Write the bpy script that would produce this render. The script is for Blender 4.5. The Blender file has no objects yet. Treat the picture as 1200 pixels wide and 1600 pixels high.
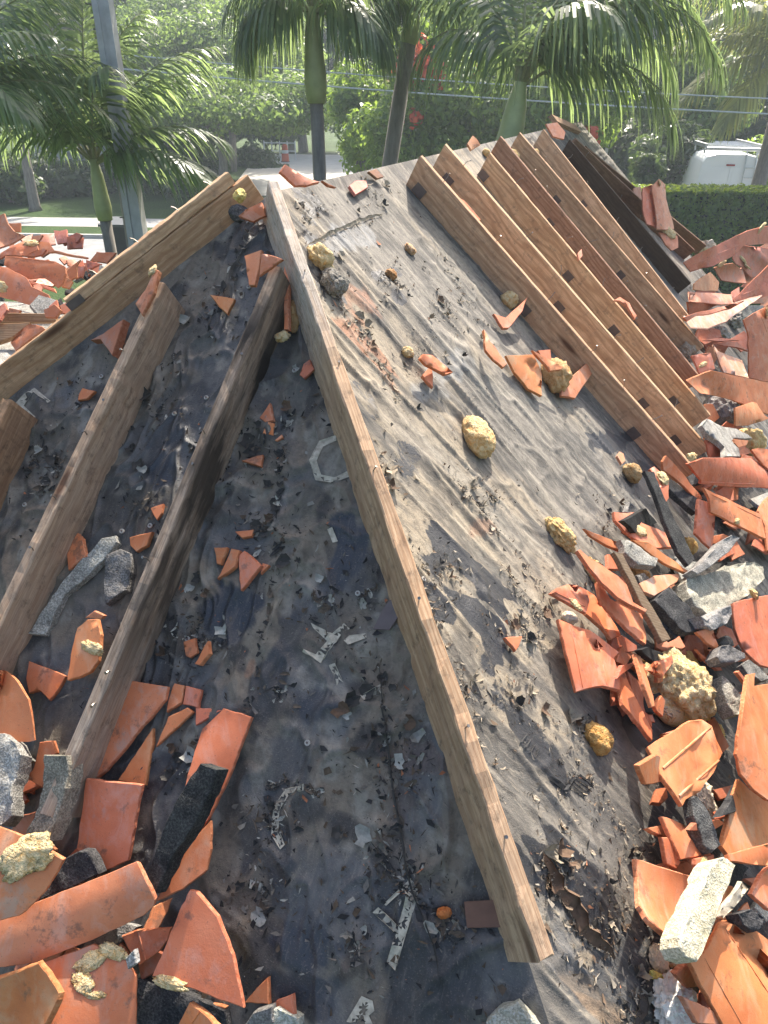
import bpy, bmesh, math, random
import numpy as np
from mathutils import Vector, Matrix, noise as mnoise
from mathutils.geometry import delaunay_2d_cdt

scene = bpy.context.scene
COL = scene.collection
rnd = random.Random(7)
RNG = np.random.default_rng(11)
R_ = math.radians

# ------------------------------------------------------------------ camera
EYE = np.array([0.0, 0.0, 4.15])
FPX = 1137.7                       # focal length in pixels of a 1200 x 1600 frame
PITCH, ROLL = R_(30.32), R_(0.77)
_F = np.array([0, math.cos(PITCH), -math.sin(PITCH)])
_U = np.array([0, math.sin(PITCH), math.cos(PITCH)])
_X = np.array([1.0, 0, 0])
_X, _U = math.cos(ROLL)*_X + math.sin(ROLL)*_U, -math.sin(ROLL)*_X + math.cos(ROLL)*_U
cam = bpy.data.cameras.new('camera')
cam_ob = bpy.data.objects.new('camera', cam)
COL.objects.link(cam_ob)
M = Matrix.Identity(4)
for i in range(3):
    M[i][0], M[i][1], M[i][2], M[i][3] = _X[i], _U[i], -_F[i], EYE[i]
cam_ob.matrix_world = M
cam.sensor_fit = 'AUTO'
cam.sensor_width = 36.0
cam.lens = FPX/1600*36.0
cam.clip_start = 0.05
cam.clip_end = 500
scene.camera = cam_ob
scene.render.resolution_x, scene.render.resolution_y = 768, 1024

# ------------------------------------------------------------------ daylight
SUN_EL, SUN_AZ = 44.0, 13.0        # azimuth clockwise from +Y (straight ahead)
world = bpy.data.worlds.new('World')
scene.world = world
world.use_nodes = True
wn = world.node_tree.nodes; wl = world.node_tree.links
wn.clear()
sky = wn.new('ShaderNodeTexSky'); sky.sky_type = 'NISHITA'; sky.sun_disc = False
sky.sun_elevation = R_(SUN_EL); sky.sun_rotation = R_(SUN_AZ)
sky.air_density = 1.0; sky.dust_density = 4.0; sky.ozone_density = 0.4
bg = wn.new('ShaderNodeBackground'); bg.inputs['Strength'].default_value = 0.15
wo = wn.new('ShaderNodeOutputWorld')
wl.new(sky.outputs[0], bg.inputs[0]); wl.new(bg.outputs[0], wo.inputs[0])
sun = bpy.data.lights.new('sun', 'SUN'); sun.energy = 4.4; sun.angle = R_(0.53); sun.color = (1.0, 0.93, 0.82)
sun_ob = bpy.data.objects.new('sun', sun); COL.objects.link(sun_ob)
_L = Vector((math.sin(R_(SUN_AZ))*math.cos(R_(SUN_EL)), math.cos(R_(SUN_AZ))*math.cos(R_(SUN_EL)), math.sin(R_(SUN_EL))))
sun_ob.rotation_euler = _L.to_track_quat('Z', 'Y').to_euler()
sun_ob.location = _L*60
scene.view_settings.view_transform = 'Standard'
scene.view_settings.look = 'None'
scene.view_settings.exposure = 1.18
scene.view_settings.gamma = 1.0
scene.view_settings.use_curve_mapping = False
scene.render.engine = 'CYCLES'
scene.cycles.use_denoising = True
scene.cycles.max_bounces = 6
scene.cycles.diffuse_bounces = 3
scene.cycles.glossy_bounces = 2
scene.cycles.transmission_bounces = 3
scene.cycles.volume_bounces = 0
scene.cycles.transparent_max_bounces = 6
scene.cycles.caustics_reflective = False
scene.cycles.caustics_refractive = False

# ------------------------------------------------------------------ small maths
def nrm(v): return v/np.linalg.norm(v)
def ray(u, v): return nrm((u-600)/FPX*_X + (800-v)/FPX*_U + _F)
def rays(P):
    P = np.asarray(P, float)
    d = ((P[:, 0]-600)/FPX)[:, None]*_X + ((800-P[:, 1])/FPX)[:, None]*_U + _F
    return d/np.linalg.norm(d, axis=1)[:, None]
def proj(P):
    Q = np.asarray(P)-EYE
    z = Q@_F
    return np.stack([600+FPX*(Q@_X)/z, 800-FPX*(Q@_U)/z], -1)
PH, SR, SH = R_(68.87), 0.9171, 0.8178
RD = np.array([math.cos(PH), math.sin(PH), 0])            # along the ridge, away
AC = np.array([math.sin(PH), -math.cos(PH), 0])           # across, to the right
N_R = nrm(np.array([AC[0]*SR, AC[1]*SR, 1])); N_H = nrm(np.array([-RD[0]*SH, -RD[1]*SH, 1])); N_L = nrm(np.array([-AC[0]*SR, -AC[1]*SR, 1]))
D_R = nrm(np.array([AC[0], AC[1], -SR])); D_H = nrm(np.array([-RD[0], -RD[1], -SH])); D_L = nrm(np.array([-AC[0], -AC[1], -SR]))
HIP_R = nrm(np.array([AC[0]*SH-RD[0]*SR, AC[1]*SH-RD[1]*SR, -SR*SH]))
HIP_L = nrm(np.array([-AC[0]*SH-RD[0]*SR, -AC[1]*SH-RD[1]*SR, -SR*SH]))
_r = ray(425, 300)
APEX = EYE + _r*(2.6/(_r@_F))
WING_Z = 2.98
PLANES = {'R': (APEX, N_R), 'H': (APEX, N_H), 'W': (np.array([0, 0, WING_Z]), np.array([0, 0, 1.0])), 'G': (np.zeros(3), np.array([0, 0, 1.0]))}
def hitp(u, v, P0, n):
    r = ray(u, v); return EYE + r*(((P0-EYE)@n)/(r@n))
def at(u, v, plane, h=0.0):
    P0, n = PLANES[plane]
    return hitp(u, v, P0+n*h, n)
def far(u, v, y):
    """the point seen at u, v that lies y metres ahead"""
    r = ray(u, v); return EYE + r*(y/r[1])
def V(a): return Vector([float(x) for x in a])

# value noise for building relief and stains
_TAB = np.random.default_rng(3).random((256, 256))
def vnoise(x, y, seed=0):
    x = np.asarray(x, float)+seed*17.31; y = np.asarray(y, float)+seed*7.77
    xi = np.floor(x).astype(int); yi = np.floor(y).astype(int)
    fx = x-xi; fy = y-yi
    fx = fx*fx*(3-2*fx); fy = fy*fy*(3-2*fy)
    g = lambda a, b: _TAB[a & 255, b & 255]
    return (g(xi, yi)*(1-fx)+g(xi+1, yi)*fx)*(1-fy)+(g(xi, yi+1)*(1-fx)+g(xi+1, yi+1)*fx)*fy
def fbm(x, y, octv=4, seed=0, gain=.5):
    s = 0; a = 1; t = 0
    for o in range(octv):
        s = s+a*vnoise(x*2**o, y*2**o, seed+o*3); t += a; a *= gain
    return s/t
def sstep(a, b, x):
    t = np.clip((x-a)/(b-a), 0, 1); return t*t*(3-2*t)

# ------------------------------------------------------------------ objects
def tag(o, label=None, cat=None, group=None, kind=None):
    if label: o['label'] = label
    if cat: o['category'] = cat
    if group: o['group'] = group
    if kind: o['kind'] = kind
    return o
def empty(name, loc, label=None, cat=None, group=None, kind=None):
    o = bpy.data.objects.new(name, None); COL.objects.link(o); o.location = V(loc); o.empty_display_size = .1
    return tag(o, label, cat, group, kind)
def wmat(o):
    return wmat(o.parent) @ o.matrix_parent_inverse @ o.matrix_basis if o.parent else o.matrix_basis.copy()
def adopt(o, parent):
    o.parent = parent; o.matrix_parent_inverse = wmat(parent).inverted()
def mesh_obj(name, verts, faces, mats, parent=None, loc=None, smooth=False, mat_idx=None):
    """one mesh object; verts in world metres, origin moved to loc (or the parent's place)"""
    verts = np.asarray(verts, float)
    org = np.array(loc if loc is not None else (wmat(parent).translation if parent else (0, 0, 0)), float)
    me = bpy.data.meshes.new(name)
    if isinstance(faces, np.ndarray):
        n = faces.shape[1]; k = len(faces)
        me.vertices.add(len(verts)); me.vertices.foreach_set('co', (verts-org).ravel())
        me.loops.add(n*k); me.loops.foreach_set('vertex_index', faces.ravel().astype(np.int32))
        me.polygons.add(k); me.polygons.foreach_set('loop_start', np.arange(0, n*k, n, dtype=np.int32))
        me.update(calc_edges=True)
    else:
        me.from_pydata((verts-org).tolist(), [], faces)
    for m in (mats if isinstance(mats, (list, tuple)) else [mats]): me.materials.append(m)
    if mat_idx is not None: me.polygons.foreach_set('material_index', np.asarray(mat_idx, np.int32))
    if smooth: me.polygons.foreach_set('use_smooth', [True]*len(me.polygons))
    me.update()
    o = bpy.data.objects.new(name, me); COL.objects.link(o)
    o.location = V(org)
    if parent: adopt(o, parent)
    return o
class MB:
    """collects simple solids into one mesh"""
    def __init__(s): s.v = []; s.f = []; s.m = []
    def add(s, v, f, m=0):
        k = len(s.v); s.v += [tuple(map(float, p)) for p in v]; s.f += [tuple(i+k for i in q) for q in f]; s.m += [m]*len(f)
    def box(s, c, e1, e2, e3, m=0):
        """centre and three half-edge vectors"""
        c, e1, e2, e3 = map(np.array, (c, e1, e2, e3))
        v = [c+a*e1+b*e2+d*e3 for a in (-1, 1) for b in (-1, 1) for d in (-1, 1)]
        f = [(0, 1, 3, 2), (4, 6, 7, 5), (0, 4, 5, 1), (2, 3, 7, 6), (0, 2, 6, 4), (1, 5, 7, 3)]
        if np.dot(np.cross(e1, e2), e3) < 0: f = [q[::-1] for q in f]
        s.add(v, f, m)
    def tube(s, pts, rad, n=6, m=0, cap=True):
        pts = [np.array(p, float) for p in pts]
        rad = rad if hasattr(rad, '__len__') else [rad]*len(pts)
        ref = None; rings = []
        for i, p in enumerate(pts):
            t = nrm(pts[min(i+1, len(pts)-1)]-pts[max(i-1, 0)])
            if ref is None: ref = np.array([0, 0, 1.0]) if abs(t[2]) < .9 else np.array([1.0, 0, 0])
            a = nrm(np.cross(t, ref)); b = np.cross(t, a); ref = -np.cross(t, a) if False else b*-1
            ref = np.cross(a, t)
            rings.append([p+rad[i]*(math.cos(q)*a+math.sin(q)*b) for q in np.linspace(0, 2*math.pi, n, endpoint=False)])
        v = [q for r in rings for q in r]; f = []
        for i in range(len(pts)-1):
            for j in range(n):
                k = (j+1) % n; f.append((i*n+j, i*n+k, (i+1)*n+k, (i+1)*n+j))
        if cap: f.append(tuple(range(n))[::-1]); f.append(tuple(range((len(pts)-1)*n, len(pts)*n)))
        s.add(v, f, m)
    def build(s, name, mats, parent=None, loc=None, smooth=False):
        return mesh_obj(name, s.v, s.f, mats, parent, loc, smooth, s.m)

# ------------------------------------------------------------------ node helper
class NT:
    def __init__(s, name):
        s.mat = bpy.data.materials.new(name); s.mat.use_nodes = True
        s.t = s.mat.node_tree; s.t.nodes.clear()
        s.out = s.t.nodes.new('ShaderNodeOutputMaterial')
    def n(s, typ, ins=None, **kw):
        q = s.t.nodes.new(typ)
        for k, v in kw.items(): setattr(q, k, v)
        for k, v in (ins or {}).items():
            if isinstance(v, bpy.types.NodeSocket): s.t.links.new(v, q.inputs[k])
            elif v is not None: q.inputs[k].default_value = v
        return q
    def coord(s, kind='Object'): return s.n('ShaderNodeTexCoord').outputs[kind]
    def map(s, vec, scale=(1, 1, 1), loc=(0, 0, 0)): return s.n('ShaderNodeMapping', {'Vector': vec, 'Scale': scale, 'Location': loc}).outputs[0]
    def noise(s, vec, scale, detail=3, rough=.55, dist=0): return s.n('ShaderNodeTexNoise', {'Vector': vec, 'Scale': scale, 'Detail': detail, 'Roughness': rough, 'Distortion': dist}).outputs[0]
    def ramp(s, fac, stops, interp='LINEAR'):
        q = s.n('ShaderNodeValToRGB', {'Fac': fac}); q.color_ramp.interpolation = interp
        e = q.color_ramp.elements
        while len(e) < len(stops): e.new(.5)
        for i, (p, c) in enumerate(stops):
            e[i].position = p; e[i].color = (c, c, c, 1) if not hasattr(c, '__len__') else (*c, 1)
        return q.outputs[0]
    def mix(s, fac, a, b, mode='MIX'):
        q = s.n('ShaderNodeMix', data_type='RGBA', blend_type=mode)
        for k, v in ((0, fac), (6, a), (7, b)):
            if isinstance(v, bpy.types.NodeSocket): s.t.links.new(v, q.inputs[k])
            else: q.inputs[k].default_value = v if k == 0 else (*v, 1)
        return q.outputs[2]
    def math(s, op, a, b=0.0):
        q = s.n('ShaderNodeMath', operation=op)
        for k, v in ((0, a), (1, b)):
            if isinstance(v, bpy.types.NodeSocket): s.t.links.new(v, q.inputs[k])
            else: q.inputs[k].default_value = v
        return q.outputs[0]
    def bump(s, h, strength=.4, dist=.01, normal=None): return s.n('ShaderNodeBump', {'Height': h, 'Strength': strength, 'Distance': dist, 'Normal': normal}).outputs[0]
    def bsdf(s, color, rough=.6, normal=None, spec=.4, **kw):
        ins = {'Base Color': color if isinstance(color, bpy.types.NodeSocket) else (*color, 1), 'Roughness': rough, 'Normal': normal, 'Specular IOR Level': spec}
        ins.update(kw)
        q = s.n('ShaderNodeBsdfPrincipled', ins); return q.outputs[0]
    def done(s, sh): s.t.links.new(sh, s.out.inputs[0]); return s.mat
    def rand(s): return s.n('ShaderNodeObjectInfo').outputs['Random']
    def ocol(s): return s.n('ShaderNodeObjectInfo').outputs['Color']
    def island(s): return s.n('ShaderNodeNewGeometry').outputs['Random Per Island']
    def attr(s, name): return s.n('ShaderNodeAttribute', attribute_name=name).outputs
    def shift(s, vec, amt=20.0):
        r = s.rand(); v = s.n('ShaderNodeCombineXYZ', {0: s.math('MULTIPLY', r, amt), 1: s.math('MULTIPLY', r, amt*1.7), 2: s.math('MULTIPLY', r, amt*.6)}).outputs[0]
        return s.n('ShaderNodeVectorMath', {0: vec, 1: v}, operation='ADD').outputs[0]

# ------------------------------------------------------------------ materials
def m_tile():
    t = NT('terracotta'); c = t.shift(t.coord())
    n1 = t.noise(c, 9, 4); n2 = t.noise(c, 60, 3); n3 = t.noise(c, 260, 2)
    col = t.ramp(n1, [(.3, (.50, .138, .054)), (.5, (.60, .185, .076)), (.72, (.65, .23, .105))])
    col = t.mix(t.ramp(n2, [(.55, 0), (.75, .3)]), col, (.60, .24, .13))
    sc = t.noise(t.map(c, (1, .25, 1)), 17, 5, .65, .6)
    col = t.mix(t.ramp(sc, [(.50, 0), (.66, .35), (.78, .65)]), col, (.60, .38, .28))           # chalky scuffs
    st = t.noise(c, 15, 6, .75)
    col = t.mix(t.ramp(st, [(.57, 0), (.66, .7)]), col, (.17, .085, .055))                    # dirt
    sm = t.noise(t.map(c, (1, .6, 1), (3, 1, 2)), 7, 5, .7)
    on = t.ramp(t.math('FRACT', t.math('MULTIPLY', t.rand(), 7.13)), [(.62, 0), (.8, .55)])
    col = t.mix(t.math('MULTIPLY', t.ramp(sm, [(.54, 0), (.64, 1)]), on), col, (.38, .29, .23))    # mortar smears
    col = t.mix(t.ramp(n3, [(.66, 0), (.74, .6)]), col, (.16, .07, .045))                      # pits
    col = t.mix(1.0, col, t.ocol(), 'MULTIPLY')
    b = t.bump(t.math('ADD', t.math('MULTIPLY', n2, .5), t.math('MULTIPLY', n3, .35)), .22, .004)
    return t.done(t.bsdf(col, t.ramp(n2, [(.3, .42), (.7, .68)]), b, .35))
def m_clay_edge():
    t = NT('broken_clay'); c = t.coord(); n = t.noise(c, 90, 4)
    col = t.ramp(n, [(.3, (.40, .115, .05)), (.6, (.52, .20, .10)), (.8, (.60, .32, .20))])
    col = t.mix(1.0, col, t.ocol(), 'MULTIPLY')
    return t.done(t.bsdf(col, .85, t.bump(n, .5, .006), .2))
def m_wood(name='lumber', grey=None, burn=None, dirt=.5):
    t = NT(name); o = t.coord(); c = t.shift(o, 3.1)
    w = t.noise(t.map(c, (1.1, 5, 5)), 2.2, 2, .5)
    off = t.n('ShaderNodeCombineXYZ', {0: 0.0, 1: t.math('MULTIPLY', w, .03), 2: t.math('MULTIPLY', w, .05)}).outputs[0]
    cc = t.n('ShaderNodeVectorMath', {0: t.map(c, (.04, 1, 1)), 1: off}, operation='ADD').outputs[0]
    wave = t.n('ShaderNodeTexWave', {'Vector': cc, 'Scale': 30, 'Distortion': 1.4, 'Detail': 2, 'Detail Scale': 2.0}, wave_type='RINGS', rings_direction='X').outputs['Fac']
    fine = t.noise(t.map(c, (4, 150, 150)), 3, 3, .6); mid = t.noise(t.map(c, (2.5, 40, 40)), 2, 4, .65)
    blot = t.noise(t.map(c, (1.5, 5, 5)), 2.6, 5, .65)
    col = t.ramp(wave, [(.05, (.335, .222, .140)), (.45, (.43, .305, .200)), (.85, (.47, .345, .235))])
    col = t.mix(t.ramp(mid, [(.40, .45), (.60, 0)]), col, (.27, .165, .10))
    col = t.mix(t.ramp(fine, [(.35, .5), (.6, 0)]), col, (.24, .15, .09))
    col = t.mix(t.ramp(blot, [(.50, 0), (.70, .6)]), col, (.20, .125, .08))
    if grey:
        x = t.n('ShaderNodeSeparateXYZ', {0: o}).outputs[0]; gx = t.ramp(t.math('DIVIDE', x, 2.6), grey)
        gn = t.ramp(t.noise(t.map(c, (2, 14, 14)), 3, 4, .6), [(.3, .35), (.6, 1)])
        col = t.mix(t.math('MULTIPLY', gx, gn), col, t.mix(t.ramp(fine, [(.35, 1), (.62, 0)]), (.50, .475, .44), (.25, .235, .215)))
    vor = t.n('ShaderNodeTexVoronoi', {'Vector': t.map(c, (1.35, 7, 7)), 'Scale': 1.0, 'Randomness': 1.0}).outputs['Distance']
    col = t.mix(t.ramp(vor, [(.05, .95), (.09, .55), (.14, 0)]), col, (.075, .035, .02))        # knots
    gr = t.noise(c, 26, 6, .75)
    col = t.mix(t.ramp(gr, [(.53, 0), (.68, dirt)]), col, (.085, .068, .055))                   # grime
    if burn:
        x = t.n('ShaderNodeSeparateXYZ', {0: o}).outputs[0]; bx = t.ramp(t.math('DIVIDE', x, 2.6), burn)
        col = t.mix(t.math('MULTIPLY', bx, t.ramp(t.noise(t.map(c, (1.6, 9, 9)), 1.7, 4, .6), [(.36, 0), (.56, 1)])), col, (.03, .025, .022))
    col = t.mix(1.0, col, t.ocol(), 'MULTIPLY')
    b = t.bump(t.math('ADD', t.math('MULTIPLY', fine, .6), t.math('MULTIPLY', mid, .5)), .4, .005)
    return t.done(t.bsdf(col, .82, b, .2))
def m_foam():
    t = NT('spray_foam'); c = t.shift(t.coord()); n = t.noise(c, 44, 5, .7, .8); m = t.noise(c, 200, 2)
    col = t.ramp(n, [(.24, (.46, .20, .05)), (.38, (.76, .47, .18)), (.55, (.87, .69, .39))])  # noise ramp puts crevice shade and highlights into the foam colour
    col = t.mix(t.ramp(m, [(.60, 0), (.78, .3)]), col, (.40, .20, .06)); col = t.mix(1.0, col, t.ocol(), 'MULTIPLY')
    return t.done(t.bsdf(col, .75, t.bump(t.math('ADD', n, t.math('MULTIPLY', m, .5)), 1.0, .02), .2))
def m_mortar(name, dark, light):
    t = NT(name); c = t.shift(t.coord()); n = t.noise(c, 16, 5, .7); m = t.noise(c, 190, 2, .6)
    col = t.ramp(n, [(.32, dark), (.66, light)])
    col = t.mix(t.ramp(m, [(.42, .5), (.56, 0)]), col, tuple(x*.35 for x in dark)); col = t.mix(t.ramp(m, [(.60, 0), (.74, .6)]), col, tuple(min(.6, x*1.5) for x in light))
    col = t.mix(1.0, col, t.ocol(), 'MULTIPLY')
    return t.done(t.bsdf(col, .95, t.bump(t.math('ADD', n, t.math('MULTIPLY', m, .5)), .8, .008), .15))
def m_paper():
    t = NT('torn_felt'); c = t.shift(t.coord()); n = t.noise(c, 22, 5, .65)
    col = t.ramp(n, [(.3, (.42, .36, .28)), (.5, (.62, .57, .48)), (.75, (.70, .66, .59))]); col = t.mix(1.0, col, t.ocol(), 'MULTIPLY')
    return t.done(t.bsdf(col, .85, t.bump(n, .5, .01), .2))
def m_flat(name, col, rough=.6, spec=.4, metal=0.0, nscale=30, amp=.25):
    t = NT(name); c = t.coord(); n = t.noise(c, nscale, 4)
    k = t.ramp(n, [(.3, 1-amp), (.7, 1+amp*.0)])
    cc = t.mix(1.0, col, k, 'MULTIPLY')
    return t.done(t.bsdf(cc, rough, t.bump(n, .15, .005), spec, Metallic=metal))
def m_membrane():
    t = NT('roof_membrane'); c = t.coord()
    base = t.attr('base')['Color']; wet = t.attr('wet')['Fac']; blk = t.attr('black')['Fac']; stk = t.attr('streak')['Fac']; sl0 = t.attr('slope')['Vector']
    wv = t.n('ShaderNodeVectorMath', {0: t.n('ShaderNodeVectorMath', {0: t.n('ShaderNodeTexNoise', {'Vector': c, 'Scale': 4.5, 'Detail': 3}).outputs['Color'], 1: (.5, .5, .5)}, operation='SUBTRACT').outputs[0], 1: (.16, .16, 0)}, operation='MULTIPLY').outputs[0]
    sl = t.n('ShaderNodeVectorMath', {0: sl0, 1: wv}, operation='ADD').outputs[0]
    n1 = t.noise(c, 45, 5, .7); n2 = t.noise(c, 240, 3, .65); n3 = t.noise(c, 14, 5, .7, .8)
    s1 = t.noise(t.map(sl, (1, .20, 1)), 34, 5, .66, .3); s2 = t.noise(t.map(sl, (1, .20, 1), (7, 3, 0)), 80, 4, .6, .2); s3 = t.noise(t.map(sl, (1, .16, 1), (3, 9, 0)), 9, 4, .6, .5)
    col = t.mix(t.ramp(n1, [(.34, .45), (.54, 0)]), base, (.034, .030, .027))
    col = t.mix(t.math('MULTIPLY', t.ramp(s1, [(.52, 0), (.64, .5)]), stk), col, (.075, .064, .052))
    col = t.mix(t.math('MULTIPLY', t.ramp(s2, [(.54, 0), (.68, .4)]), stk), col, (.40, .345, .265))
    col = t.mix(t.math('MULTIPLY', t.ramp(s3, [(.56, 0), (.64, .7)]), stk), col, (.085, .078, .07))
    col = t.mix(t.ramp(n2, [(.58, 0), (.75, .45)]), col, (.30, .26, .20))
    col = t.mix(t.ramp(n3, [(.62, 0), (.70, .45)]), col, (.075, .058, .044))
    bk = t.math('ADD', blk, t.math('MULTIPLY', t.math('SUBTRACT', t.math('ADD', t.math('MULTIPLY', s1, .55), t.math('MULTIPLY', n1, .45)), .5), 1.5))
    bm_ = t.math('MULTIPLY', t.ramp(bk, [(.46, 0), (.60, .95)]), t.ramp(blk, [(.02, 0), (.15, 1)]))
    col = t.mix(bm_, col, (.028, .028, .031))
    r = t.math('SUBTRACT', .92, t.math('MULTIPLY', t.math('MAXIMUM', wet, t.math('MULTIPLY', bm_, .8)), .62))
    b = t.bump(t.math('ADD', t.math('ADD', t.math('MULTIPLY', n1, .7), t.math('MULTIPLY', n2, .5)), t.math('MULTIPLY', t.math('MULTIPLY', s1, stk), 1.0)), .55, .006)
    return t.done(t.bsdf(col, r, b, .5))
def m_flake():
    t = NT('debris_flake'); col = t.attr('tint')['Color']; c = t.coord()
    n = t.noise(c, 120, 2)
    return t.done(t.bsdf(t.mix(.5, col, t.ramp(n, [(.3, .35), (.7, 1.0)]), 'MULTIPLY'), .85, None, .2))
def m_leaf(name, dark, light, trans, tw=.4, rough=.42, spec=.5):
    t = NT(name); r = t.island()
    col = t.ramp(r, [(0, dark), (1, light)])
    tr = t.mix(1.0, t.ramp(r, [(0, .55), (1, 1.0)]), trans, 'MULTIPLY')
    a = t.bsdf(col, rough, None, spec)
    b = t.n('ShaderNodeBsdfTranslucent', {'Color': tr}).outputs[0]
    return t.done(t.n('ShaderNodeMixShader', {0: tw, 1: a, 2: b}).outputs[0])
def m_grass():
    t = NT('lawn_grass'); c = t.coord(); n = t.noise(c, .5, 4); m = t.noise(c, 14, 4, .7)
    col = t.ramp(n, [(.3, (.035, .07, .014)), (.7, (.07, .125, .025))]); col = t.mix(t.ramp(m, [(.35, .6), (.65, 0)]), col, (.02, .04, .01))
    return t.done(t.bsdf(col, .9, t.bump(m, .8, .1), .2))
def m_bark(name, a, b_, ring=0.0):
    t = NT(name); c = t.coord(); n = t.noise(t.map(c, (6, 6, 1.2)), 3, 5, .7)
    col = t.ramp(n, [(.3, a), (.7, b_)])
    h = n
    if ring:
        w = t.n('ShaderNodeTexWave', {'Vector': c, 'Scale': ring, 'Distortion': 1.4, 'Detail': 2}, bands_direction='Z').outputs['Fac']
        col = t.mix(t.ramp(w, [(.0, .7), (.35, 0)]), col, tuple(x*.45 for x in a)); h = t.math('ADD', n, w)
    return t.done(t.bsdf(col, .85, t.bump(h, .5, .03), .25))
MT = dict(tile=m_tile(), edge=m_clay_edge(), wood=m_wood(), wood_grey=m_wood('weathered_lumber', [(0, 1), (.20, .9), (.30, .15), (.6, .0), (1, .25)], None, .65), wood_burn=m_wood('burnt_lumber', [(0, .4), (1, .55)], [(.02, .35), (.10, 1), (.42, .8), (.55, .1)], .6), wood_old=m_wood('old_lumber', [(0, .25), (1, .4)], None, .55), foam=m_foam(),
    mortar=m_mortar('grey_mortar', (.20, .19, .17), (.50, .475, .42)), tar=m_mortar('tarred_mortar', (.022, .022, .024), (.085, .083, .08)),
    pale=m_mortar('pale_mortar', (.42, .37, .24), (.64, .60, .46)), paper=m_paper(), membrane=m_membrane(), flake=m_flake(),
    strap=m_flat('dark_metal_strap', (.15, .115, .105), .45, .5, .4), rust=m_flat('rusty_plate', (.17, .085, .055), .6, .4, .2),
    nail=m_flat('nail_steel', (.28, .25, .22), .4, .5, .8), capw=m_flat('nail_cap', (.42, .40, .36), .6),
    print_=m_flat('pale_print', (.54, .485, .385), .85, .2, 0, 60, .5), blackprint=m_flat('black_print', (.03, .03, .032), .7, .3, 0, 60, .5))
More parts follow.
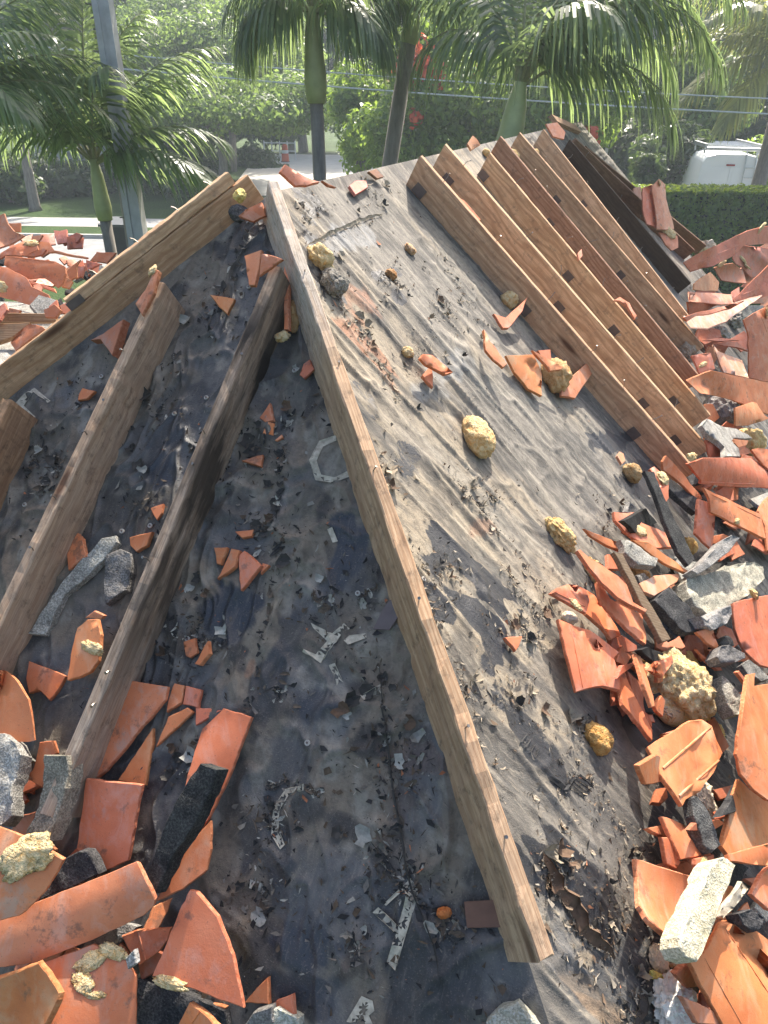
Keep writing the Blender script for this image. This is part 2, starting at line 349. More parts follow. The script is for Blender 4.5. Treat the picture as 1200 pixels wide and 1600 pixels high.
# ------------------------------------------------------------------ roof slopes under torn membrane
# stains and painted shade: x, y, rx, ry, turn (photo measures), colour, strength  -- marks on the membrane, and shade painted under the right heap
STAINS_SHADE = {'R': [
    (735, 890, 26, 95, -58, (.035, .035, .04), .9), (700, 870, 30, 34, 0, (.045, .043, .042), .7), (755, 965, 22, 60, -60, (.03, .03, .033), .85),
    (770, 1010, 32, 34, 0, (.05, .05, .052), .7), (690, 945, 16, 50, -70, (.03, .03, .034), .8), (945, 695, 34, 26, -30, (.04, .036, .034), .8),
    (575, 540, 14, 75, -60, (.42, .17, .08), .6), (560, 470, 20, 40, -50, (.45, .20, .11), .5), (752, 825, 22, 16, 0, (.32, .15, .08), .5),
    (830, 1165, 20, 60, -60, (.04, .04, .045), .75), (870, 1205, 22, 40, -60, (.035, .035, .04), .8), (960, 1250, 50, 120, -70, (.10, .095, .088), .75),
    (900, 1390, 40, 110, -62, (.06, .05, .042), .8), (820, 1130, 20, 90, -62, (.06, .055, .05), .6), (960, 1500, 70, 90, 0, (.06, .062, .066), .85),
    (800, 1330, 14, 90, -60, (.05, .04, .035), .8), (860, 1060, 60, 50, 0, (.16, .14, .12), .5), (1000, 1330, 40, 70, -60, (.09, .085, .08), .7),
    (905, 1530, 40, 60, 0, (.06, .062, .068), .85), (930, 1570, 18, 70, -75, (.36, .24, .14), .55), (910, 1500, 22, 16, 0, (.42, .33, .22), .6), (860, 1480, 26, 60, -60, (.11, .11, .112), .7),
    (760, 740, 22, 30, 0, (.14, .12, .10), .4), (540, 370, 60, 22, 15, (.30, .31, .32), .5), (690, 590, 60, 26, -50, (.30, .30, .29), .5), (600, 330, 26, 30, 0, (.13, .12, .10), .5),
    (480, 320, 20, 40, -40, (.05, .045, .04), .55), (510, 440, 18, 40, -50, (.05, .045, .04), .6),
    (605, 430, 16, 12, 0, (.06, .045, .035), .8), (620, 470, 14, 14, 0, (.08, .06, .045), .7), (560, 620, 22, 40, -40, (.06, .05, .045), .5), (640, 720, 22, 30, 0, (.05, .042, .036), .6),
    (690, 780, 18, 24, 0, (.10, .085, .07), .5), (1000, 760, 26, 60, -50, (.05, .045, .042), .7), (925, 900, 24, 50, -60, (.12, .11, .10), .5),
    (1040, 1580, 40, 60, 0, (.12, .09, .07), .6),
    (1130, 1500, 130, 200, 0, (.04, .034, .03), .9), (1110, 1200, 110, 220, 0, (.04, .034, .03), .92), (1080, 950, 120, 190, 0, (.04, .034, .03), .92), (1130, 740, 90, 120, 0, (.04, .034, .03), .9), (1150, 520, 80, 170, 0, (.045, .036, .032), .9), (990, 1010, 60, 110, 0, (.04, .035, .03), .85), (1000, 1130, 26, 60, 20, (.035, .032, .03), .8)],  # gaps of the heap: painted shade over the dirt hidden there
 'H': [
    (545, 860, 32, 62, 10, (.020, .024, .034), 1), (365, 950, 40, 40, 40, (.020, .024, .034), .95), (250, 740, 40, 30, 30, (.022, .026, .036), .95), (500, 1120, 40, 30, 0, (.026, .028, .036), .9),
    (485, 1480, 60, 60, 0, (.028, .031, .040), .95), (470, 1420, 50, 30, 20, (.085, .088, .092), .5), (470, 1550, 60, 40, 0, (.020, .023, .03), .9), (660, 1540, 60, 70, 0, (.045, .047, .05), .8),
    (260, 690, 30, 50, 60, (.022, .026, .036), .8), (420, 1330, 46, 60, 0, (.030, .031, .036), .8), (350, 1160, 40, 50, 0, (.028, .03, .036), .6),
    (520, 720, 34, 14, 60, (.22, .20, .165), .6), (490, 700, 12, 44, 10, (.23, .21, .17), .6), (478, 850, 26, 40, 10, (.20, .17, .13), .65), (480, 780, 30, 30, 0, (.13, .11, .085), .6),
    (430, 905, 22, 50, -14, (.21, .18, .135), .8), (405, 1000, 22, 60, -14, (.22, .185, .14), .8), (380, 1085, 18, 40, -14, (.20, .165, .125), .8), (395, 1040, 8, 20, -14, (.42, .17, .08), .35),
    (640, 1180, 50, 26, 0, (.14, .085, .07), .5), (620, 1250, 30, 30, 0, (.10, .07, .055), .5), (600, 1340, 26, 50, 20, (.07, .05, .038), .6), (560, 1510, 22, 40, -20, (.075, .052, .04), .6),
    (370, 1300, 30, 30, 0, (.06, .052, .046), .5), (300, 1000, 46, 26, 20, (.045, .036, .028), .7), (330, 800, 50, 30, 0, (.06, .05, .04), .5), (60, 660, 60, 40, 30, (.085, .072, .055), .6),
    (170, 760, 50, 30, 50, (.05, .05, .045), .4), (390, 380, 60, 40, 0, (.035, .036, .038), .8), (330, 440, 36, 30, 30, (.14, .125, .10), .55), (300, 540, 40, 30, 40, (.13, .115, .09), .5),
    (460, 610, 22, 50, 10, (.18, .165, .135), .5), (420, 700, 26, 60, -10, (.05, .048, .045), .5), (280, 650, 40, 60, 50, (.028, .029, .033), .6), (90, 700, 40, 40, 40, (.10, .085, .062), .5),
    (250, 800, 60, 50, 50, (.055, .046, .034), .6), (160, 830, 40, 50, 50, (.055, .05, .044), .4), (500, 1000, 70, 60, 0, (.075, .066, .056), .5), (450, 1200, 40, 60, 0, (.036, .036, .04), .6), (735, 1530, 30, 60, 0, (.055, .056, .06), .7)]}

def relief(plane, P):
    """wrinkles of the membrane: height above the deck, and how dusty it lies"""
    Q = P-APEX
    if plane == 'R':
        a = Q@RD; d = Q@D_R
        w = fbm(a*3.2, d*.7, 3, 5)
        r1 = 1-np.abs(2*fbm(a*8+w*1.1, d*.8, 2, 1)-1)
        r2 = 1-np.abs(2*fbm(a*20+w*1.6, d*1.7, 2, 9)-1)
        sm = sstep(.38, .60, fbm(a*2.3, d*1.1, 3, 77))
        sn = sstep(.40, .62, fbm(a*1.7+3, d*1.3, 3, 79)); r3 = 1-np.abs(2*fbm(a*7+d*3+w*2, d*5-a*2+w*2, 2, 83)-1); h = (.002+.014*sn)*r1**9+(.001+.006*sm)*r2**7+.007*sstep(.45, .62, fbm(a*2.1, d*2.1, 2, 87))*r3**9+.012*fbm(a*2.2, d*2.0, 3, 2)+.002*fbm(a*20, d*14, 2, 4)
    else:
        a = Q@AC; d = Q@D_H
        w = fbm(a*2.5, d*2.5, 3, 15)
        r1 = 1-np.abs(2*fbm(a*5+w*3, d*2.2+w, 3, 11)-1)
        r2 = 1-np.abs(2*fbm(a*12+w*4, d*8+w*4, 2, 19)-1)
        h = .017*r1**9+.012*r2**7+.010*fbm(a*2.2, d*2.2, 3, 12)+.004*fbm(a*20, d*20, 2, 14)
    return h-.012
def membrane(name, plane, P, rows, cols):
    n = PLANES[plane][1]
    Q = P-APEX
    if plane == 'R': a, d = Q@RD, Q@D_R
    else: a, d = Q@AC, Q@D_H
    hd = np.abs(Q@RD-d*(HIP_R@RD)/(HIP_R@D_R)) if plane == 'R' else np.minimum(np.abs(a-d*(HIP_R@AC)/(HIP_R@D_H)), np.abs(a-d*(HIP_L@AC)/(HIP_L@D_H)))
    edge = sstep(0, .05, np.minimum(d, 9))*sstep(0, .05, hd)
    h = relief(plane, P)
    k = fbm(a*9, d*9, 3, 31); big = fbm(a*1.7, d*1.2, 4, 37)
    if plane == 'R':
        st = fbm(a*13+fbm(a*3, d*3, 3, 41)*1.5, d*1.1, 3, 43); st2 = fbm(a*30, d*3.0, 2, 47)
        tan = np.array([.315, .258, .183]); gry = np.array([.195, .174, .145]); dk = np.array([.065, .060, .054])
        col = tan*1.0+(gry-tan)*sstep(.40, .62, big)[:, None]
        col = col+(dk-col)*(.85*sstep(.51, .68, st))[:, None]
        col = col+(np.array([.36, .32, .255])-col)*(.5*sstep(.55, .75, st2))[:, None]
        col = col+(dk-col)*(.7*sstep(.57, .74, k))[:, None]
        lo = sstep(1.5, 2.3, d+(k-.5)*.6)                                # lower courses are bare and greyer
        col = col+(np.array([.135, .130, .120])-col)*(.62*lo)[:, None]
        wet = .15+.5*lo
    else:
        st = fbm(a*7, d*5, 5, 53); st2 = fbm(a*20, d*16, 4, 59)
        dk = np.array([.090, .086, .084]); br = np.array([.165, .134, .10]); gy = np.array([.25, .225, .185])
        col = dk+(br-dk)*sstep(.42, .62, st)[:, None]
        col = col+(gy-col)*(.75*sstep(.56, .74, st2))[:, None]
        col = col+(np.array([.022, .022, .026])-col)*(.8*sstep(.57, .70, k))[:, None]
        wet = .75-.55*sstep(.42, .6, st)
    wet = np.broadcast_to(wet, h.shape).copy()
    fine = fbm(a*26, d*(8 if plane == 'R' else 24), 2, 63); uv = proj(P); wx = (fbm(a*8, d*8, 4, 61)-.5)*44; wy = (fbm(a*8, d*8, 4, 67)-.5)*44; black = np.zeros(len(P))
    for (x, y, rx, ry, ang, c, s) in STAINS_SHADE[plane]:
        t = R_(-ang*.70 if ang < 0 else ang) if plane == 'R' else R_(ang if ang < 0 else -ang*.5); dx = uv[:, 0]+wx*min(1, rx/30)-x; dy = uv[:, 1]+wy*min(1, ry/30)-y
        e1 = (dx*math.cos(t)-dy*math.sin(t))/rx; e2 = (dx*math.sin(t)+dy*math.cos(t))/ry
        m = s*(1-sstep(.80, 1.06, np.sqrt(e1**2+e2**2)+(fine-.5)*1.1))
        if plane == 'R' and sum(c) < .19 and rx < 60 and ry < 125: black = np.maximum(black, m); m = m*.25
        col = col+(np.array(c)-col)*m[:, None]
        lum = c[0]+c[1]+c[2]
        wet = wet+((1.0 if lum < .13 and c[2] >= c[0] else .1)-wet)*m
    V_ = P+n[None]*(h*edge)[:, None]
    i = np.arange(rows-1)[:, None]*cols+np.arange(cols-1)[None]
    F = np.stack([i, i+cols, i+cols+1, i+1], -1).reshape(-1, 4)
    a_, b_, c_ = V_[F[0, 0]], V_[F[0, 1]], V_[F[0, 2]]
    if np.cross(b_-a_, c_-a_)@n < 0: F = F[:, ::-1].copy()
    o = mesh_obj(name, V_, F, MT['membrane'], roof, smooth=True)
    at_ = o.data.color_attributes.new('base', 'FLOAT_COLOR', 'POINT')
    at_.data.foreach_set('color', np.concatenate([np.clip(col, .01, .8), np.ones((len(col), 1))], 1).astype(np.float32).ravel())
    for nm_, vv_ in (('black', black), ('streak', np.full(len(P), 1.0 if plane == 'R' else .3))):
        q_ = o.data.attributes.new(nm_, 'FLOAT', 'POINT'); q_.data.foreach_set('value', vv_.astype(np.float32))
    q_ = o.data.attributes.new('slope', 'FLOAT_VECTOR', 'POINT'); q_.data.foreach_set('vector', np.stack([a, d, 0*a], 1).astype(np.float32).ravel())
    w_ = o.data.attributes.new('wet', 'FLOAT', 'POINT'); w_.data.foreach_set('value', np.clip(wet, 0, 1).astype(np.float32))
    return o
roof = empty('roof', APEX, 'steep hip roof stripped down to its dark dusty underlayment', None, None, 'structure')
# side slope (sunlit): from the right hip along the ridge
rows, cols = 440, 640
d = (np.linspace(0, 1, rows)**.9)*3.45
u = np.linspace(0, 1, cols)**2.0
hip_a = (HIP_R@RD)/(HIP_R@D_R)                                 # ridge offset of the hip per metre down the slope
A0 = d[:, None]*hip_a; A_ = A0+(7.4-A0)*u[None]
P = APEX+A_[..., None]*RD+d[:, None, None]*D_R
membrane('underlayment', 'R', P.reshape(-1, 3), rows, cols)['label'] = 'sunlit dusty tan underlayment on the right slope'
# hip end (in shade): between both hips
rows, cols = 430, 540
d = np.linspace(0, 1, rows)*3.1
hr = (HIP_R@AC)/(HIP_R@D_H); hl = (HIP_L@AC)/(HIP_L@D_H)
lo = np.maximum(d*hl, -2.6); hi = d*hr
A_ = lo[:, None]+(hi-lo)[:, None]*np.linspace(0, 1, cols)[None]
P = APEX+A_[..., None]*AC+d[:, None, None]*D_H
membrane('underlayment', 'H', P.reshape(-1, 3), rows, cols)['label'] = 'shaded charcoal underlayment on the hip end'
# far slope behind the ridge, eave fascia and house walls below (plain, hardly seen)
b = MB()
ridge_far = APEX+RD*7.4
e_r = APEX+HIP_R*(3.45/(HIP_R@D_R)); e_l = APEX+HIP_L*(3.45/(HIP_R@D_R))
b.add([APEX, ridge_far, ridge_far+D_L*3.45, e_l], [(0, 1, 2, 3)])
b.build('far_slope', MT['tar'], roof)
# house walls under the eaves
b = MB()
H_ = e_r[2]-.25
pts = [e_r-AC*.4+RD*.4, ridge_far+D_R*3.45-AC*.4, ridge_far+D_L*3.45+AC*.4, e_l+AC*.4+RD*.4]
q = [np.array([p[0], p[1], z]) for p in pts for z in (0, H_)]
b.add(q, [(0, 2, 3, 1), (2, 4, 5, 3), (4, 6, 7, 5), (6, 0, 1, 7)])
b.build('house_wall', m_flat('house_stucco', (.62, .58, .50), .9), roof)

# lap seams: the upper sheet's edge lies a few millimetres proud
def strip_mesh(pts, plane, width, lift=.006, curl=0.0, jag=.35, seed=0, step=.02, side=1):
    """a torn strip following the points on a slope; one edge may curl up"""
    n = PLANES[plane][1]; rr = random.Random(seed)
    W = [at(x, y, plane, 0) for x, y in pts]
    L = [0]
    for i in range(1, len(W)): L.append(L[-1]+np.linalg.norm(W[i]-W[i-1]))
    k = max(3, int(L[-1]/step)); v = []; f = []
    for i in range(k+1):
        s = L[-1]*i/k; j = max(0, min(len(W)-2, next((q-1 for q in range(1, len(L)) if L[q] >= s), len(L)-2)))
        p = W[j]+(W[j+1]-W[j])*((s-L[j])/max(1e-6, L[j+1]-L[j])); t = nrm(W[j+1]-W[j]); c = np.cross(n, t)*side
        taper = min(1, 4*(i+.4)/k, 4*(k-i+.4)/k)
        w = width*taper*(1-jag*rr.random()); z0 = lift+rr.uniform(0, .002)+relief(plane, p[None])[0]*1.0; cu = curl*(.4+.8*rr.random())*taper
        sh = c*rr.uniform(-1, 1)*width*.18
        v += [p+sh+n*z0, p+sh+c*w*.45+n*(z0+.002+cu*.35), p+sh+c*w*.85+n*(z0+.002+cu), p+sh+c*w*.8*(1-.3*(cu > .008))+n*(z0+.004+cu*1.3)]
    for i in range(k):
        for q in range(3): f.append((i*4+q, i*4+q+1, i*4+q+5, i*4+q+4))
    return v, f
def m_scrap(name, c, amp=.5):
    t = NT(name); o = t.coord(); n = t.noise(o, 45, 4)
    col = t.mix(1.0, t.mix(t.ramp(n, [(.35, amp), (.6, 0)]), c, tuple(x*.3 for x in c)), t.ocol(), 'MULTIPLY')
    return t.done(t.bsdf(col, .85, t.bump(n, .4, .006), .2))
MT['scrap_dark'] = m_scrap('dark_scrap', (.06, .055, .05)); MT['scrap_tan'] = m_scrap('tan_scrap', (.33, .28, .21)); MT['scrap_grey'] = m_scrap('grey_scrap', (.36, .35, .31)); MT['scrap_brown'] = m_scrap('brown_scrap', (.14, .09, .06))
LAPS = [('R', [(478, 386), (520, 366), (560, 348), (598, 334)], .016, .004, 'scrap_tan'),
        ('R', [(840, 1340), (870, 1400), (910, 1460), (960, 1500)], .045, .016, 'scrap_brown'),
        ('H', [(590, 1010), (600, 1120), (612, 1230), (640, 1380), (680, 1480), (700, 1590)], .008, .001, 'scrap_dark'),
        ('R', [(1030, 1500), (1000, 1560), (990, 1600)], .03, .01, 'scrap_dark')]
for i, (pl, pts, w, cu, mt) in enumerate(LAPS):
    v, f = strip_mesh(pts, pl, w, .004, cu, .45, 50+i)
    mesh_obj('lap_edge', v, f, MT[mt], roof, smooth=False)

# pale printed letters worn off the membrane, and black print marks on the sunlit slope
PRINT = [
 ('H', 'print_', (340, 1100, 1.7143), [[(445, 535), (520, 465), (540, 500), (530, 545), (478, 712), (453, 690), (500, 545), (510, 510), (505, 495), (452, 540)]]),
 ('H', 'print_', (340, 1100, 1.7143), [[(432, 543), (416, 558), (482, 615), (490, 596)]]),
 ('H', 'print_', (340, 1100, 1.7143), [[(237, 214), (185, 228), (150, 280), (148, 350), (174, 389), (186, 376), (168, 335), (170, 285), (196, 246), (236, 232)]]),
 ('H', 'print_', (340, 1100, 1.7143), [[(345, 850), (385, 782), (415, 795), (420, 822), (405, 835), (415, 857), (395, 857), (392, 838), (383, 835), (372, 857)]]),
 ('H', 'print_', (340, 640, 2.1429), [[(312, 714), (385, 750), (425, 715), (446, 732), (400, 778), (347, 850), (285, 812), (292, 804), (330, 820), (368, 776), (320, 731)]]),
 ('H', 'print_', (340, 640, 2.1429), [[(373, 856), (395, 850), (421, 914), (400, 925)]]),
 ('H', 'print_', (340, 640, 2.1429), [[(442, 757), (498, 750), (502, 766), (440, 790), (425, 775)]]),
 ('H', 'print_', (340, 640, 2.1429), [[(478, 958), (545, 920), (549, 955), (492, 973)]]),
 ('H', 'print_', (340, 640, 2.1429), [[(368, 402), (385, 395), (402, 440), (385, 445)]]),
 ('H', 'print_', (0, 240, 2.7273), [[(65, 1075), (150, 1000), (217, 1055), (205, 1066), (152, 1024), (102, 1075), (157, 1126), (140, 1140)]]),
 ('H', 'print_', (340, 640, 2.1429), [[(400, 90), (345, 110), (315, 180), (330, 240), (395, 250), (440, 225), (435, 205), (395, 230), (350, 222), (338, 180), (358, 130), (402, 110)]]),
 ('R', 'blackprint', (340, 1100, 1.7143), [[(800+i*14, 108+i*13), (806+i*14, 104+i*13), (832+i*10, 78+i*14), (826+i*10, 82+i*14)] for i in range(4)]),
 ('R', 'blackprint', (340, 1100, 1.7143), [[(880, 200), (888, 196), (930, 220), (960, 180), (966, 186), (928, 236)]]),
 ('R', 'blackprint', (340, 1100, 1.7143), [[(930+i*9, 212-i*5), (934+i*9, 208-i*5), (985+i*6, 246-i*7), (981+i*6, 250-i*7)] for i in range(5)])]
for pl, mt, (ox, oy, s), polys in PRINT:
    b = MB(); n = PLANES[pl][1]
    for poly in polys:
        pts = [(ox+x/s, oy+y/s) for x, y in poly]
        vs, _, fs, *_ = delaunay_2d_cdt([Vector(p) for p in pts]+[Vector((x+rnd.uniform(-1, 1), y+rnd.uniform(-1, 1))) for x in np.arange(min(p[0] for p in pts), max(p[0] for p in pts), 5) for y in np.arange(min(p[1] for p in pts), max(p[1] for p in pts), 5)], [], [list(range(len(pts)))], 1, 1e-4)
        W = np.array([at(p[0], p[1], pl, 0) for p in vs]); W = W+n*(relief(pl, W)+.003)[:, None]
        fs = [q for q in fs if fbm(vs[q[0]][0]*.11, vs[q[0]][1]*.11, 3, 91) < .645]
        f = [tuple(q) if np.cross(W[q[1]]-W[q[0]], W[q[2]]-W[q[0]])@n > 0 else tuple(q)[::-1] for q in fs]
        b.add(W, f)
    b.build('printed_letter' if mt == 'print_' else 'printed_mark', MT[mt], roof)
# round nail caps
CAPS = {'H': [(294, 999), (485, 1162), (194, 832), (237, 823), (462, 582), (389, 449), (323, 622), (274, 648), (158, 588), (41, 790), (559, 927), (282, 1091)], 'R': [(661, 905)]}
for pl, L in CAPS.items():
    n = PLANES[pl][1]
    for (x, y) in L:
        p = at(x, y, pl); p = p+n*(relief(pl, p[None])[0]+.006)
        b = MB(); b.tube([p-n*.004, p+n*.001], .0075, 8); b.tube([p+n*.001, p+n*.004], .0032, 6, 1)
        b.build('nail_cap', [MT['capw'], MT['strap']], roof, loc=p)
# ------------------------------------------------------------------ lumber
def board(name, label, cat, p0, p1, up, toward, w, h, tint, group=None, cuts=(0, 0), seg=44, warp=.003, seed=0, mat='wood', rag=.0008):
    """a plank whose measured top edge runs p0 to p1; it extends w towards one side and h down; local X runs along it"""
    p0, p1 = np.array(p0), np.array(p1)
    x = nrm(p1-p0); up = nrm(up-x*(up@x)); y = np.cross(up, x); sg = 1 if y@toward > 0 else -1
    h += .012*(h > .1); L = np.linalg.norm(p1-p0); e = .0035; rr = random.Random(seed)
    prof = [(0, -h+e), (0, -e), (e, 0), (w-e, 0), (w, -e), (w, -h+e), (w-e, -h), (e, -h)]
    v = []; f = []; k = len(prof)
    for i in range(seg+1):
        s = L*i/seg
        for (a, b) in prof:
            c = cuts[0]*(-b) if i == 0 else (-cuts[1]*(-b) if i == seg else 0)
            wob = warp*math.sin(3.1*i/seg+seed)
            wv = rag*(mnoise.noise(V((s*9, a*40, seed+b*30)))*1.6+mnoise.noise(V((s*30, a*40+3, seed+b*30))))
            v.append((s+c+(rr.uniform(-.004, .004) if i in (0, seg) else 0), sg*(a+wob+wv+rr.uniform(-.0006, .0006)), b+wv+rr.uniform(-.0006, .0006)+warp*.5*math.cos(4*i/seg+seed)))
    for i in range(seg):
        for j in range(k):
            m = (j+1) % k; f.append((i*k+j, i*k+m, (i+1)*k+m, (i+1)*k+j))
    f.append(tuple(range(k))[::-1]); f.append(tuple(range(seg*k, seg*k+k)))
    me = bpy.data.meshes.new(name)
    me.from_pydata(v, [], f); me.materials.append(MT[mat]); me.update()
    bm = bmesh.new(); bm.from_mesh(me); bmesh.ops.recalc_face_normals(bm, faces=bm.faces); bm.to_mesh(me); bm.free()
    o = bpy.data.objects.new(name, me); COL.objects.link(o)
    o.matrix_basis = Matrix(((x[0], y[0], up[0], p0[0]), (x[1], y[1], up[1], p0[1]), (x[2], y[2], up[2], p0[2]), (0, 0, 0, 1)))
    o.color = (*tint, 1); tag(o, label, cat, group); o['len'] = L; o['sg'] = sg
    return o
def fit_h(p, d, up, a, b):
    """height over the line p + s d at which it is seen along the photo line a b (least squares)"""
    a, b = np.array(a, float), np.array(b, float); n = np.array([-(b-a)[1], (b-a)[0]]); n /= np.linalg.norm(n); best = None
    for h in np.arange(-.05, .5, .002):
        q = proj(np.array([p+d*s+up*h for s in np.linspace(0, 3.5, 120)])); e = 0
        for t in (a, b):
            j = np.argmin(np.abs(q[:, 0]-t[0])); e += ((q[j]-t)@n)**2
        if best is None or e < best[0]: best = (e, h)
    return best[1]
def on_board(o, s, a, b):
    """world point at length s, a across, b up"""
    m = o.matrix_basis; return np.array(m @ Vector((s, a, b)))
def nail(o, s, a, lean, hgt=.045, bend=0.0, b0=0.0):
    b = MB(); a = a*o['sg']; p = on_board(o, s, a, b0-.004); m = o.matrix_basis
    u = np.array(m.to_3x3() @ Vector((lean[0], lean[1], 1))); u = nrm(u); q = p+u*hgt*.6; r = q+nrm(u+np.array(m.to_3x3() @ Vector((bend, 0, 0))))*hgt*.4
    b.tube([p, q, r], .0018, 5); b.tube([r, r+nrm(r-q)*.0018], .0042, 7)
    return b.build('nail', MT['nail'], o, loc=p)
def strap(o, s, a0, a1, b0, b1, ln=.055, off=.0025, mt='strap', face='side', lift=0):
    """thin bent metal strap on the side face (a0 = face offset) or across the top"""
    b = MB(); a0 *= o['sg']; a1 *= o['sg']; m = o.matrix_basis; X = np.array(m.to_3x3() @ Vector((1, 0, 0))); Y = np.array(m.to_3x3() @ Vector((0, 1, 0))); Z = np.array(m.to_3x3() @ Vector((0, 0, 1)))
    if face == 'side':
        c = on_board(o, s, a0, (b0+b1)/2); b.box(c, X*ln/2, Y*.0016, Z*abs(b1-b0)/2)
    else:
        c = on_board(o, s, (a0+a1)/2, b0+off); b.box(c, X*ln/2, Y*abs(a1-a0)/2, Z*.0016)
    return b.build('metal_strap', MT[mt], o, loc=c)
BH, BW = .139, .038
RB = 'two by six battens standing on edge on the sunlit slope'
rb = [((656, 244), (1068, 714), (1.53, 1.33, 1.19), 'reddish brown batten nearest the bare membrane, with a round knot near its top'),
      ((695, 226), (1103, 696), (1.75, 1.64, 1.47), 'light tan batten, second from the bare membrane on the sunlit slope'),
      ((765, 239), (1105, 644), (1.69, 1.54, 1.33), 'honey brown batten, third from the bare membrane, with a dark eye shaped knot'),
      ((782, 213), (1092, 588), (0.96, 0.79, 0.75), 'chocolate brown batten, fourth from the bare membrane, with fine ribbed grain'),
      ((812, 207), (1096, 538), (1.49, 1.36, 1.20), 'mid brown batten with a large round knot, fifth from the bare membrane'),
      ((849, 202), (1074, 491), (1.67, 1.54, 1.38), 'pale brown batten just in front of the blackened one'),
      ((890, 218), (1077, 439), (.17, .155, .15), 'blackened tarry batten on the sunlit slope, the darkest of the row')]
RBO = []
for i, (a, b, tint, lab) in enumerate(rb):
    p0 = at(*a, 'R', BH); p1 = at(*b, 'R', BH); x = nrm(p1-p0)
    o = board('roof_batten', lab, 'batten', p0, p1+x*(.10 if i == 0 else .03), N_R, RD, BW, BH, tint, RB, cuts=(.25, .0), seed=i)
    RBO.append(o); L = o['len']; rr = random.Random(90+i); k = [6, 6, 5, 6, 5, 5, 4][i]
    for j in range(k):
        nail(o, L*(.04+.92*(j+rr.uniform(.1, .8))/k), BW*rr.uniform(.2, .8), (rr.uniform(-1.0, .5), rr.uniform(-.6, .6)), rr.uniform(.035, .06), rr.uniform(-.8, .8))
    for fr in [(.05, .42, .83), (.06, .47, .80, .93), (.03, .41, .62, .9), (.30, .72), (.25, .6), (.35, .8), ()][i]:
        strap(o, L*fr, -.003, 0, -BH*.62, -BH*.98, .062)
# boards farther along the ridge
def rboard(a, b, tint, lab):
    return board('roof_batten', lab, 'batten', at(*a, 'R', BH), at(*b, 'R', BH), N_R, RD, BW, BH, tint, seed=len(lab))
rboard((901, 218), (1086, 392), (.62, .48, .40), 'weathered brown batten behind the blackened one')
rboard((918, 232), (1104, 384), (.50, .40, .34), 'farthest batten of the row, half hidden, beside the hedge')
board('lumber_offcut', 'short wood offcut sticking up at the far end of the ridge', 'offcut', at(872, 190, 'R', .16), at(908, 206, 'R', .13), N_R, RD, .09, .04, (.9, .78, .66), seed=3)
# plank along the right hip
up = nrm(N_R+N_H)
lat = np.cross(up, HIP_R); lat = lat if lat@_X > 0 else -lat
def hip_pt(u, v, axis):
    """nearest point of a hip line to the sight line"""
    r = ray(u, v); w0 = EYE-APEX; b = r@axis; return APEX+axis*((axis@w0-b*(r@w0))/(1-b*b))
HH = .137
hp = lambda S: APEX+HIP_R*S+lat*(-.029+.0063*(S-1.2)+.019)+up*HH
p0 = min((hp(S) for S in np.linspace(-.1, .5, 200)), key=lambda p: abs(proj(p[None])[0, 1]-282)); p1 = min((hp(S) for S in np.linspace(1.5, 3, 300)), key=lambda p: abs(proj(p[None])[0, 1]-1493))
hip = board('hip_board', 'long weathered grey brown plank running down the middle hip', 'plank', p0, p1, up, -lat, .038, HH+.012, (1.2, 1.12, 1.02), seed=21, warp=.005, seg=70, mat='wood_grey', rag=.004)
for s, a in ((.18, .5), (.34, .3), (.5, .6), (.66, .4), (.8, .5), (.9, .3)):
    nail(hip, hip['len']*s, BW*a, (rnd.uniform(-.5, .5), rnd.uniform(-.5, .5)), rnd.uniform(.004, .03))
# battens on the shaded hip end
HB = 'battens lying up the shaded hip end'
def hboard(a, b, tint, lab, ext=0, seed=0, mat='wood_old'):
    p0 = at(*a, 'H', BH); p1 = at(*b, 'H', BH); x = nrm(p1-p0)
    return board('roof_batten', lab, 'batten', p0, p1+x*ext, N_H, AC, BW, BH, tint, HB, seed=seed, mat=mat, rag=.0022)
hbA = hboard((243, 440), (0, 937), (1.13, 1.04, 0.95), 'brown batten on the hip end carrying a tile shard at its top', ext=.25, seed=31)
hbB = hboard((422, 416), (62, 1270), (1.04, 0.97, 0.90), 'long batten on the hip end with a black burnt stain near its top', seed=32, mat='wood_burn')
hbC = hboard((2, 622), (-90, 820), (.86, .70, .56), 'short stub of a batten cut off by the left edge, beside the pale letter', ext=.1, seed=33)
for o, L in ((hbA, (.2, .33, .42, .58, .7, .85)), (hbB, (.2, .36, .42, .6, .78, .83))):
    for s in L: nail(o, o['len']*s, BW*rnd.uniform(.2, .8), (rnd.uniform(-.5, .5), rnd.uniform(-.5, .5)), rnd.uniform(.006, .035), .5)
# doubled beam along the left hip: a deep board and a second board on its top
upl = nrm(N_L+N_H); latl = np.cross(upl, HIP_L); latl = latl if latl@AC > 0 else -latl       # towards the hip end
g0, g1 = at(286, 409, 'H'), at(0, 632, 'H'); gd = nrm(g1-g0); g0 = g0-gd*.45
h1 = fit_h(g0, gd, upl, (94, 501), (16, 560)); h2 = fit_h(g0, gd, upl, (240, 358), (112, 462))
print('beam heights', h1, h2)
def along(pt, h, u):
    return min(np.linspace(0, 4, 800), key=lambda s: abs(proj((pt+gd*s+upl*h)[None])[0, 0]-u))
s0, s1 = along(g0, h1, 388), along(g0, h1, 0)+.4
beam = board('hip_beam', 'deep tan beam running down the left hip, stained near the ridge', 'beam', g0+gd*s0+upl*h1, g0+gd*s1+upl*h1, upl, -latl, .038, h1+.02, (1.22, 1.08, .90), seed=41, seg=50, rag=.0018)
s0, s1 = along(g0, h2, 356), along(g0, h2, 100)
beam2 = board('hip_beam', 'narrow grooved board lying on top of the left hip beam, bright on its upper edge', 'beam', g0+gd*s0+upl*h2, g0+gd*s1+upl*h2, upl, -latl, .040, h2-h1-.002, (1.62, 1.48, 1.30), seed=44, seg=50, rag=.0018)
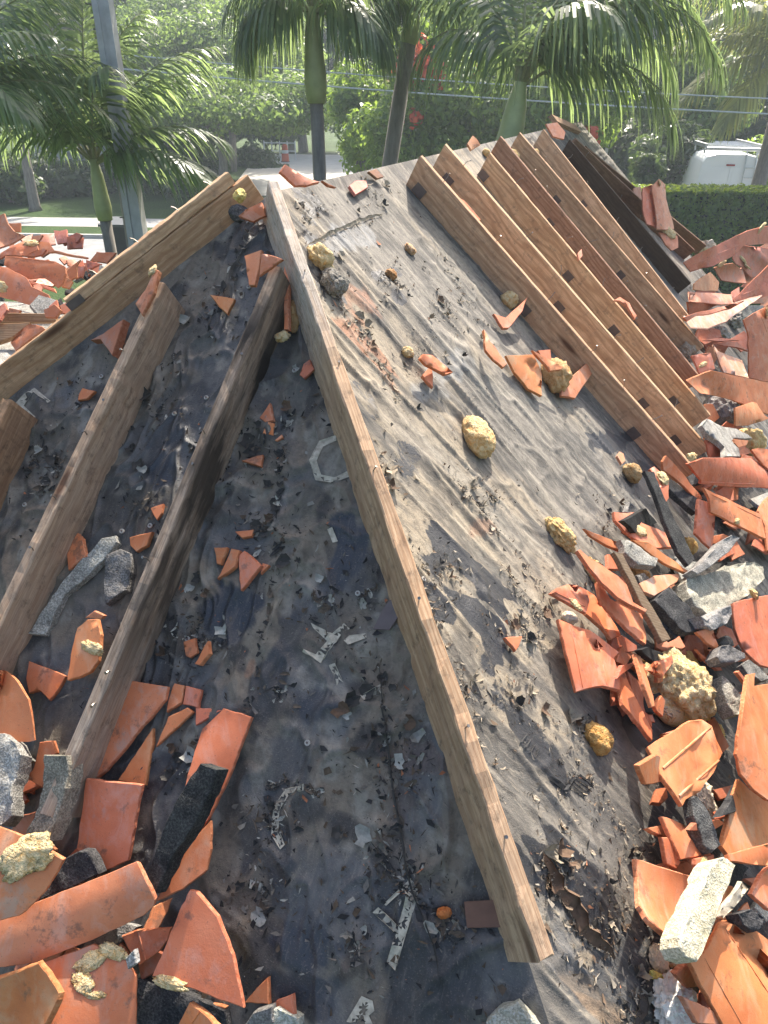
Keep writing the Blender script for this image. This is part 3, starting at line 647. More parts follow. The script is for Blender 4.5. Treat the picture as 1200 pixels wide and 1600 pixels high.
strap(beam2, beam2['len']*.965, -.004, 0, -.012, -(h2-h1)*.96, .06)
for s in (.1, .3, .55, .8): nail(beam2, beam2['len']*s, .02, (.3, -.4), .03, .5)
# ------------------------------------------------------------------ broken tiles, mortar, foam, felt
ZR = dict(a=(0, 1000, 2.6667), b=(820, 950, 2.4605), c=(820, 560, 3.1579), d=(0, 680, 2.7273), e=(380, 230, 2.5), g=(340, 640, 2.1429), h=(340, 1100, 1.7143),
          i=(1000, 560, 5.335), j=(860, 860, 5.335), k=(1000, 840, 5.335), l=(1000, 1100, 6.0), m=(960, 1340, 5.0), n=(0, 320, 5.0), o=(0, 1360, 2.6087),
          q=(1000, 340, 5.335), r=(0, 240, 2.7273), t=(600, 170, 2.3077), z=(940, 240, 3.8077), p=(0, 0, 1.0))
def PX(z, pts):
    ox, oy, s = ZR[z]; return [(ox+x/s, oy+y/s) for x, y in pts]
def inplane(c, ang, P0, n):
    """unit vector in the plane whose picture runs at this angle (0 right, 90 up) through c"""
    q = hitp(c[0]+4*math.cos(R_(ang)), c[1]-4*math.sin(R_(ang)), P0, n); return nrm(q-P0)
def inplane_safe(c, ang, P0, n):
    d = math.cos(R_(ang))*_X+math.sin(R_(ang))*_U; d = d-n*(d@n); return nrm(d)
class Surf:
    """the gently curved sheet a fragment lies in"""
    def __init__(s, c, plane, tilt, curve, h):
        Pb, nb = PLANES[plane]; s.c = c
        s.P0 = hitp(c[0], c[1], Pb+nb*h, nb); n = nb
        for (dr, dg) in (tilt or []):
            d = inplane_safe(c, dr, s.P0, n); n = nrm(n*math.cos(R_(dg))+d*math.sin(R_(dg)))
        v = nrm(EYE-s.P0)
        if n@v < .16: n = nrm(n+v*(.18-n@v))           # never quite edge on
        s.n = n; s.k = 0
        s.e1 = inplane_safe(c, curve[0] if curve else 0, s.P0, n); s.e2 = np.cross(n, s.e1)
        if curve: s.k = curve[1]
    def hit(s, uv):
        r = rays(uv); q = EYE-s.P0
        t0 = -(q@s.n)/(r@s.n)
        if not s.k: t = t0
        else:
            A = s.k/2*(r@s.e2)**2; B = r@s.n+s.k*(q@s.e2)*(r@s.e2); C = q@s.n+s.k/2*(q@s.e2)**2
            D = B*B-4*A*C; t = t0.copy(); ok = (D > 0) & (np.abs(A) > 1e-9)
            sq = np.sqrt(np.maximum(D, 0)); A_ = np.where(np.abs(A) < 1e-9, 1, A)
            t1 = (-B+sq)/(2*A_); t2 = (-B-sq)/(2*A_); tt = np.where(np.abs(t1-t0) < np.abs(t2-t0), t1, t2)
            t = np.where(ok & (np.abs(tt-t0) < .25), tt, t0)
        return EYE+r*t[:, None]
    def normal(s, P):
        b = (P-s.P0)@s.e2; N = s.n[None]+(s.k*b)[:, None]*s.e2[None]; return N/np.linalg.norm(N, axis=1)[:, None]
def shard(name, label, cat, z, pts, plane, layer=0, tilt=None, curve=None, thick=.013, mats=('tile', 'edge'), tint=(1, 1, 1), lines=(), foam=(), jag=.8, rough=0.0, group=None, seed=None, clear=None, parent=None, grid=None, ridge=.0022):
    pts = PX(z, pts); seed = seed if seed is not None else int(pts[0][0]*7+pts[0][1]*13)
    rr = random.Random(seed)
    # a broken outline: extra points along each side, a little off the line
    out = []
    for i, p in enumerate(pts):
        q = pts[(i+1) % len(pts)]; L = math.hypot(q[0]-p[0], q[1]-p[1]); m = max(1, min(6, int(L/9)))
        for j in range(m):
            t = j/m; a = jag*(1 if j else .4)
            out.append((p[0]+(q[0]-p[0])*t+rr.gauss(0, a*.55), p[1]+(q[1]-p[1])*t+rr.gauss(0, a*.55)))
    c = (sum(p[0] for p in pts)/len(pts), sum(p[1] for p in pts)/len(pts))
    xs = [p[0] for p in out]; ys = [p[1] for p in out]; size = max(max(xs)-min(xs), max(ys)-min(ys))
    st = grid or (max(4, size/13) if rough else max(5, size/9) if curve else size*2)
    inner = [Vector((x+rr.uniform(-.2, .2)*st, y+rr.uniform(-.2, .2)*st)) for x in np.arange(min(xs)+st*.5, max(xs), st) for y in np.arange(min(ys)+st*.5, max(ys), st)]
    # the outline point order must survive: keep inner points clear of it
    oa = np.array(out)
    inner = [p for p in inner if np.min(np.hypot(oa[:, 0]-p[0], oa[:, 1]-p[1])) > st*.35]
    vs, _, fs, ov, *_ = delaunay_2d_cdt([Vector(p) for p in out]+inner, [], [list(range(len(out)))], 1, 1e-3)
    vs = np.array([(p[0], p[1]) for p in vs])
    # keep the one connected piece and only the points it uses
    own = {}; fs = [tuple(f) for f in fs]; ed = {}
    for i, f in enumerate(fs):
        for q in range(len(f)): ed.setdefault(frozenset((f[q], f[(q+1) % len(f)])), []).append(i)
    comp = [-1]*len(fs); k = 0
    for i in range(len(fs)):
        if comp[i] >= 0: continue
        stack = [i]; comp[i] = k
        while stack:
            j = stack.pop(); f = fs[j]
            for q in range(len(f)):
                for m in ed[frozenset((f[q], f[(q+1) % len(f)]))]:
                    if comp[m] < 0: comp[m] = k; stack.append(m)
        k += 1
    best = max(range(k), key=lambda c_: sum(abs(np.cross(vs[f[1]]-vs[f[0]], vs[f[2]]-vs[f[0]])) for f, q in zip(fs, comp) if q == c_))
    fs = [f for f, q in zip(fs, comp) if q == best]; ids = sorted({i for f in fs for i in f}); mp = {o_: n_ for n_, o_ in enumerate(ids)}
    vs = vs[ids]; fs = [tuple(mp[i] for i in f) for f in fs]
    # boundary loop from the triangles
    cnt = {}
    for f in fs:
        for i in range(len(f)):
            e = (f[i], f[(i+1) % len(f)]); cnt[e] = cnt.get(e, 0)+1
    bnd = [e for e in cnt if (e[1], e[0]) not in cnt]
    Pb, nb = PLANES[plane]; cl = clear if clear is not None else .008+.035*layer
    h = cl+thick
    for it in range(3):
        S = Surf(c, plane, tilt, curve, h); T = S.hit(vs); low = ((T-Pb)@nb).min()
        h += (cl+thick*.8)-low
    N = S.normal(T)
    if rough:
        e = rough*np.array([mnoise.noise(V(p*22+seed))+.6*mnoise.noise(V(p*60+seed))+.35*mnoise.noise(V(p*130+seed)) for p in T]); T = T+N*e[:, None]
    n0 = len(T); B = T-N*thick
    if rough: B = B+N*(rough*np.array([mnoise.noise(V(p*25+seed+9)) for p in B]))[:, None]
    tri = [tuple(f) if np.cross(T[f[1]]-T[f[0]], T[f[2]]-T[f[0]])@N[f[0]] > 0 else tuple(f)[::-1] for f in fs]
    flip = tri[0] != tuple(fs[0])
    # small eased rim round the top
    Cn = T.mean(0); rim = T.copy(); bi = sorted({i for e in bnd for i in e})
    F = list(tri); MI = [0]*len(tri)
    ch = min(.0022, thick*.2); low_ = {}
    Vx = list(T)
    inward = {i: np.zeros(3) for i in bi}
    for (p, q) in bnd:
        d = T[q]-T[p]; L = np.linalg.norm(d); d = d/max(L, 1e-9); w = np.cross(N[p], d); w = w if not flip else -w
        inward[p] = inward[p]+w; inward[q] = inward[q]+w
    dup = {}
    for i in bi:
        w = inward[i]; L = np.linalg.norm(w); w = w/L if L > 1e-6 else w
        low_[i] = len(Vx); Vx.append(T[i]-N[i]*ch); Vx[i] = T[i]+w*ch
    for i in bi: dup[i] = len(Vx); Vx.append(Vx[i])
    base = len(Vx)
    Vx += list(B)
    for (p, q) in bnd:
        qd = [(p, q)][0]
        a = (dup[p], low_[p], low_[q], dup[q]); b_ = (low_[p], base+p, base+q, low_[q])
        if flip: a, b_ = a[::-1], b_[::-1]
        F += [a, b_]; MI += [1, 1]
    F += [tuple(base+i for i in t_)[::-1] for t_ in tri]; MI += [0]*len(tri)
    o = mesh_obj(name, np.array(Vx), F, [MT[mats[0]], MT[mats[1]]], parent, S.P0, smooth=False, mat_idx=MI)
    if curve or rough:
        sm = [m == 0 for m in MI]; o.data.polygons.foreach_set('use_smooth', sm)
    v = rr.uniform(.84, 1.14); hv = .5 if mats[0] == 'tile' else .1; o.color = (tint[0]*v, tint[1]*v*(1+hv*rr.uniform(-.2, .26)), tint[2]*v*(1+hv*rr.uniform(-.24, .36)), 1)
    if not parent: tag(o, label, cat, group)
    for ln in lines:                                   # moulded ribs that run over the face
        (x0, y0), (x1, y1) = PX(z, ln); m = 6; rv = []; rf = []
        L_ = S.hit(np.array([(x0+(x1-x0)*t, y0+(y1-y0)*t) for t in np.linspace(.02, .98, m)])); NL = S.normal(L_); dd = nrm(L_[-1]-L_[0])
        for p, n in zip(L_, NL):
            w = nrm(np.cross(n, dd)); rv += [p-w*ridge*1.3-n*.001, p-w*ridge*.5+n*ridge, p+w*ridge*.5+n*ridge, p+w*ridge*1.3-n*.001]
        for i in range(m-1):
            for j in range(3): rf.append((i*4+j, i*4+j+1, i*4+j+5, i*4+j+4))
        rb_ = mesh_obj('rib', np.array(rv), rf, MT[mats[0]], o, L_[0]); rb_.color = o.color
    for fm in foam:
        foam_on(o, S, z, *fm)
    return o
def foam_on(o, S, z, x, y, rx, ry, ang=0, hgt=.5, tint=(1, 1, 1)):
    ox, oy, s = ZR[z]; c = (ox+x/s, oy+y/s); P = S.hit(np.array([c]))[0]; n = S.normal(P[None])[0]
    blob('foam_residue', None, None, c, rx/s, ry/s, ang, None, P=P, n=n, hgt=hgt*.62, mat='foam', parent=o, tint=tint, bumpy=.5, freq=1.5, seed=int(x*3+y))
def blob(name, label, cat, c, rx, ry, ang, plane, P=None, n=None, hgt=.6, mat='foam', parent=None, tint=(1, 1, 1), bumpy=.3, box=1.0, seed=0, sub=4,  clear=0.0, group=None, freq=1.0, tilt=None):
    """an irregular lump; rx, ry are its half sizes as seen"""
    if P is None:
        Pb, nb = PLANES[plane]; n = nb; P = hitp(c[0], c[1], Pb+nb*clear, nb)
        if tilt:
            for dr, dg in tilt:
                d = inplane_safe(c, dr, P, n); n = nrm(n*math.cos(R_(dg))+d*math.sin(R_(dg)))
    dist = (P-EYE)@_F; sc = dist/FPX
    e1 = inplane_safe(c, ang, P, n); e2 = np.cross(n, e1)
    v = nrm(EYE-P); fs = lambda e: max(.72, math.sqrt(max(0, 1-(e@v)**2)))
    A, Bx = rx*sc/fs(e1), ry*sc/fs(e2); Hh = hgt*(A+Bx)/2
    bm = bmesh.new(); bmesh.ops.create_icosphere(bm, subdivisions=sub, radius=1)
    Q = np.array([p.co[:] for p in bm.verts]); F = [tuple(p.index for p in f.verts) for f in bm.faces]; bm.free()
    if box < 1: Q = np.sign(Q)*np.abs(Q)**box; 
    sd = seed*3.7
    nz = np.array([mnoise.noise(V(p*1.3*freq+sd))*.6+mnoise.noise(V(p*3.1*freq+sd))*.42-abs(mnoise.noise(V(p*3.6*freq+sd+5)))*.40+mnoise.noise(V(p*9*freq+sd))*.22+mnoise.noise(V(p*18*freq+sd))*.14 for p in Q])
    Q = Q*(1+bumpy*nz)[:, None]
    W = P+Q[:, :1]*A*e1+Q[:, 1:2]*Bx*e2+np.maximum(Q[:, 2:3], -.55)*Hh*n
    if plane is not None:
        Pb, nb = PLANES[plane]; low = ((W-Pb)@nb).min(); W = W-nb*(low-clear*0-.0)*1.0 if low > 0 else W-nb*min(0, low+.004)
    o = mesh_obj(name, W, F, MT[mat], parent, P, smooth=(mat in ('foam',)))
    o.color = (*tint, 1)
    if not parent: tag(o, label, cat, group)
    return o
def T_(label, z, pts, plane, layer=0, tilt=None, curve=None, **kw):
    return shard('tile_shard', label, 'tile shard', z, pts, plane, layer, tilt, curve, **kw)
def Mo(label, z, pts, plane, layer=0, tilt=None, curve=None, mat='mortar', thick=.03, rough=.006, **kw):
    return shard('mortar_chunk', label, 'mortar chunk', z, pts, plane, layer, tilt, curve, thick=thick, mats=(mat, mat), rough=rough, **kw)

LM = {'R': [((1072, 1180), 'saddle shaped ridge tile'), ((1105, 1410), 'pale mortar bar'), ((1078, 1068), 'biggest foam pad'), ((1130, 920), 'largest concrete chunk'), ((1150, 1520), 'great bottom right tile'), ((1030, 1400), 'scoop shaped tile'),
    ((1000, 930), 'grey wood stick'), ((1055, 800), 'charred flat stick'), ((1130, 740), 'level red tile with a pale rim'), ((1150, 810), 'ribbed sliding tile'), ((1130, 690), 'pale mortar wing'), ((1124, 644), 'pitted mortar boulder'), ((1130, 600), 'tile with a sooty stripe'),
    ((1160, 410), 'hollow barrel tile'), ((1120, 490), 'long white dusty tile'), ((920, 1020), 'large ribbed orange tile'), ((940, 920), 'long curved blades'), ((1060, 960), 'wide tarred slab'), ((1180, 980), 'great smooth curved tile'), ((1170, 1130), 'great lower tile'),
    ((1170, 1280), 'flat orange tile'), ((1058, 1566), 'white crumpled felt'), ((1126, 1236), 'wrinkled beige felt'), ((1018, 310), 'tall tile near the hedge'), ((1140, 565), 'pale pointed tile'), ((980, 800), 'grey foam bulb'), ((1090, 440), 'grey stained tile corner'), ((1195, 560), 'big smooth red tile'), ((1005, 1040), 'slender upright rim'), ((1060, 1310), 'speckled shard'),
    ((741, 688), 'egg shaped foam pad'), ((871, 838), 'ragged foam pad'), ((928, 1156), 'amber foam pad'), ((497, 408), 'yellow foam tuft'), ((517, 445), 'stone like mortar lump'), ((690, 567), 'crossed shards'), ((850, 590), 'cluster below the first batten'), ((791, 473), 'foam knob by the first batten'), ((609, 432), 'brown foam knob'), ((810, 1160), 'black print marks'), ((1000, 790), 'orange wedge'), ((640, 800), 'middle of the hip board'), ((720, 1080), 'lower half of the hip board'), ((560, 600), 'upper half of the hip board'), ((560, 290), 'pink chip on the ridge'), ((870, 1400), 'brown torn seam'), ((990, 1500), 'felt at the lower heap')],
  'H': [((620, 1430), 'big pale letter'), ((450, 1270), 'pale print arc'), ((520, 1000), 'pale print fork'), ((520, 720), 'pale print ring'), ((50, 620), 'pale corner print'), ((375, 880), 'row of four chips'), ((300, 1010), 'pair of chips in the dirt hollow'), ((340, 1180), 'long tile with the tarred bar'), ((275, 1110), 'cracked tile corner'), ((130, 870), 'tapered mortar strip'), ((755, 1425), 'rusty plate'), ((590, 940), 'dark plate'),
    ((350, 475), 'triangular chip between the battens'), ((420, 650), 'bright orange chip'), ((480, 575), 'rounded chip by the nail cap'), ((300, 1450), 'broad cracked triangle'), ((60, 1340), 'foam covered tile'), ((100, 1420), 'big barrel tile'), ((30, 1200), 'grey mortar lump'), ((90, 1230), 'broken mortar bar'), ((160, 1290), 'flat rectangular tile'), ((130, 1530), 'foam crescent tile'), ((440, 410), 'head of the long batten'), ((170, 520), 'brick coloured lump'), ((260, 650), 'middle of the long batten'), ((120, 680), 'first brown batten'), ((430, 1560), 'white mortar lump'), ((380, 1390), 'dirty pointed shard'), ((400, 720), 'thin chip pointing left')],
  'W': [((15, 360), 'upright curved tile'), ((60, 395), 'rubbly ended tile'), ((55, 425), 'long level tile'), ((40, 445), 'large pointed tile'), ((120, 410), 'jagged shard'), ((145, 415), 'tilted tile end'), ((105, 440), 'pink wedge'), ((110, 398), 'splintered rim'), ((40, 490), 'narrow striped board')]}
USED = {}
def near_label(lead, x, y, plane):
    """a description by the closest landmark and the side it lies on"""
    L = sorted(LM[plane], key=lambda q: (q[0][0]-x)**2+(q[0][1]-y)**2)
    for (lx, ly), nick in L[:7]:
        dx, dy = x-lx, y-ly
        side = ('just right of' if dx > 0 else 'just left of') if abs(dx) > abs(dy) else ('just below' if dy > 0 else 'just above')
        if math.hypot(dx, dy) < 12: side = 'tucked against'
        s = f'{lead} {side} the {nick}'
        if s not in USED: USED[s] = 1; return s
    return s
# ------------------------------------------------------------------ hip end, lower left: the big pieces
T_('largest flat shard leaning on the long batten, foam on its upper corner', 'a', [(470, 155), (700, 195), (690, 250), (640, 310), (560, 400), (480, 500), (440, 545), (405, 572), (372, 572), (430, 330)], 'H', 0, [(200, 6)], (75, 2.2), foam=[(462, 215, 18, 38, 80)])
T_('narrow pointed shard just right of the largest flat one', 'a', [(635, 365), (637, 430), (605, 605), (550, 597), (490, 585), (560, 480)], 'H', 0, None, (70, 2))
CK = ['upper left piece of the cracked tile corner split around a nail', 'upper right piece of the cracked tile corner split around a nail', 'lower pointed piece of the cracked tile corner split around a nail']
for p in ([(725, 180), (770, 190), (755, 262), (693, 300), (700, 250)], [(773, 190), (838, 208), (825, 282), (760, 268)], [(700, 320), (780, 282), (805, 300), (720, 380), (648, 446), (680, 370)]):
    T_(CK.pop(0), 'a', p, 'H', 0, [(rnd.uniform(0, 360), 5)], group='three pieces of one cracked tile corner')
T_('small triangular shard between the cracked corner and the long tile with the tarred bar', 'a', [(815, 280), (925, 292), (870, 325), (815, 356)], 'H')
T_('long tile half covered by a tarred mortar bar, its right edge catching the light', 'a', [(930, 283), (1048, 320), (1005, 440), (960, 560), (868, 752), (760, 880), (720, 860), (780, 560), (840, 370)], 'H', 0, [(160, 5)], (66, 4))
T_('dirty pointed shard below the tarred mortar bar', 'a', [(878, 752), (881, 870), (862, 960), (760, 1040), (650, 1088), (690, 1000), (790, 850)], 'H', 1, [(20, 8)], (60, 2))
T_('rectangular tile lying flat with a round mark near its upper edge', 'a', [(358, 578), (593, 603), (570, 720), (535, 920), (470, 950), (415, 972), (365, 925), (318, 870)], 'H', 1, [(270, 8)], (80, 1.6))
Mo('long tarred mortar bar lying across the long orange tile', 'a', [(835, 515), (905, 540), (870, 640), (800, 780), (720, 900), (640, 1060), (605, 1020), (640, 900), (700, 740), (790, 570)], 'H', 2, [(200, 10)], None, 'tar', .045, .005)
T_('big barrel tile lying crosswise at the lower left, whitish scuffs on its back', 'a', [(572, 920), (648, 1083), (640, 1110), (600, 1150), (390, 1250), (150, 1345), (0, 1367), (-60, 1370), (-60, 1180), (100, 1110), (330, 1020)], 'H', 3, [(290, 12)], (24, 9))
T_('tile at the left edge carrying a large round foam patty', 'a', [(0, 775), (110, 820), (265, 915), (235, 975), (180, 1060), (110, 1130), (80, 1150), (0, 1170), (-50, 1160), (-50, 760)], 'H', 4, [(310, 10)], (40, 4), foam=[(108, 905, 108, 78, 25, .28)])
Mo('black tarred mortar wedge between the foam tile and the big barrel tile', 'a', [(330, 880), (365, 882), (412, 975), (300, 1030), (160, 1085), (235, 975), (270, 910)], 'H', 2, [(300, 10)], None, 'tar', .04, .006)
T_('dark red curved tile in the bottom left corner with a pale broken rim', 'a', [(0, 1410), (90, 1375), (160, 1345), (210, 1410), (247, 1470), (240, 1500), (190, 1600), (150, 1640), (-40, 1640), (-40, 1420)], 'H', 3, [(230, 16)], (50, -6))
T_('tile at the bottom left with a crescent of torn foam and grey stains', 'a', [(170, 1345), (390, 1265), (520, 1330), (570, 1400), (568, 1660), (190, 1660), (250, 1480)], 'H', 2, [(30, 12)], (60, 4), foam=[(385, 1335, 70, 34, 30, .3), (470, 1300, 60, 26, -20, .35), (345, 1430, 36, 50, 70, .3), (400, 1480, 40, 16, 0, .3)])
T_('broad triangular shard with a crack across its lower edge', 'a', [(790, 1040), (815, 1045), (905, 1150), (970, 1310), (1017, 1535), (900, 1495), (790, 1450), (632, 1400), (690, 1270), (745, 1130)], 'H', 2, [(180, 7)], (85, 1.8), foam=[(710, 1430, 74, 24, -8, .5)])
T_('ribbed shard wedged left of the broad cracked triangle', 'a', [(505, 1235), (570, 1210), (712, 1200), (700, 1250), (650, 1310), (580, 1358), (540, 1300)], 'H', 1, [(330, 12)], None, lines=[((575, 1215), (605, 1335))])
T_('shaded shard standing on edge under the dirty pointed one', 'a', [(600, 1200), (640, 1110), (720, 1072), (700, 1130), (660, 1205), (560, 1215)], 'H', 0, [(20, 38)])
T_('small shard nearest the bottom edge beside a white mortar lump', 'o', [(995, 540), (1045, 480), (1090, 435), (1095, 545)], 'H', 0, [(200, 10)])
T_('squarish orange crumb right of the broad cracked triangle', 'o', [(1125, 530), (1190, 505), (1197, 600), (1140, 575), (1120, 560)], 'H', 0, [(200, 15)])
T_('tiny wedge beside the squarish orange crumb', 'o', [(1080, 555), (1120, 540), (1130, 580), (1078, 585)], 'H', 0)
T_('tile end sticking up at the bottom edge under the broad cracked triangle', 'o', [(770, 540), (830, 580), (890, 640), (720, 640)], 'H', 2, [(200, 20)], None, lines=[((815, 575), (770, 638))])
T_('curved shard at the left edge above the grey mortar lump', 'a', [(10, 125), (60, 165), (115, 250), (130, 330), (142, 418), (60, 420), (0, 400), (-40, 390), (-40, 150)], 'H', 1, [(200, 8)], (80, 5))
T_('notched shard with a nail hole between the two brown battens', 'a', [(120, 88), (200, 118), (275, 150), (240, 210), (205, 252), (165, 210), (120, 222), (108, 160)], 'H', 0, None, (80, 2))
T_('tall shard with a torn foam streak leaning on the long batten', 'd', [(370, 785), (415, 782), (430, 850), (420, 960), (385, 1010), (340, 1030), (285, 1045), (305, 910), (330, 820)], 'H', 1, [(180, 10)], (80, 4), foam=[(392, 905, 26, 50, 75, .25)])
T_('cap shard lying on top of the tall foam streaked one', 'd', [(360, 780), (400, 748), (445, 768), (430, 784), (400, 780)], 'H', 3, [(270, 14)])
T_('curved sliver behind the broken mortar bar at the lower left', 'a', [(165, 425), (215, 420), (232, 470), (200, 560), (175, 615), (110, 575), (140, 530)], 'H', 1, [(200, 16)], (70, 6))
T_('upright shard beside the brown batten left of the grey mortar strip', 'd', [(280, 485), (330, 415), (352, 440), (368, 515), (290, 575)], 'H', 0, [(180, 10)])
T_('small shard half under the long batten, higher of a pair', 'd', [(640, 310), (695, 290), (690, 330), (668, 362)], 'H', 0)
T_('small shard half under the long batten with black tar on it, lower of a pair', 'd', [(550, 435), (648, 410), (625, 470), (580, 497), (555, 470)], 'H', 0, [(200, 8)])
T_('leftmost chip of the row of four in the middle of the hip end', 'd', [(910, 478), (968, 478), (940, 550), (922, 548)], 'H', 0, [(180, 10)])
T_('slanted chip second from the left in the row of four', 'd', [(985, 482), (1022, 490), (1000, 560), (960, 590), (925, 612), (960, 540)], 'H', 0, [(160, 12)])
T_('largest chip of the row of four, pointing down', 'd', [(1040, 492), (1113, 555), (1065, 615), (1025, 662), (1015, 560), (1020, 510)], 'H', 0, [(190, 12)])
T_('smallest chip at the right end of the row of four', 'd', [(1118, 545), (1148, 552), (1110, 590)], 'H', 0)
T_('rounded chip in the dirt hollow, left of a pair', 'd', [(780, 880), (830, 865), (843, 930), (810, 950), (790, 940)], 'H', 0, [(270, 12)], (80, 10))
T_('upright sliver in the dirt hollow, right of a pair', 'd', [(885, 875), (892, 930), (850, 980), (828, 975)], 'H', 0, [(180, 18)])
T_('low flat chip just above the row of four', 'd', [(1000, 410), (1080, 402), (1075, 430), (1030, 438)], 'H', 0)
T_('thin chip pointing left in the torn paper by the hip board', 'd', [(1028, 108), (1120, 82), (1112, 135), (1070, 120)], 'H', 0)
T_('pinkish chip, upper of two beside the hip board', 'r', [(1105, 1125), (1150, 1060), (1165, 1135), (1130, 1145)], 'H', 0, [(180, 10)], tint=(.95, 1.1, 1.15))
T_('bright orange chip, lower of two beside the hip board', 'r', [(1120, 1190), (1140, 1140), (1172, 1150), (1165, 1200), (1125, 1195)], 'H', 0, [(0, 8)], tint=(1.1, 1.05, .9))
T_('tiny twin crumb right of the bright orange chip', 'r', [(1170, 1222), (1200, 1195), (1206, 1210), (1180, 1226)], 'H', 0)
T_('triangular chip between the tops of the two brown battens', 'r', [(893, 600), (1000, 617), (970, 685), (930, 650)], 'H', 0, [(300, 6)])
T_('upright shard left of a pair leaning on the head of the long batten', 'r', [(1040, 435), (1113, 410), (1100, 500), (1085, 560), (1060, 560)], 'H', 1, [(180, 18)], (85, 3))
T_('shard right of a pair lying over the head of the long batten', 'r', [(1115, 425), (1150, 430), (1205, 450), (1150, 490), (1105, 522)], 'H', 4, [(270, 18)], (20, 5))
T_('small tilted chip on the membrane left of the first brown batten', 'r', [(335, 1025), (350, 998), (405, 1010), (370, 1045), (330, 1050)], 'H', 0, [(300, 10)])
T_('brick coloured triangular lump under the left hip beam', 'r', [(385, 795), (440, 765), (525, 705), (478, 860), (425, 790)], 'H', 0, [(200, 16)], thick=.03, tint=(.72, .85, .9))
T_('rounded tile shard lying on top of the first brown batten', 'r', [(575, 640), (620, 580), (660, 490), (678, 500), (655, 590), (605, 688)], 'H', 0, [(180, 14)], (70, 8), clear=.145, foam=[(650, 500, 26, 24, 30, .6)])
T_('cap shard just below the left hip beam near the peak', 'r', [(1015, 265), (1060, 230), (1115, 205), (1132, 265), (1080, 292)], 'H', 1, [(270, 14)], (20, 8))
T_('long thin stick of tile standing between the long batten and the hip board', 'e', [(158, 435), (176, 445), (176, 712), (158, 712)], 'H', 1, [(180, 20)], foam=[(152, 740, 20, 28, 90, .8)])
T_('rounded chip beside a nail cap below the standing tile stick', 'e', [(220, 890), (235, 845), (258, 828), (278, 868), (240, 905)], 'H', 0, [(270, 14)], (60, 10))
T_('red tile shard lying on the ridge just right of the hip board', 'e', [(143, 95), (165, 65), (240, 112), (300, 135), (250, 150), (205, 152)], 'R', 2, [(250, 20)], (-25, 6))
T_('small reddish chip at the ridge between the hip board and the battens', 'e', [(310, 130), (365, 158), (335, 152)], 'R', 1, [(270, 25)])
T_('brown chip lying on the ridge line', 'e', [(490, 95), (520, 85), (550, 115), (525, 122)], 'R', 0, [(270, 14)], tint=(.6, .75, .85))
T_('pink round stained chip near the ridge', 'e', [(415, 150), (440, 130), (480, 130), (488, 155), (440, 185)], 'R', 0, None, tint=(.95, .9, 1.3))
# mortar and felt on the hip end
Mo('tapered grey mortar strip lying between the two brown battens', 'd', [(435, 440), (490, 425), (497, 455), (440, 530), (350, 620), (270, 680), (190, 850), (120, 845), (150, 790), (240, 660), (310, 570)], 'H', 0, None, None, 'mortar', .025, .006)
Mo('dark mortar strip with a pale rounded head right of the tapered one', 'd', [(450, 510), (510, 482), (552, 500), (560, 560), (540, 660), (450, 720), (440, 620)], 'H', 0, None, None, 'mortar', .03, .008, tint=(.6, .6, .62))
Mo('broken mortar bar lying along the lower end of the long batten', 'a', [(185, 478), (280, 480), (285, 520), (270, 620), (225, 760), (190, 840), (110, 810), (150, 720), (180, 600)], 'H', 2, [(200, 12)], None, 'mortar', .05, .008, tint=(.8, .76, .68))
Mo('big grey mortar lump cut off by the left edge', 'a', [(-40, 390), (20, 388), (70, 430), (95, 480), (55, 600), (48, 730), (0, 775), (-40, 770)], 'H', 2, [(20, 10)], None, 'mortar', .06, .012)
Mo('black mortar slab under the broad cracked triangle', 'o', [(560, 440), (640, 470), (780, 510), (920, 570), (930, 640), (560, 640), (555, 520)], 'H', 0, None, None, 'tar', .03, .006)
Mo('white mortar lump at the bottom edge', 'o', [(1085, 575), (1130, 560), (1215, 605), (1215, 640), (1075, 640)], 'H', 0, None, None, 'pale', .04, .012, tint=(.85, .9, 1.05))
Mo('small pointed grey mortar flake beside the foam crescent', 'o', [(510, 360), (545, 322), (552, 380), (520, 405)], 'H', 5, [(200, 16)], None, 'mortar', .012, .002)
Mo('speckled mortar lump at the bottom edge by the hip board', 'h', [(720, 850), (760, 815), (805, 800), (850, 850), (870, 880), (720, 880)], 'H', 0, None, None, 'pale', .045, .012, tint=(.7, .75, .85))
blob('mortar_lump', 'grey stone like mortar lump beside the hip board with torn foam', 'mortar lump', (517, 447), 19, 21, 60, 'R', hgt=.75, mat='mortar', bumpy=.4, seed=5, sub=4, tint=(.62, .60, .58))
blob('mortar_lump', 'dark grey mortar clod stuck on the upper end of the left hip beam', 'mortar lump', (345, 286), 14, 15, 60, 'H', clear=.15, hgt=.7, mat='tar', bumpy=.35, seed=6, sub=3, tint=(2.2, 2.2, 2.2))
blob('foam_pad', 'orange foam clump on the head of the long batten', 'foam pad', (436, 418), 13, 10, 70, 'H', clear=.15, hgt=.9, bumpy=.5, seed=62, tint=(.8, .7, .6))
blob('foam_pad', 'orange foam knob between the hip board and the standing tile stick', 'foam pad', (463, 497), 10, 26, 0, 'H', hgt=.7, bumpy=.5, seed=63, tint=(.75, .6, .5))
blob('foam_pad', 'yellow foam tuft behind the peak of the left hip beam', 'foam pad', (384, 292), 10, 9, 70, 'R', clear=.05, hgt=.9, bumpy=.5, seed=64, tint=(1.1, 1.1, .7))
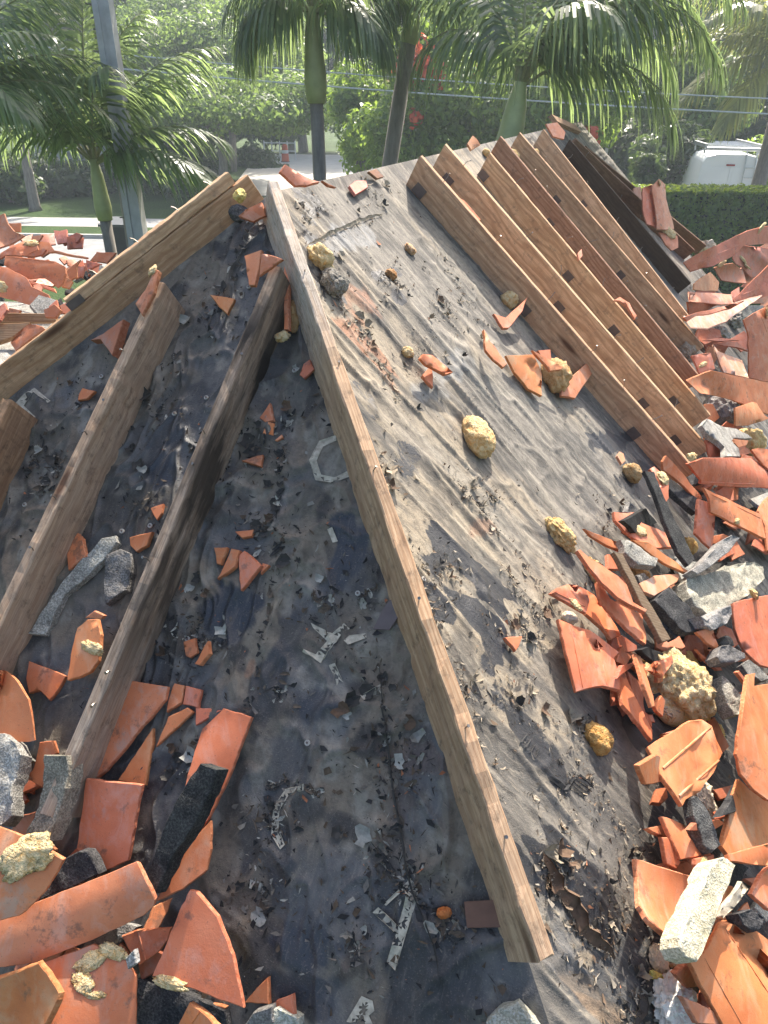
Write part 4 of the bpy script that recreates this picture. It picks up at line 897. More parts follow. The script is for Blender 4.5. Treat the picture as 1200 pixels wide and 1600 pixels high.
# ------------------------------------------------------------------ sunlit slope: loose pieces
T_('long lower shard of a crossed pair in the middle of the sunlit slope', 'e', [(690, 825), (705, 806), (740, 812), (820, 878), (790, 888), (715, 850)], 'R', 1, [(250, 12)], (-30, 8))
T_('triangular shard under the crossed pair in the middle of the sunlit slope', 'e', [(700, 890), (740, 842), (742, 938), (720, 915)], 'R', 0, [(200, 14)])
T_('slim shard at the left end of the cluster below the first batten', 't', [(360, 795), (385, 840), (445, 920), (430, 932), (395, 905), (365, 870)], 'R', 1, [(200, 20)], (-60, 6))
T_('broad pointed shard in the cluster below the first batten', 't', [(440, 890), (540, 885), (570, 960), (570, 1035), (520, 1010), (470, 950)], 'R', .4, [(250, 10)], (-60, 4))
T_('thin bent shard lying over the foam in the cluster below the first batten', 't', [(535, 870), (560, 882), (645, 930), (640, 940), (600, 945)], 'R', 2, [(250, 10)], (-40, 6))
T_('red shard tucked behind the cluster against the first batten', 't', [(555, 870), (600, 868), (607, 915), (580, 905)], 'R', 1, [(230, 16)])
T_('oblong shard at the right end of the cluster below the first batten', 't', [(640, 1000), (735, 912), (750, 955), (690, 1045), (640, 1035)], 'R', .3, [(240, 8)], (40, 2))
T_('fish tail shaped shard beside a foam knob halfway down the first batten', 't', [(395, 738), (440, 752), (480, 715), (520, 675), (500, 730), (450, 790), (430, 790)], 'R', .3, [(200, 12)])
T_('tiny orange wedge in the dirt ring low on the sunlit slope', 'g', [(962, 762), (1022, 758), (1010, 792), (1000, 808)], 'R', 0, [(200, 16)])
blob('foam_pad', 'tan foam lump inside the cluster below the first batten', 'foam pad', (860, 594), 20, 24, 0, 'R', hgt=.8, bumpy=.35, seed=71, tint=(.85, .7, .6))
blob('foam_pad', 'foam knob halfway down the first batten', 'foam pad', (791, 473), 13, 10, 20, 'R', hgt=.9, bumpy=.35, seed=72)
blob('foam_pad', 'egg shaped foam pad alone in the middle of the sunlit slope', 'foam pad', (741, 688), 21, 33, 15, 'R', hgt=.62, bumpy=.22, seed=73, freq=1.0, tint=(1.0, .95, .9), sub=5)
blob('foam_pad', 'ragged foam pad at the edge of the right hand heap', 'foam pad', (871, 838), 30, 17, -50, 'R', hgt=.55, bumpy=.42, seed=74, freq=1.2, sub=5, tint=(.9, .85, .75))
blob('foam_pad', 'amber foam pad low on the slope amid a tuft of paper shreds', 'foam pad', (928, 1156), 22, 20, -20, 'R', hgt=.7, bumpy=.35, seed=75, tint=(.8, .62, .4))
blob('foam_pad', 'torn yellow foam tuft beside the upper hip board', 'foam pad', (497, 408), 24, 14, -35, 'R', hgt=.7, bumpy=.55, seed=76)
blob('foam_pad', 'small yellow foam crumb on the long seam of the sunlit slope', 'foam pad', (635, 553), 10, 8, -40, 'R', hgt=.8, bumpy=.55, seed=77)
blob('foam_pad', 'small brown foam knob in a torn hole near the ridge', 'foam pad', (609, 432), 9, 8, 0, 'R', hgt=.8, bumpy=.4, seed=78, tint=(.6, .4, .3))
blob('foam_pad', 'pinkish foam crumb caught near the upper middle of the sunlit slope', 'foam pad', (640, 391), 11, 7, -35, 'R', hgt=.6, bumpy=.4, seed=79, tint=(.9, .75, .8))
for i, (x, y, s) in enumerate([(806, 240, 14), (766, 232, 9), (843, 232, 7), (1034, 448, 11), (960, 480, 9), (1022, 290, 6), (824, 430, 12), (978, 492, 12)]):
    blob('foam_pad', ['round amber foam knob between the fourth and fifth battens at the top', 'small foam knob at the top of the second batten', 'foam knob at the top end of the fifth batten', 'cream foam knob low between the pale brown batten and its neighbour',
        'small foam knob low beside the chocolate brown batten', 'tiny foam knob between the farthest battens', 'dusty foam knob between the first two battens', 'dusty foam knob under the half ring of tile'][i], 'foam pad', (x, y), s*.8, s*.62, -30, 'R', clear=.05, hgt=.8, bumpy=.3, seed=80+i, tint=(.95, .85, .7))
T_('pink curled shard lodged at the top of the third batten', 'z', [(-800, -60), (-765, -110), (-740, -85), (-720, -50), (-775, -20)], 'R', 3, [(230, 20)], (60, 9), tint=(.95, 1.2, 1.3))
T_('pink shard resting on the heads of the last pale battens', 't', [(585, 55), (625, 48), (655, 85), (650, 110), (610, 100)], 'R', 4, [(250, 20)], tint=(1, 1.15, 1.2))
T_('salmon shard lying between the first and second battens near the top', 't', [(250, 310), (290, 330), (350, 400), (335, 405), (280, 345)], 'R', 1, [(230, 10)])
T_('half ring of barrel tile caught between the third and fourth battens', 't', [(830, 690), (850, 678), (885, 700), (912, 745), (905, 760), (880, 715), (850, 692)], 'R', 4, [(200, 10)], (-40, 8))
T_('slim red chip lying on top of the chocolate brown batten', 't', [(698, 520), (712, 505), (716, 530), (703, 546)], 'R', 0, [(200, 16)], clear=.142)
# ------------------------------------------------------------------ right hand heap, upper end; darker red tints hold painted shade
T_('long red tile reaching up to the hedge at the top of the heap', 'q', [(360, 370), (500, 290), (700, 200), (900, 110), (1000, 85), (1067, 75), (1110, 80), (1110, 215), (860, 235), (780, 320), (620, 400), (420, 445)], 'R', 4, [(270, 38)], (28, 5), tint=(.92, .82, .85), foam=[(1000, 95, 60, 24, 20, .5)], lines=[((420, 400), (860, 215))])
T_('hollow barrel tile open towards the camera with yellow foam inside', 'q', [(770, 340), (785, 270), (860, 230), (1067, 262), (1110, 265), (1110, 430), (990, 490), (930, 500), (850, 410), (800, 380)], 'R', 5, [(270, 30)], (0, -7), tint=(.80, .70, .72), foam=[(850, 340, 56, 26, 10, .35), (880, 400, 46, 36, -30, .35)])
T_('red tile wall behind the hollow barrel tile', 'q', [(620, 420), (700, 390), (780, 378), (860, 440), (892, 550), (790, 540), (680, 522)], 'R', 2, [(260, 34)], (10, -5), tint=(.75, .7, .7), foam=[(680, 385, 50, 20, 5, .4)])
T_('grey stained tile corner at the foot of the blackened batten', 'q', [(455, 550), (520, 495), (590, 455), (660, 540), (650, 612), (540, 612), (450, 600)], 'R', 3, [(300, 20)], None, tint=(.75, .9, .95))
T_('pink dusty tile edge lying level below the grey stained corner', 'q', [(405, 615), (560, 625), (760, 640), (780, 715), (680, 725), (410, 700)], 'R', 4, [(90, 10)], (-5, 5), tint=(1.0, 1.25, 1.35))
T_('shade darkened face under the pink dusty tile edge', 'q', [(400, 702), (540, 712), (650, 728), (560, 775), (410, 805)], 'R', 2, [(270, 40)], None, tint=(.8, .75, .75))
T_('tall red tile rising from the right edge beside the hollow barrel tile', 'q', [(770, 680), (870, 590), (960, 500), (1067, 400), (1110, 380), (1110, 640), (960, 690), (800, 715)], 'R', 5, [(250, 30)], (38, 4), tint=(.95, .85, .85), lines=[((860, 640), (1060, 560))])
T_('long curved tile with a white dusty inner face', 'q', [(365, 830), (460, 800), (700, 740), (870, 690), (1020, 650), (960, 695), (860, 765), (720, 865), (560, 918), (420, 912)], 'R', 5, [(80, 6)], (15, -5), tint=(1.15, 1.8, 2.5))
T_('red rim of the long white dusty tile', 'q', [(365, 832), (460, 795), (700, 738), (870, 688), (760, 752), (600, 800), (480, 815), (395, 868)], 'R', 7, [(250, 12)], (15, 3), tint=(.95, .85, .85))
T_('big smooth red tile at the right edge with foam on its top', 'q', [(860, 850), (1000, 770), (1067, 740), (1110, 740), (1110, 1370), (1030, 1365), (910, 1335), (905, 1000), (880, 900)], 'R', 5, [(250, 26)], (80, 3.5), tint=(.98, .88, .88), foam=[(1050, 800, 40, 50, 60, .4)], lines=[((1000, 800), (1060, 960))])
T_('pale pointed tile with a dusty face inside the heap', 'q', [(610, 1055), (650, 1110), (720, 1140), (850, 1190), (910, 1340), (800, 1315), (700, 1290), (650, 1170)], 'R', 4, [(80, 6)], (-40, 3), tint=(1.1, 1.6, 2.0))
T_('small red tile with a foam streak at the foot of the chocolate brown batten', 'q', [(430, 1150), (500, 1135), (590, 1128), (625, 1262), (500, 1312)], 'R', 3, [(250, 20)], (80, 4), foam=[(525, 1225, 20, 60, -60, .3)])
T_('dark hooked tile rim above the pale pointed one', 'q', [(625, 1050), (720, 1028), (810, 1036), (900, 1110), (820, 1082), (700, 1072)], 'R', 5, [(250, 20)], (-20, 6), tint=(.8, .75, .78))
T_('thin dark tile edge lying above the hooked rim', 'q', [(525, 1024), (640, 1006), (820, 1012), (830, 1026), (640, 1030)], 'R', 5, [(270, 20)], None, tint=(.75, .75, .8))
T_('broad tile at the right edge with a sooty stripe along its upper face', 'i', [(390, 190), (500, 140), (600, 100), (740, 130), (1067, 200), (1120, 215), (1120, 480), (960, 425), (860, 380), (700, 330), (500, 290)], 'R', 4, [(270, 22)], (-12, 5), tint=(1, .9, .86))
T_('tall narrow tile standing behind the blackened batten near the hedge', 'z', [(245, 205), (300, 185), (318, 300), (330, 440), (270, 420), (245, 330)], 'R', 3, [(250, 20)], (85, 4), tint=(1, 1, 1))
T_('pinkish barrel half of the tall tile near the hedge', 'z', [(300, 190), (345, 152), (378, 182), (382, 262), (432, 450), (330, 452), (318, 330)], 'R', 4, [(280, 20)], (80, 8), tint=(.95, 1.1, 1.2), foam=[(345, 178, 22, 16, 20, .5)])
T_('stub of red tile below the tall one near the hedge', 'z', [(340, 468), (450, 488), (456, 560), (420, 578), (380, 540)], 'R', 3, [(250, 20)], (60, 5), foam=[(398, 468, 52, 26, -12, .6)])
T_('dull red tile scrap beside the tall tile behind the battens', 'z', [(190, 205), (235, 195), (242, 290), (215, 290), (188, 260)], 'R', 2, [(250, 20)], None, tint=(.8, .8, .85))
blob('crumpled_felt', 'tangle of torn beige felt on the top rim of the heap below the hedge', 'felt scrap', (1112, 385), 20, 8, 20, 'R', clear=.14, hgt=.8, mat='paper', bumpy=0.49, seed=101, freq=1.6)
blob('crumpled_felt', 'curled felt scrap at the foot of the chocolate brown batten', 'felt scrap', (1088, 543), 15, 7, -10, 'R', clear=.10, hgt=.9, mat='paper', bumpy=0.56, seed=102, freq=1.8, tint=(.7, .62, .55))
blob('crumpled_felt', 'silvery crumpled felt in the dark hollow of the upper heap', 'felt scrap', (1132, 518), 18, 11, 10, 'R', clear=.12, hgt=.8, mat='paper', bumpy=0.49, seed=103, freq=1.6, tint=(.6, .62, .65))
blob('crumpled_felt', 'grey felt lump under the long white dusty tile at right', 'felt scrap', (1160, 492), 16, 12, 30, 'R', clear=.14, hgt=.8, mat='paper', bumpy=0.42, seed=104, freq=1.4, tint=(.62, .6, .6))
blob('foam_pad', 'cream foam finger beside the pale pointed tile', 'foam pad', (1169, 565), 5, 9, 10, 'R', clear=.22, hgt=.9, bumpy=.3, seed=105, tint=(1.1, 1, .8))
# ------------------------------------------------------------------ right hand heap, middle; the redder tints darken tiles as in shade
Mo('pale grey mortar wing with a dark leg near the foot of the third batten', 'i', [(510, 560), (560, 500), (640, 540), (700, 570), (800, 585), (940, 662), (880, 668), (780, 662), (820, 740), (842, 815), (710, 815), (700, 740), (660, 690), (580, 640)], 'R', 4, [(20, 8)], None, 'mortar', .03, .006)
blob('mortar_lump', 'round pitted grey mortar boulder at the foot of the third batten', 'mortar lump', (1124, 644), 24, 21, -20, 'R', clear=.06, hgt=.9, mat='mortar', bumpy=.28, seed=111, freq=1.8, tint=(.8, .8, .85))
T_('notched orange tile above the mortar wing near the right edge', 'i', [(795, 410), (870, 382), (940, 362), (970, 370), (1040, 470), (1080, 500), (900, 560), (800, 565)], 'R', 4, [(250, 16)], (10, 3))
T_('little upright tile stub between the battens and the mortar wing', 'i', [(545, 680), (610, 690), (682, 680), (672, 820), (582, 820)], 'R', 3, [(270, 26)], (85, 9))
T_('level red tile with a pale lower rim at the foot of the first battens', 'i', [(400, 880), (530, 825), (720, 825), (920, 828), (1000, 870), (1067, 930), (1120, 960), (1120, 1085), (780, 1070), (500, 1050), (510, 1020), (420, 900)], 'R', 4, [(270, 26)], (0, 5), foam=[(430, 820, 80, 36, 5, .4)], lines=[((500, 1030), (960, 1050))], tint=(.95, .85, .85))
T_('small red scrap beside the mortar wing with a black tar blot', 'i', [(785, 672), (905, 682), (890, 725), (820, 745), (790, 705)], 'R', 5, [(270, 16)])
blob('foam_pad', 'large sunlit foam heap at the right edge above the level red tile', 'foam pad', (1192, 678), 22, 18, 10, 'R', clear=.16, hgt=.9, bumpy=.45, seed=112, freq=1.3, tint=(1.1, 1.05, .9))
T_('orange tile strip running off the right edge under the foam heap', 'i', [(930, 760), (1000, 745), (1120, 760), (1120, 960), (1040, 900), (980, 830)], 'R', 6, [(250, 10)], (-30, 4))
T_('ribbed tile sliding down right of the first batten foot', 'i', [(530, 1075), (580, 1100), (800, 1205), (1020, 1310), (1015, 1340), (1050, 1505), (820, 1395), (590, 1280), (580, 1170)], 'R', 5, [(260, 8)], (-25, 4), lines=[((590, 1130), (1010, 1335))], foam=[(810, 1355, 40, 24, 20, .4)])
T_('orange tile at the right edge beside the ribbed sliding tile', 'i', [(985, 1270), (1040, 1180), (1120, 1120), (1120, 1600), (1060, 1600), (1045, 1400)], 'R', 5, [(30, 10)], (80, 4))
T_('sail shaped red tile leaning on the foot of the first batten', 'i', [(190, 860), (222, 808), (360, 960), (510, 1150), (522, 1172), (480, 1172), (330, 1035), (195, 930)], 'R', 3, [(250, 24)], (-50, 3), tint=(.95, .85, .85))
T_('tall red tile strip below the sail shaped one', 'i', [(490, 1170), (560, 1195), (622, 1232), (630, 1290), (620, 1430), (602, 1592), (530, 1530), (462, 1460), (480, 1250)], 'R', 3, [(250, 20)], (85, 3), tint=(.95, .85, .85))
Mo('broad tarred slab leaning behind the tall red strip', 'i', [(240, 1000), (300, 1030), (480, 1165), (470, 1290), (360, 1200), (245, 1090)], 'R', 2, [(200, 10)], None, 'tar', .03, .004)
Mo('charred flat stick slanting down from the sail shaped tile', 'c', [(590, 555), (640, 560), (690, 690), (770, 850), (840, 990), (810, 1022), (760, 960), (690, 800), (640, 650)], 'R', 4, [(200, 10)], None, 'tar', .02, .003)
T_('foam tipped red shard beside the top of the charred stick', 'c', [(615, 545), (640, 532), (712, 590), (712, 690), (690, 720), (660, 610)], 'R', 4, [(200, 20)], (-60, 4), foam=[(682, 590, 30, 32, 0, .5)])
blob('foam_pad', 'grey dusty foam bulb at the upper tip of the lower heap', 'foam pad', (990, 738), 17, 13, -50, 'R', clear=.03, hgt=.8, bumpy=.25, seed=113, tint=(.62, .55, .5))
T_('small pink splinter above the grey foam bulb', 'c', [(455, 480), (470, 458), (490, 470), (498, 505), (480, 522)], 'R', 1, [(200, 16)], tint=(1, 1.2, 1.3))
T_('bent orange tile with a foam splat and a round shadow spot', 'c', [(440, 755), (510, 762), (570, 755), (578, 812), (660, 845), (745, 885), (740, 930), (650, 935), (540, 890), (490, 850), (445, 800)], 'R', 2, [(60, 8)], (-30, 4), foam=[(568, 850, 44, 32, 20, .35)])
T_('long thin orange strip under the bent foam splat tile', 'c', [(530, 895), (610, 905), (720, 985), (812, 1050), (800, 1062), (690, 1012), (600, 950)], 'R', 3, [(230, 14)], (-35, 4))
T_('slim curved shard topping the left tip of the lower heap', 'c', [(295, 840), (340, 860), (460, 905), (480, 950), (400, 920), (330, 880)], 'R', 2, [(260, 16)], (-25, 6))
T_('uppermost of the three long curved blades in the lower heap', 'j', [(225, 0), (250, -10), (290, 30), (470, 150), (560, 210), (640, 290), (690, 430), (805, 495), (795, 518), (680, 462), (560, 392), (430, 272), (330, 150)], 'R', 4, [(60, 6)], (-42, 4))
T_('middle one of the three long curved blades in the lower heap', 'j', [(392, 260), (425, 285), (500, 400), (620, 470), (770, 530), (778, 620), (800, 690), (800, 785), (740, 745), (600, 612), (480, 492), (415, 400)], 'R', 3, [(60, 4)], (-45, 4))
T_('crowned tile with a foam smear, left end of the lower heap', 'j', [(0, 360), (60, 310), (150, 278), (215, 285), (300, 330), (330, 420), (300, 525), (240, 490), (100, 412)], 'R', 2, [(100, 4)], (-28, 7), foam=[(215, 455, 66, 30, -30, .3)], lines=[((40, 350), (290, 470))])
T_('shaded blade under the crowned tile, lowest of the three long blades', 'j', [(305, 330), (365, 370), (440, 460), (520, 580), (590, 705), (510, 742), (440, 650), (300, 530)], 'R', 1, [(60, 6)], (-50, 4))
T_('rust coloured tile piece below the three long blades', 'j', [(520, 735), (600, 705), (720, 790), (725, 835), (640, 850), (560, 845), (505, 790)], 'R', 1, [(260, 10)], None, tint=(.8, .75, .7))
T_('large ribbed orange tile at the left edge of the lower heap', 'j', [(68, 570), (150, 602), (330, 665), (460, 760), (570, 850), (530, 900), (560, 1000), (582, 1075), (580, 1165), (440, 1130), (320, 1150), (212, 1182), (170, 1010), (100, 720)], 'R', 1, [(100, 4)], (102, 4.5), lines=[((168, 620), (272, 1150)), ((390, 745), (474, 1122))], ridge=.0014)
T_('narrow channel tile with a grey lining beside the large ribbed tile', 'j', [(575, 890), (602, 890), (640, 1060), (700, 1200), (780, 1350), (852, 1500), (852, 1585), (740, 1440), (610, 1280), (580, 1130)], 'R', 1, [(20, 10)], (-70, -6))
T_('slender upright rim right of the narrow channel tile', 'j', [(708, 858), (750, 882), (800, 1040), (862, 1220), (872, 1300), (850, 1305), (780, 1110)], 'R', 3, [(20, 16)], (-72, 4))
T_('dark inner wall of tile behind the slender upright rim', 'j', [(640, 1000), (730, 1080), (800, 1200), (840, 1310), (850, 1480), (760, 1330), (690, 1180)], 'R', 0, [(0, 14)], None, tint=(.8, .75, .75))
T_('small red wedge below the slender upright rim', 'j', [(870, 1290), (930, 1210), (960, 1250), (940, 1385), (890, 1340)], 'R', 2, [(250, 16)])
T_('flat pale orange shard with a bright broken edge mid heap', 'c', [(565, 1110), (640, 1070), (760, 1062), (762, 1085), (750, 1105), (640, 1172), (590, 1150)], 'R', 3, [(80, 6)], None, tint=(1.05, 1.35, 1.5))
shard('wood_stick', 'weathered grey wood stick lying down through the lower heap', 'wood stick', 'c', [(440, 955), (482, 960), (560, 1110), (640, 1240), (722, 1385), (680, 1400), (600, 1260), (520, 1100)], 'R', 4, [(200, 14)], None, thick=.02, mats=('wood', 'wood'), tint=(.62, .62, .62))
Mo('flat grey stone like chip beside the wood stick', 'c', [(475, 892), (520, 895), (580, 930), (652, 992), (640, 1030), (560, 1018), (490, 960)], 'R', 3, [(200, 8)], None, 'mortar', .03, .01)
blob('foam_pad', 'orange brown foam wad under the flat grey chip', 'foam pad', (1010, 893), 16, 10, -10, 'R', clear=.05, hgt=.8, bumpy=.35, seed=121, tint=(.7, .5, .35))
blob('foam_pad', 'thin yellow foam string along the wood stick', 'foam pad', (956, 878), 6, 24, 25, 'R', clear=.10, hgt=1, bumpy=.6, seed=122, freq=1.8)
blob('foam_pad', 'cream foam crumb between the crowned tile and the ribbed tile', 'foam pad', (896, 963), 11, 9, 0, 'R', clear=.03, hgt=.9, bumpy=.35, seed=123, tint=(1.15, 1.3, 1.9))
blob('foam_pad', 'cream foam smear below the middle blade', 'foam pad', (1014, 1012), 24, 7, 0, 'R', clear=.08, hgt=.6, bumpy=.5, seed=124, tint=(1.15, 1.25, 1.6))
blob('foam_pad', 'little brown foam ball on the crowned tile', 'foam pad', (917, 912), 5, 5, 0, 'R', clear=.07, hgt=1, bumpy=.2, seed=125, tint=(.7, .6, .55), sub=3)
blob('foam_pad', 'olive foam drip in the shade below the charred stick', 'foam pad', (1086, 848), 15, 10, -60, 'R', clear=.05, hgt=.8, bumpy=.3, seed=126, tint=(.8, .7, .5))
# concrete and foam in the centre of the right edge
Mo('largest broken concrete chunk with a bright rough top, right of the heap', 'k', [(375, 370), (400, 325), (600, 285), (700, 235), (860, 215), (950, 205), (1030, 240), (1042, 340), (960, 430), (880, 500), (770, 560), (640, 690), (560, 640), (470, 560), (420, 500)], 'R', 2.5, [(110, 6)], None, 'mortar', .07, .014, grid=5, tint=(1.15, 1.12, 1.02))
Mo('grey mortar bar pointing up right above the largest concrete chunk', 'k', [(430, 270), (560, 160), (680, 20), (760, -20), (830, 0), (740, 120), (590, 240), (490, 300)], 'R', 4, [(200, 10)], None, 'mortar', .05, .007, tint=(.85, .85, .85))
Mo('lower broken underside of the largest concrete chunk', 'k', [(495, 650), (560, 690), (660, 600), (760, 560), (770, 640), (720, 720), (620, 770), (540, 740)], 'R', 4, [(250, 10)], None, 'mortar', .06, .012, tint=(.7, .7, .72))
Mo('wide tarred slab below the largest concrete chunk', 'k', [(120, 520), (180, 460), (250, 410), (390, 560), (520, 720), (500, 770), (380, 792)], 'R', 3, [(200, 6)], None, 'tar', .035, .005)
Mo('second tarred slab left of the wide one', 'k', [(45, 490), (120, 520), (240, 650), (372, 782), (300, 842), (170, 722)], 'R', 2, [(200, 8)], None, 'tar', .035, .005)
T_('great smooth curved tile cut off by the right edge below the concrete', 'k', [(775, 545), (870, 515), (1067, 480), (1130, 475), (1130, 1085), (1067, 1082), (1000, 1060), (940, 1010), (880, 950), (830, 870), (795, 770)], 'R', 4, [(250, 10)], (75, 5), foam=[(950, 470, 92, 40, 12, .4)])
blob('foam_pad', 'biggest foam pad of the heap, a pale disc with a shaggy collar', 'foam pad', (1078, 1068), 50, 44, -10, 'R', clear=.10, hgt=.75, bumpy=.36, seed=131, freq=1.5, sub=5)
blob('foam_pad', 'smooth oval disc face on the biggest foam pad', 'foam pad', (1100, 1078), 29, 32, 0, 'R', clear=.165, hgt=.55, bumpy=.08, seed=132, tint=(.95, 1.0, 1.1))
blob('foam_pad', 'cream rounded foam lump above the biggest foam pad', 'foam pad', (1080, 1001), 15, 12, 0, 'R', clear=.11, hgt=.9, bumpy=.25, seed=133, tint=(1.1, 1.2, 1.4))
blob('foam_pad', 'orange torn foam lump right of the cream one', 'foam pad', (1104, 1020), 16, 9, -20, 'R', clear=.10, hgt=.8, bumpy=.45, seed=134, tint=(1, .85, .6))
blob('foam_pad', 'bright yellow foam wad on the rim of the great lower tile', 'foam pad', (1144, 1134), 18, 14, 10, 'R', clear=.10, hgt=.9, bumpy=.45, seed=135, freq=1.6, tint=(1.05, 1, .75))
T_('orange shard standing behind the cream foam lump', 'k', [(470, 790), (540, 760), (600, 738), (655, 900), (640, 935), (560, 880)], 'R', 4, [(250, 16)], (80, 5))
T_('long dim tile edge running under the biggest foam pad', 'k', [(470, 930), (560, 1000), (670, 1070), (690, 1110), (650, 1110), (540, 1020)], 'R', 3, [(250, 20)])
T_('shallow tile scoop left of the biggest foam pad', 'k', [(85, 1110), (150, 1030), (270, 978), (280, 1040), (230, 1110), (190, 1165)], 'R', 3, [(300, 12)], (40, -6))
Mo('rough cylinder of mortar right of the biggest foam pad', 'k', [(690, 1150), (740, 1170), (850, 1320), (850, 1470), (790, 1482), (740, 1380), (700, 1260)], 'R', 3, [(200, 12)], None, 'mortar', .05, .009, tint=(1.1, 1.08, 1))
Mo('dark angular mortar stone above the rough cylinder', 'k', [(640, 990), (680, 900), (740, 895), (880, 960), (890, 1000), (800, 1040), (680, 1040)], 'R', 4, [(200, 8)], None, 'mortar', .05, .008, tint=(.5, .5, .52))
Mo('flat dark mortar piece under the great smooth curved tile', 'k', [(850, 1060), (900, 1020), (1000, 1080), (1090, 1170), (1020, 1195), (900, 1140)], 'R', 4, [(60, 8)], None, 'mortar', .03, .006, tint=(.6, .6, .62))
Mo('black clod in the gap beside the great smooth curved tile', 'k', [(660, 880), (720, 812), (770, 840), (790, 900), (720, 920)], 'R', 3, None, None, 'tar', .05, .01)
T_('little red splinter above the great lower tile', 'k', [(805, 1120), (830, 1108), (900, 1190), (880, 1222)], 'R', 5, [(250, 16)])
# ------------------------------------------------------------------ right hand heap, lower end; shade is tinted into the redder tiles
T_('great lower tile at the right edge with a shadow line down its face', 'b', [(860, 255), (885, 250), (880, 300), (935, 290), (985, 300), (985, 745), (935, 740), (880, 700), (830, 640), (812, 560), (835, 420)], 'R', 5, [(330, 6)], (82, 4.5))
T_('flat orange tile under the great lower tile, half in shadow', 'l', [(930, 700), (1030, 800), (1200, 900), (1260, 920), (1260, 1350), (1030, 1362), (830, 1412), (765, 1330), (810, 1150), (880, 850)], 'R', 3, [(300, 4)], None)
T_('rounded tile rim below the flat orange tile', 'l', [(828, 1405), (1020, 1352), (1260, 1290), (1260, 1515), (1170, 1522), (1000, 1500), (850, 1470)], 'R', 5, [(270, 10)], (8, 10), tint=(.95, .85, .85))
T_('saddle shaped ridge tile with two raised ribs', 'l', [(68, 402), (150, 345), (250, 290), (480, 150), (590, 148), (672, 205), (720, 340), (772, 460), (740, 530), (690, 650), (600, 760), (570, 820), (430, 902), (400, 960), (350, 882), (250, 740), (190, 662), (170, 600), (110, 480)], 'R', 3, [(280, 6)], (38, 4.2), lines=[((205, 612), (668, 212)), ((358, 872), (742, 525))], ridge=.0035)
T_('speckled shard with a pale rim below the saddle shaped ridge tile', 'l', [(205, 1050), (250, 1060), (420, 1130), (540, 1240), (642, 1400), (510, 1440), (382, 1462), (300, 1280)], 'R', 2, [(60, 5)], (-50, 5))
T_('thin standing tile edge left of the speckled shard', 'l', [(205, 1250), (262, 1250), (320, 1360), (382, 1485), (342, 1545), (250, 1502)], 'R', 2, [(230, 14)], (-65, 4))
T_('small rough red lump below the speckled shard', 'l', [(350, 1502), (440, 1468), (522, 1540), (482, 1590), (360, 1580)], 'R', 1, [(270, 10)], None, thick=.025)
T_('shaded red slab behind the saddle shaped ridge tile', 'l', [(640, 170), (700, 120), (840, 400), (780, 460), (720, 340)], 'R', 1, [(250, 10)], None, tint=(.6, .5, .5))  # the dark tint carries the shade behind the ridge tile
T_('tile scrap with yellow foam beside the pale mortar bar', 'l', [(520, 1452), (690, 1410), (700, 1450), (620, 1560), (540, 1560)], 'R', 3, [(270, 6)], None, foam=[(600, 1500, 70, 50, 20, .35)])
T_('scoop shaped tile with a pale rim and a square nail hole', 'm', [(170, 10), (230, 25), (400, 82), (560, 132), (690, 180), (685, 260), (590, 420), (505, 635), (400, 592), (280, 492), (197, 372), (186, 200)], 'R', 2, [(240, 5)], (-30, -5))
Mo('pale yellowish mortar bar lying over the scoop shaped tile', 'm', [(760, 50), (800, 10), (855, -5), (945, 60), (900, 200), (800, 450), (720, 690), (655, 812), (560, 782), (510, 700), (508, 620), (610, 400), (690, 230)], 'R', 4, [(200, 6)], None, 'pale', .055, .006, grid=7)
T_('great bottom right tile with two fine grooves and a hard shadow', 'm', [(840, 490), (950, 455), (1110, 570), (1200, 640), (1280, 690), (1280, 1350), (870, 1350), (700, 1040), (640, 920), (580, 800), (700, 740)], 'R', 2, [(100, 3)], (-58, 3), lines=[((700, 775), (1000, 1310)), ((838, 508), (1225, 1090))], ridge=.0012)
T_('shaded tile at the right edge above the great bottom right one', 'm', [(1280, 40), (1200, 80), (1150, 130), (1110, 210), (1068, 282), (1200, 402), (1280, 430)], 'R', 4, [(300, 8)], (60, 4))
blob('crumpled_felt', 'white crumpled felt wad at the bottom edge of the heap', 'felt scrap', (1058, 1566), 36, 34, 30, 'R', clear=.03, hgt=.6, mat='paper', bumpy=0.42, seed=141, freq=1.5, tint=(1.15, 1.2, 1.28), sub=5)
T_('narrow brown tile bit under the white crumpled felt wad', 'm', [(530, 1082), (610, 1120), (700, 1160), (832, 1222), (852, 1310), (650, 1300)], 'R', 3, [(250, 10)], None, tint=(.75, .95, 1.1))
blob('crumpled_felt', 'tan curled felt beside the white crumpled wad', 'felt scrap', (1034, 1496), 13, 20, -10, 'R', clear=.02, hgt=.7, mat='paper', bumpy=0.39, seed=142, tint=(.95, .78, .62))
blob('crumpled_felt', 'flat grey felt flap under the end of the pale mortar bar', 'felt scrap', (1056, 1492), 17, 14, 20, 'R', clear=.02, hgt=.4, mat='paper', bumpy=0.35, seed=143, tint=(.75, .7, .62))
blob('crumpled_felt', 'large wrinkled beige felt sheet between the ridge tile and the flat orange tile', 'felt scrap', (1126, 1236), 22, 34, -15, 'R', clear=.10, hgt=.6, mat='paper', bumpy=0.42, seed=144, freq=1.7, sub=5, tint=(1.1, 1.02, .88))
blob('crumpled_felt', 'grey brown curled felt above the wrinkled beige sheet', 'felt scrap', (1138, 1182), 14, 13, 0, 'R', clear=.10, hgt=.8, mat='paper', bumpy=0.49, seed=145, freq=1.7, tint=(.65, .6, .55))
blob('crumpled_felt', 'shaggy torn felt under the biggest foam pad', 'felt scrap', (1060, 1108), 30, 14, 0, 'R', clear=.06, hgt=.6, mat='paper', bumpy=0.56, seed=146, freq=1.9, tint=(.75, .66, .56))
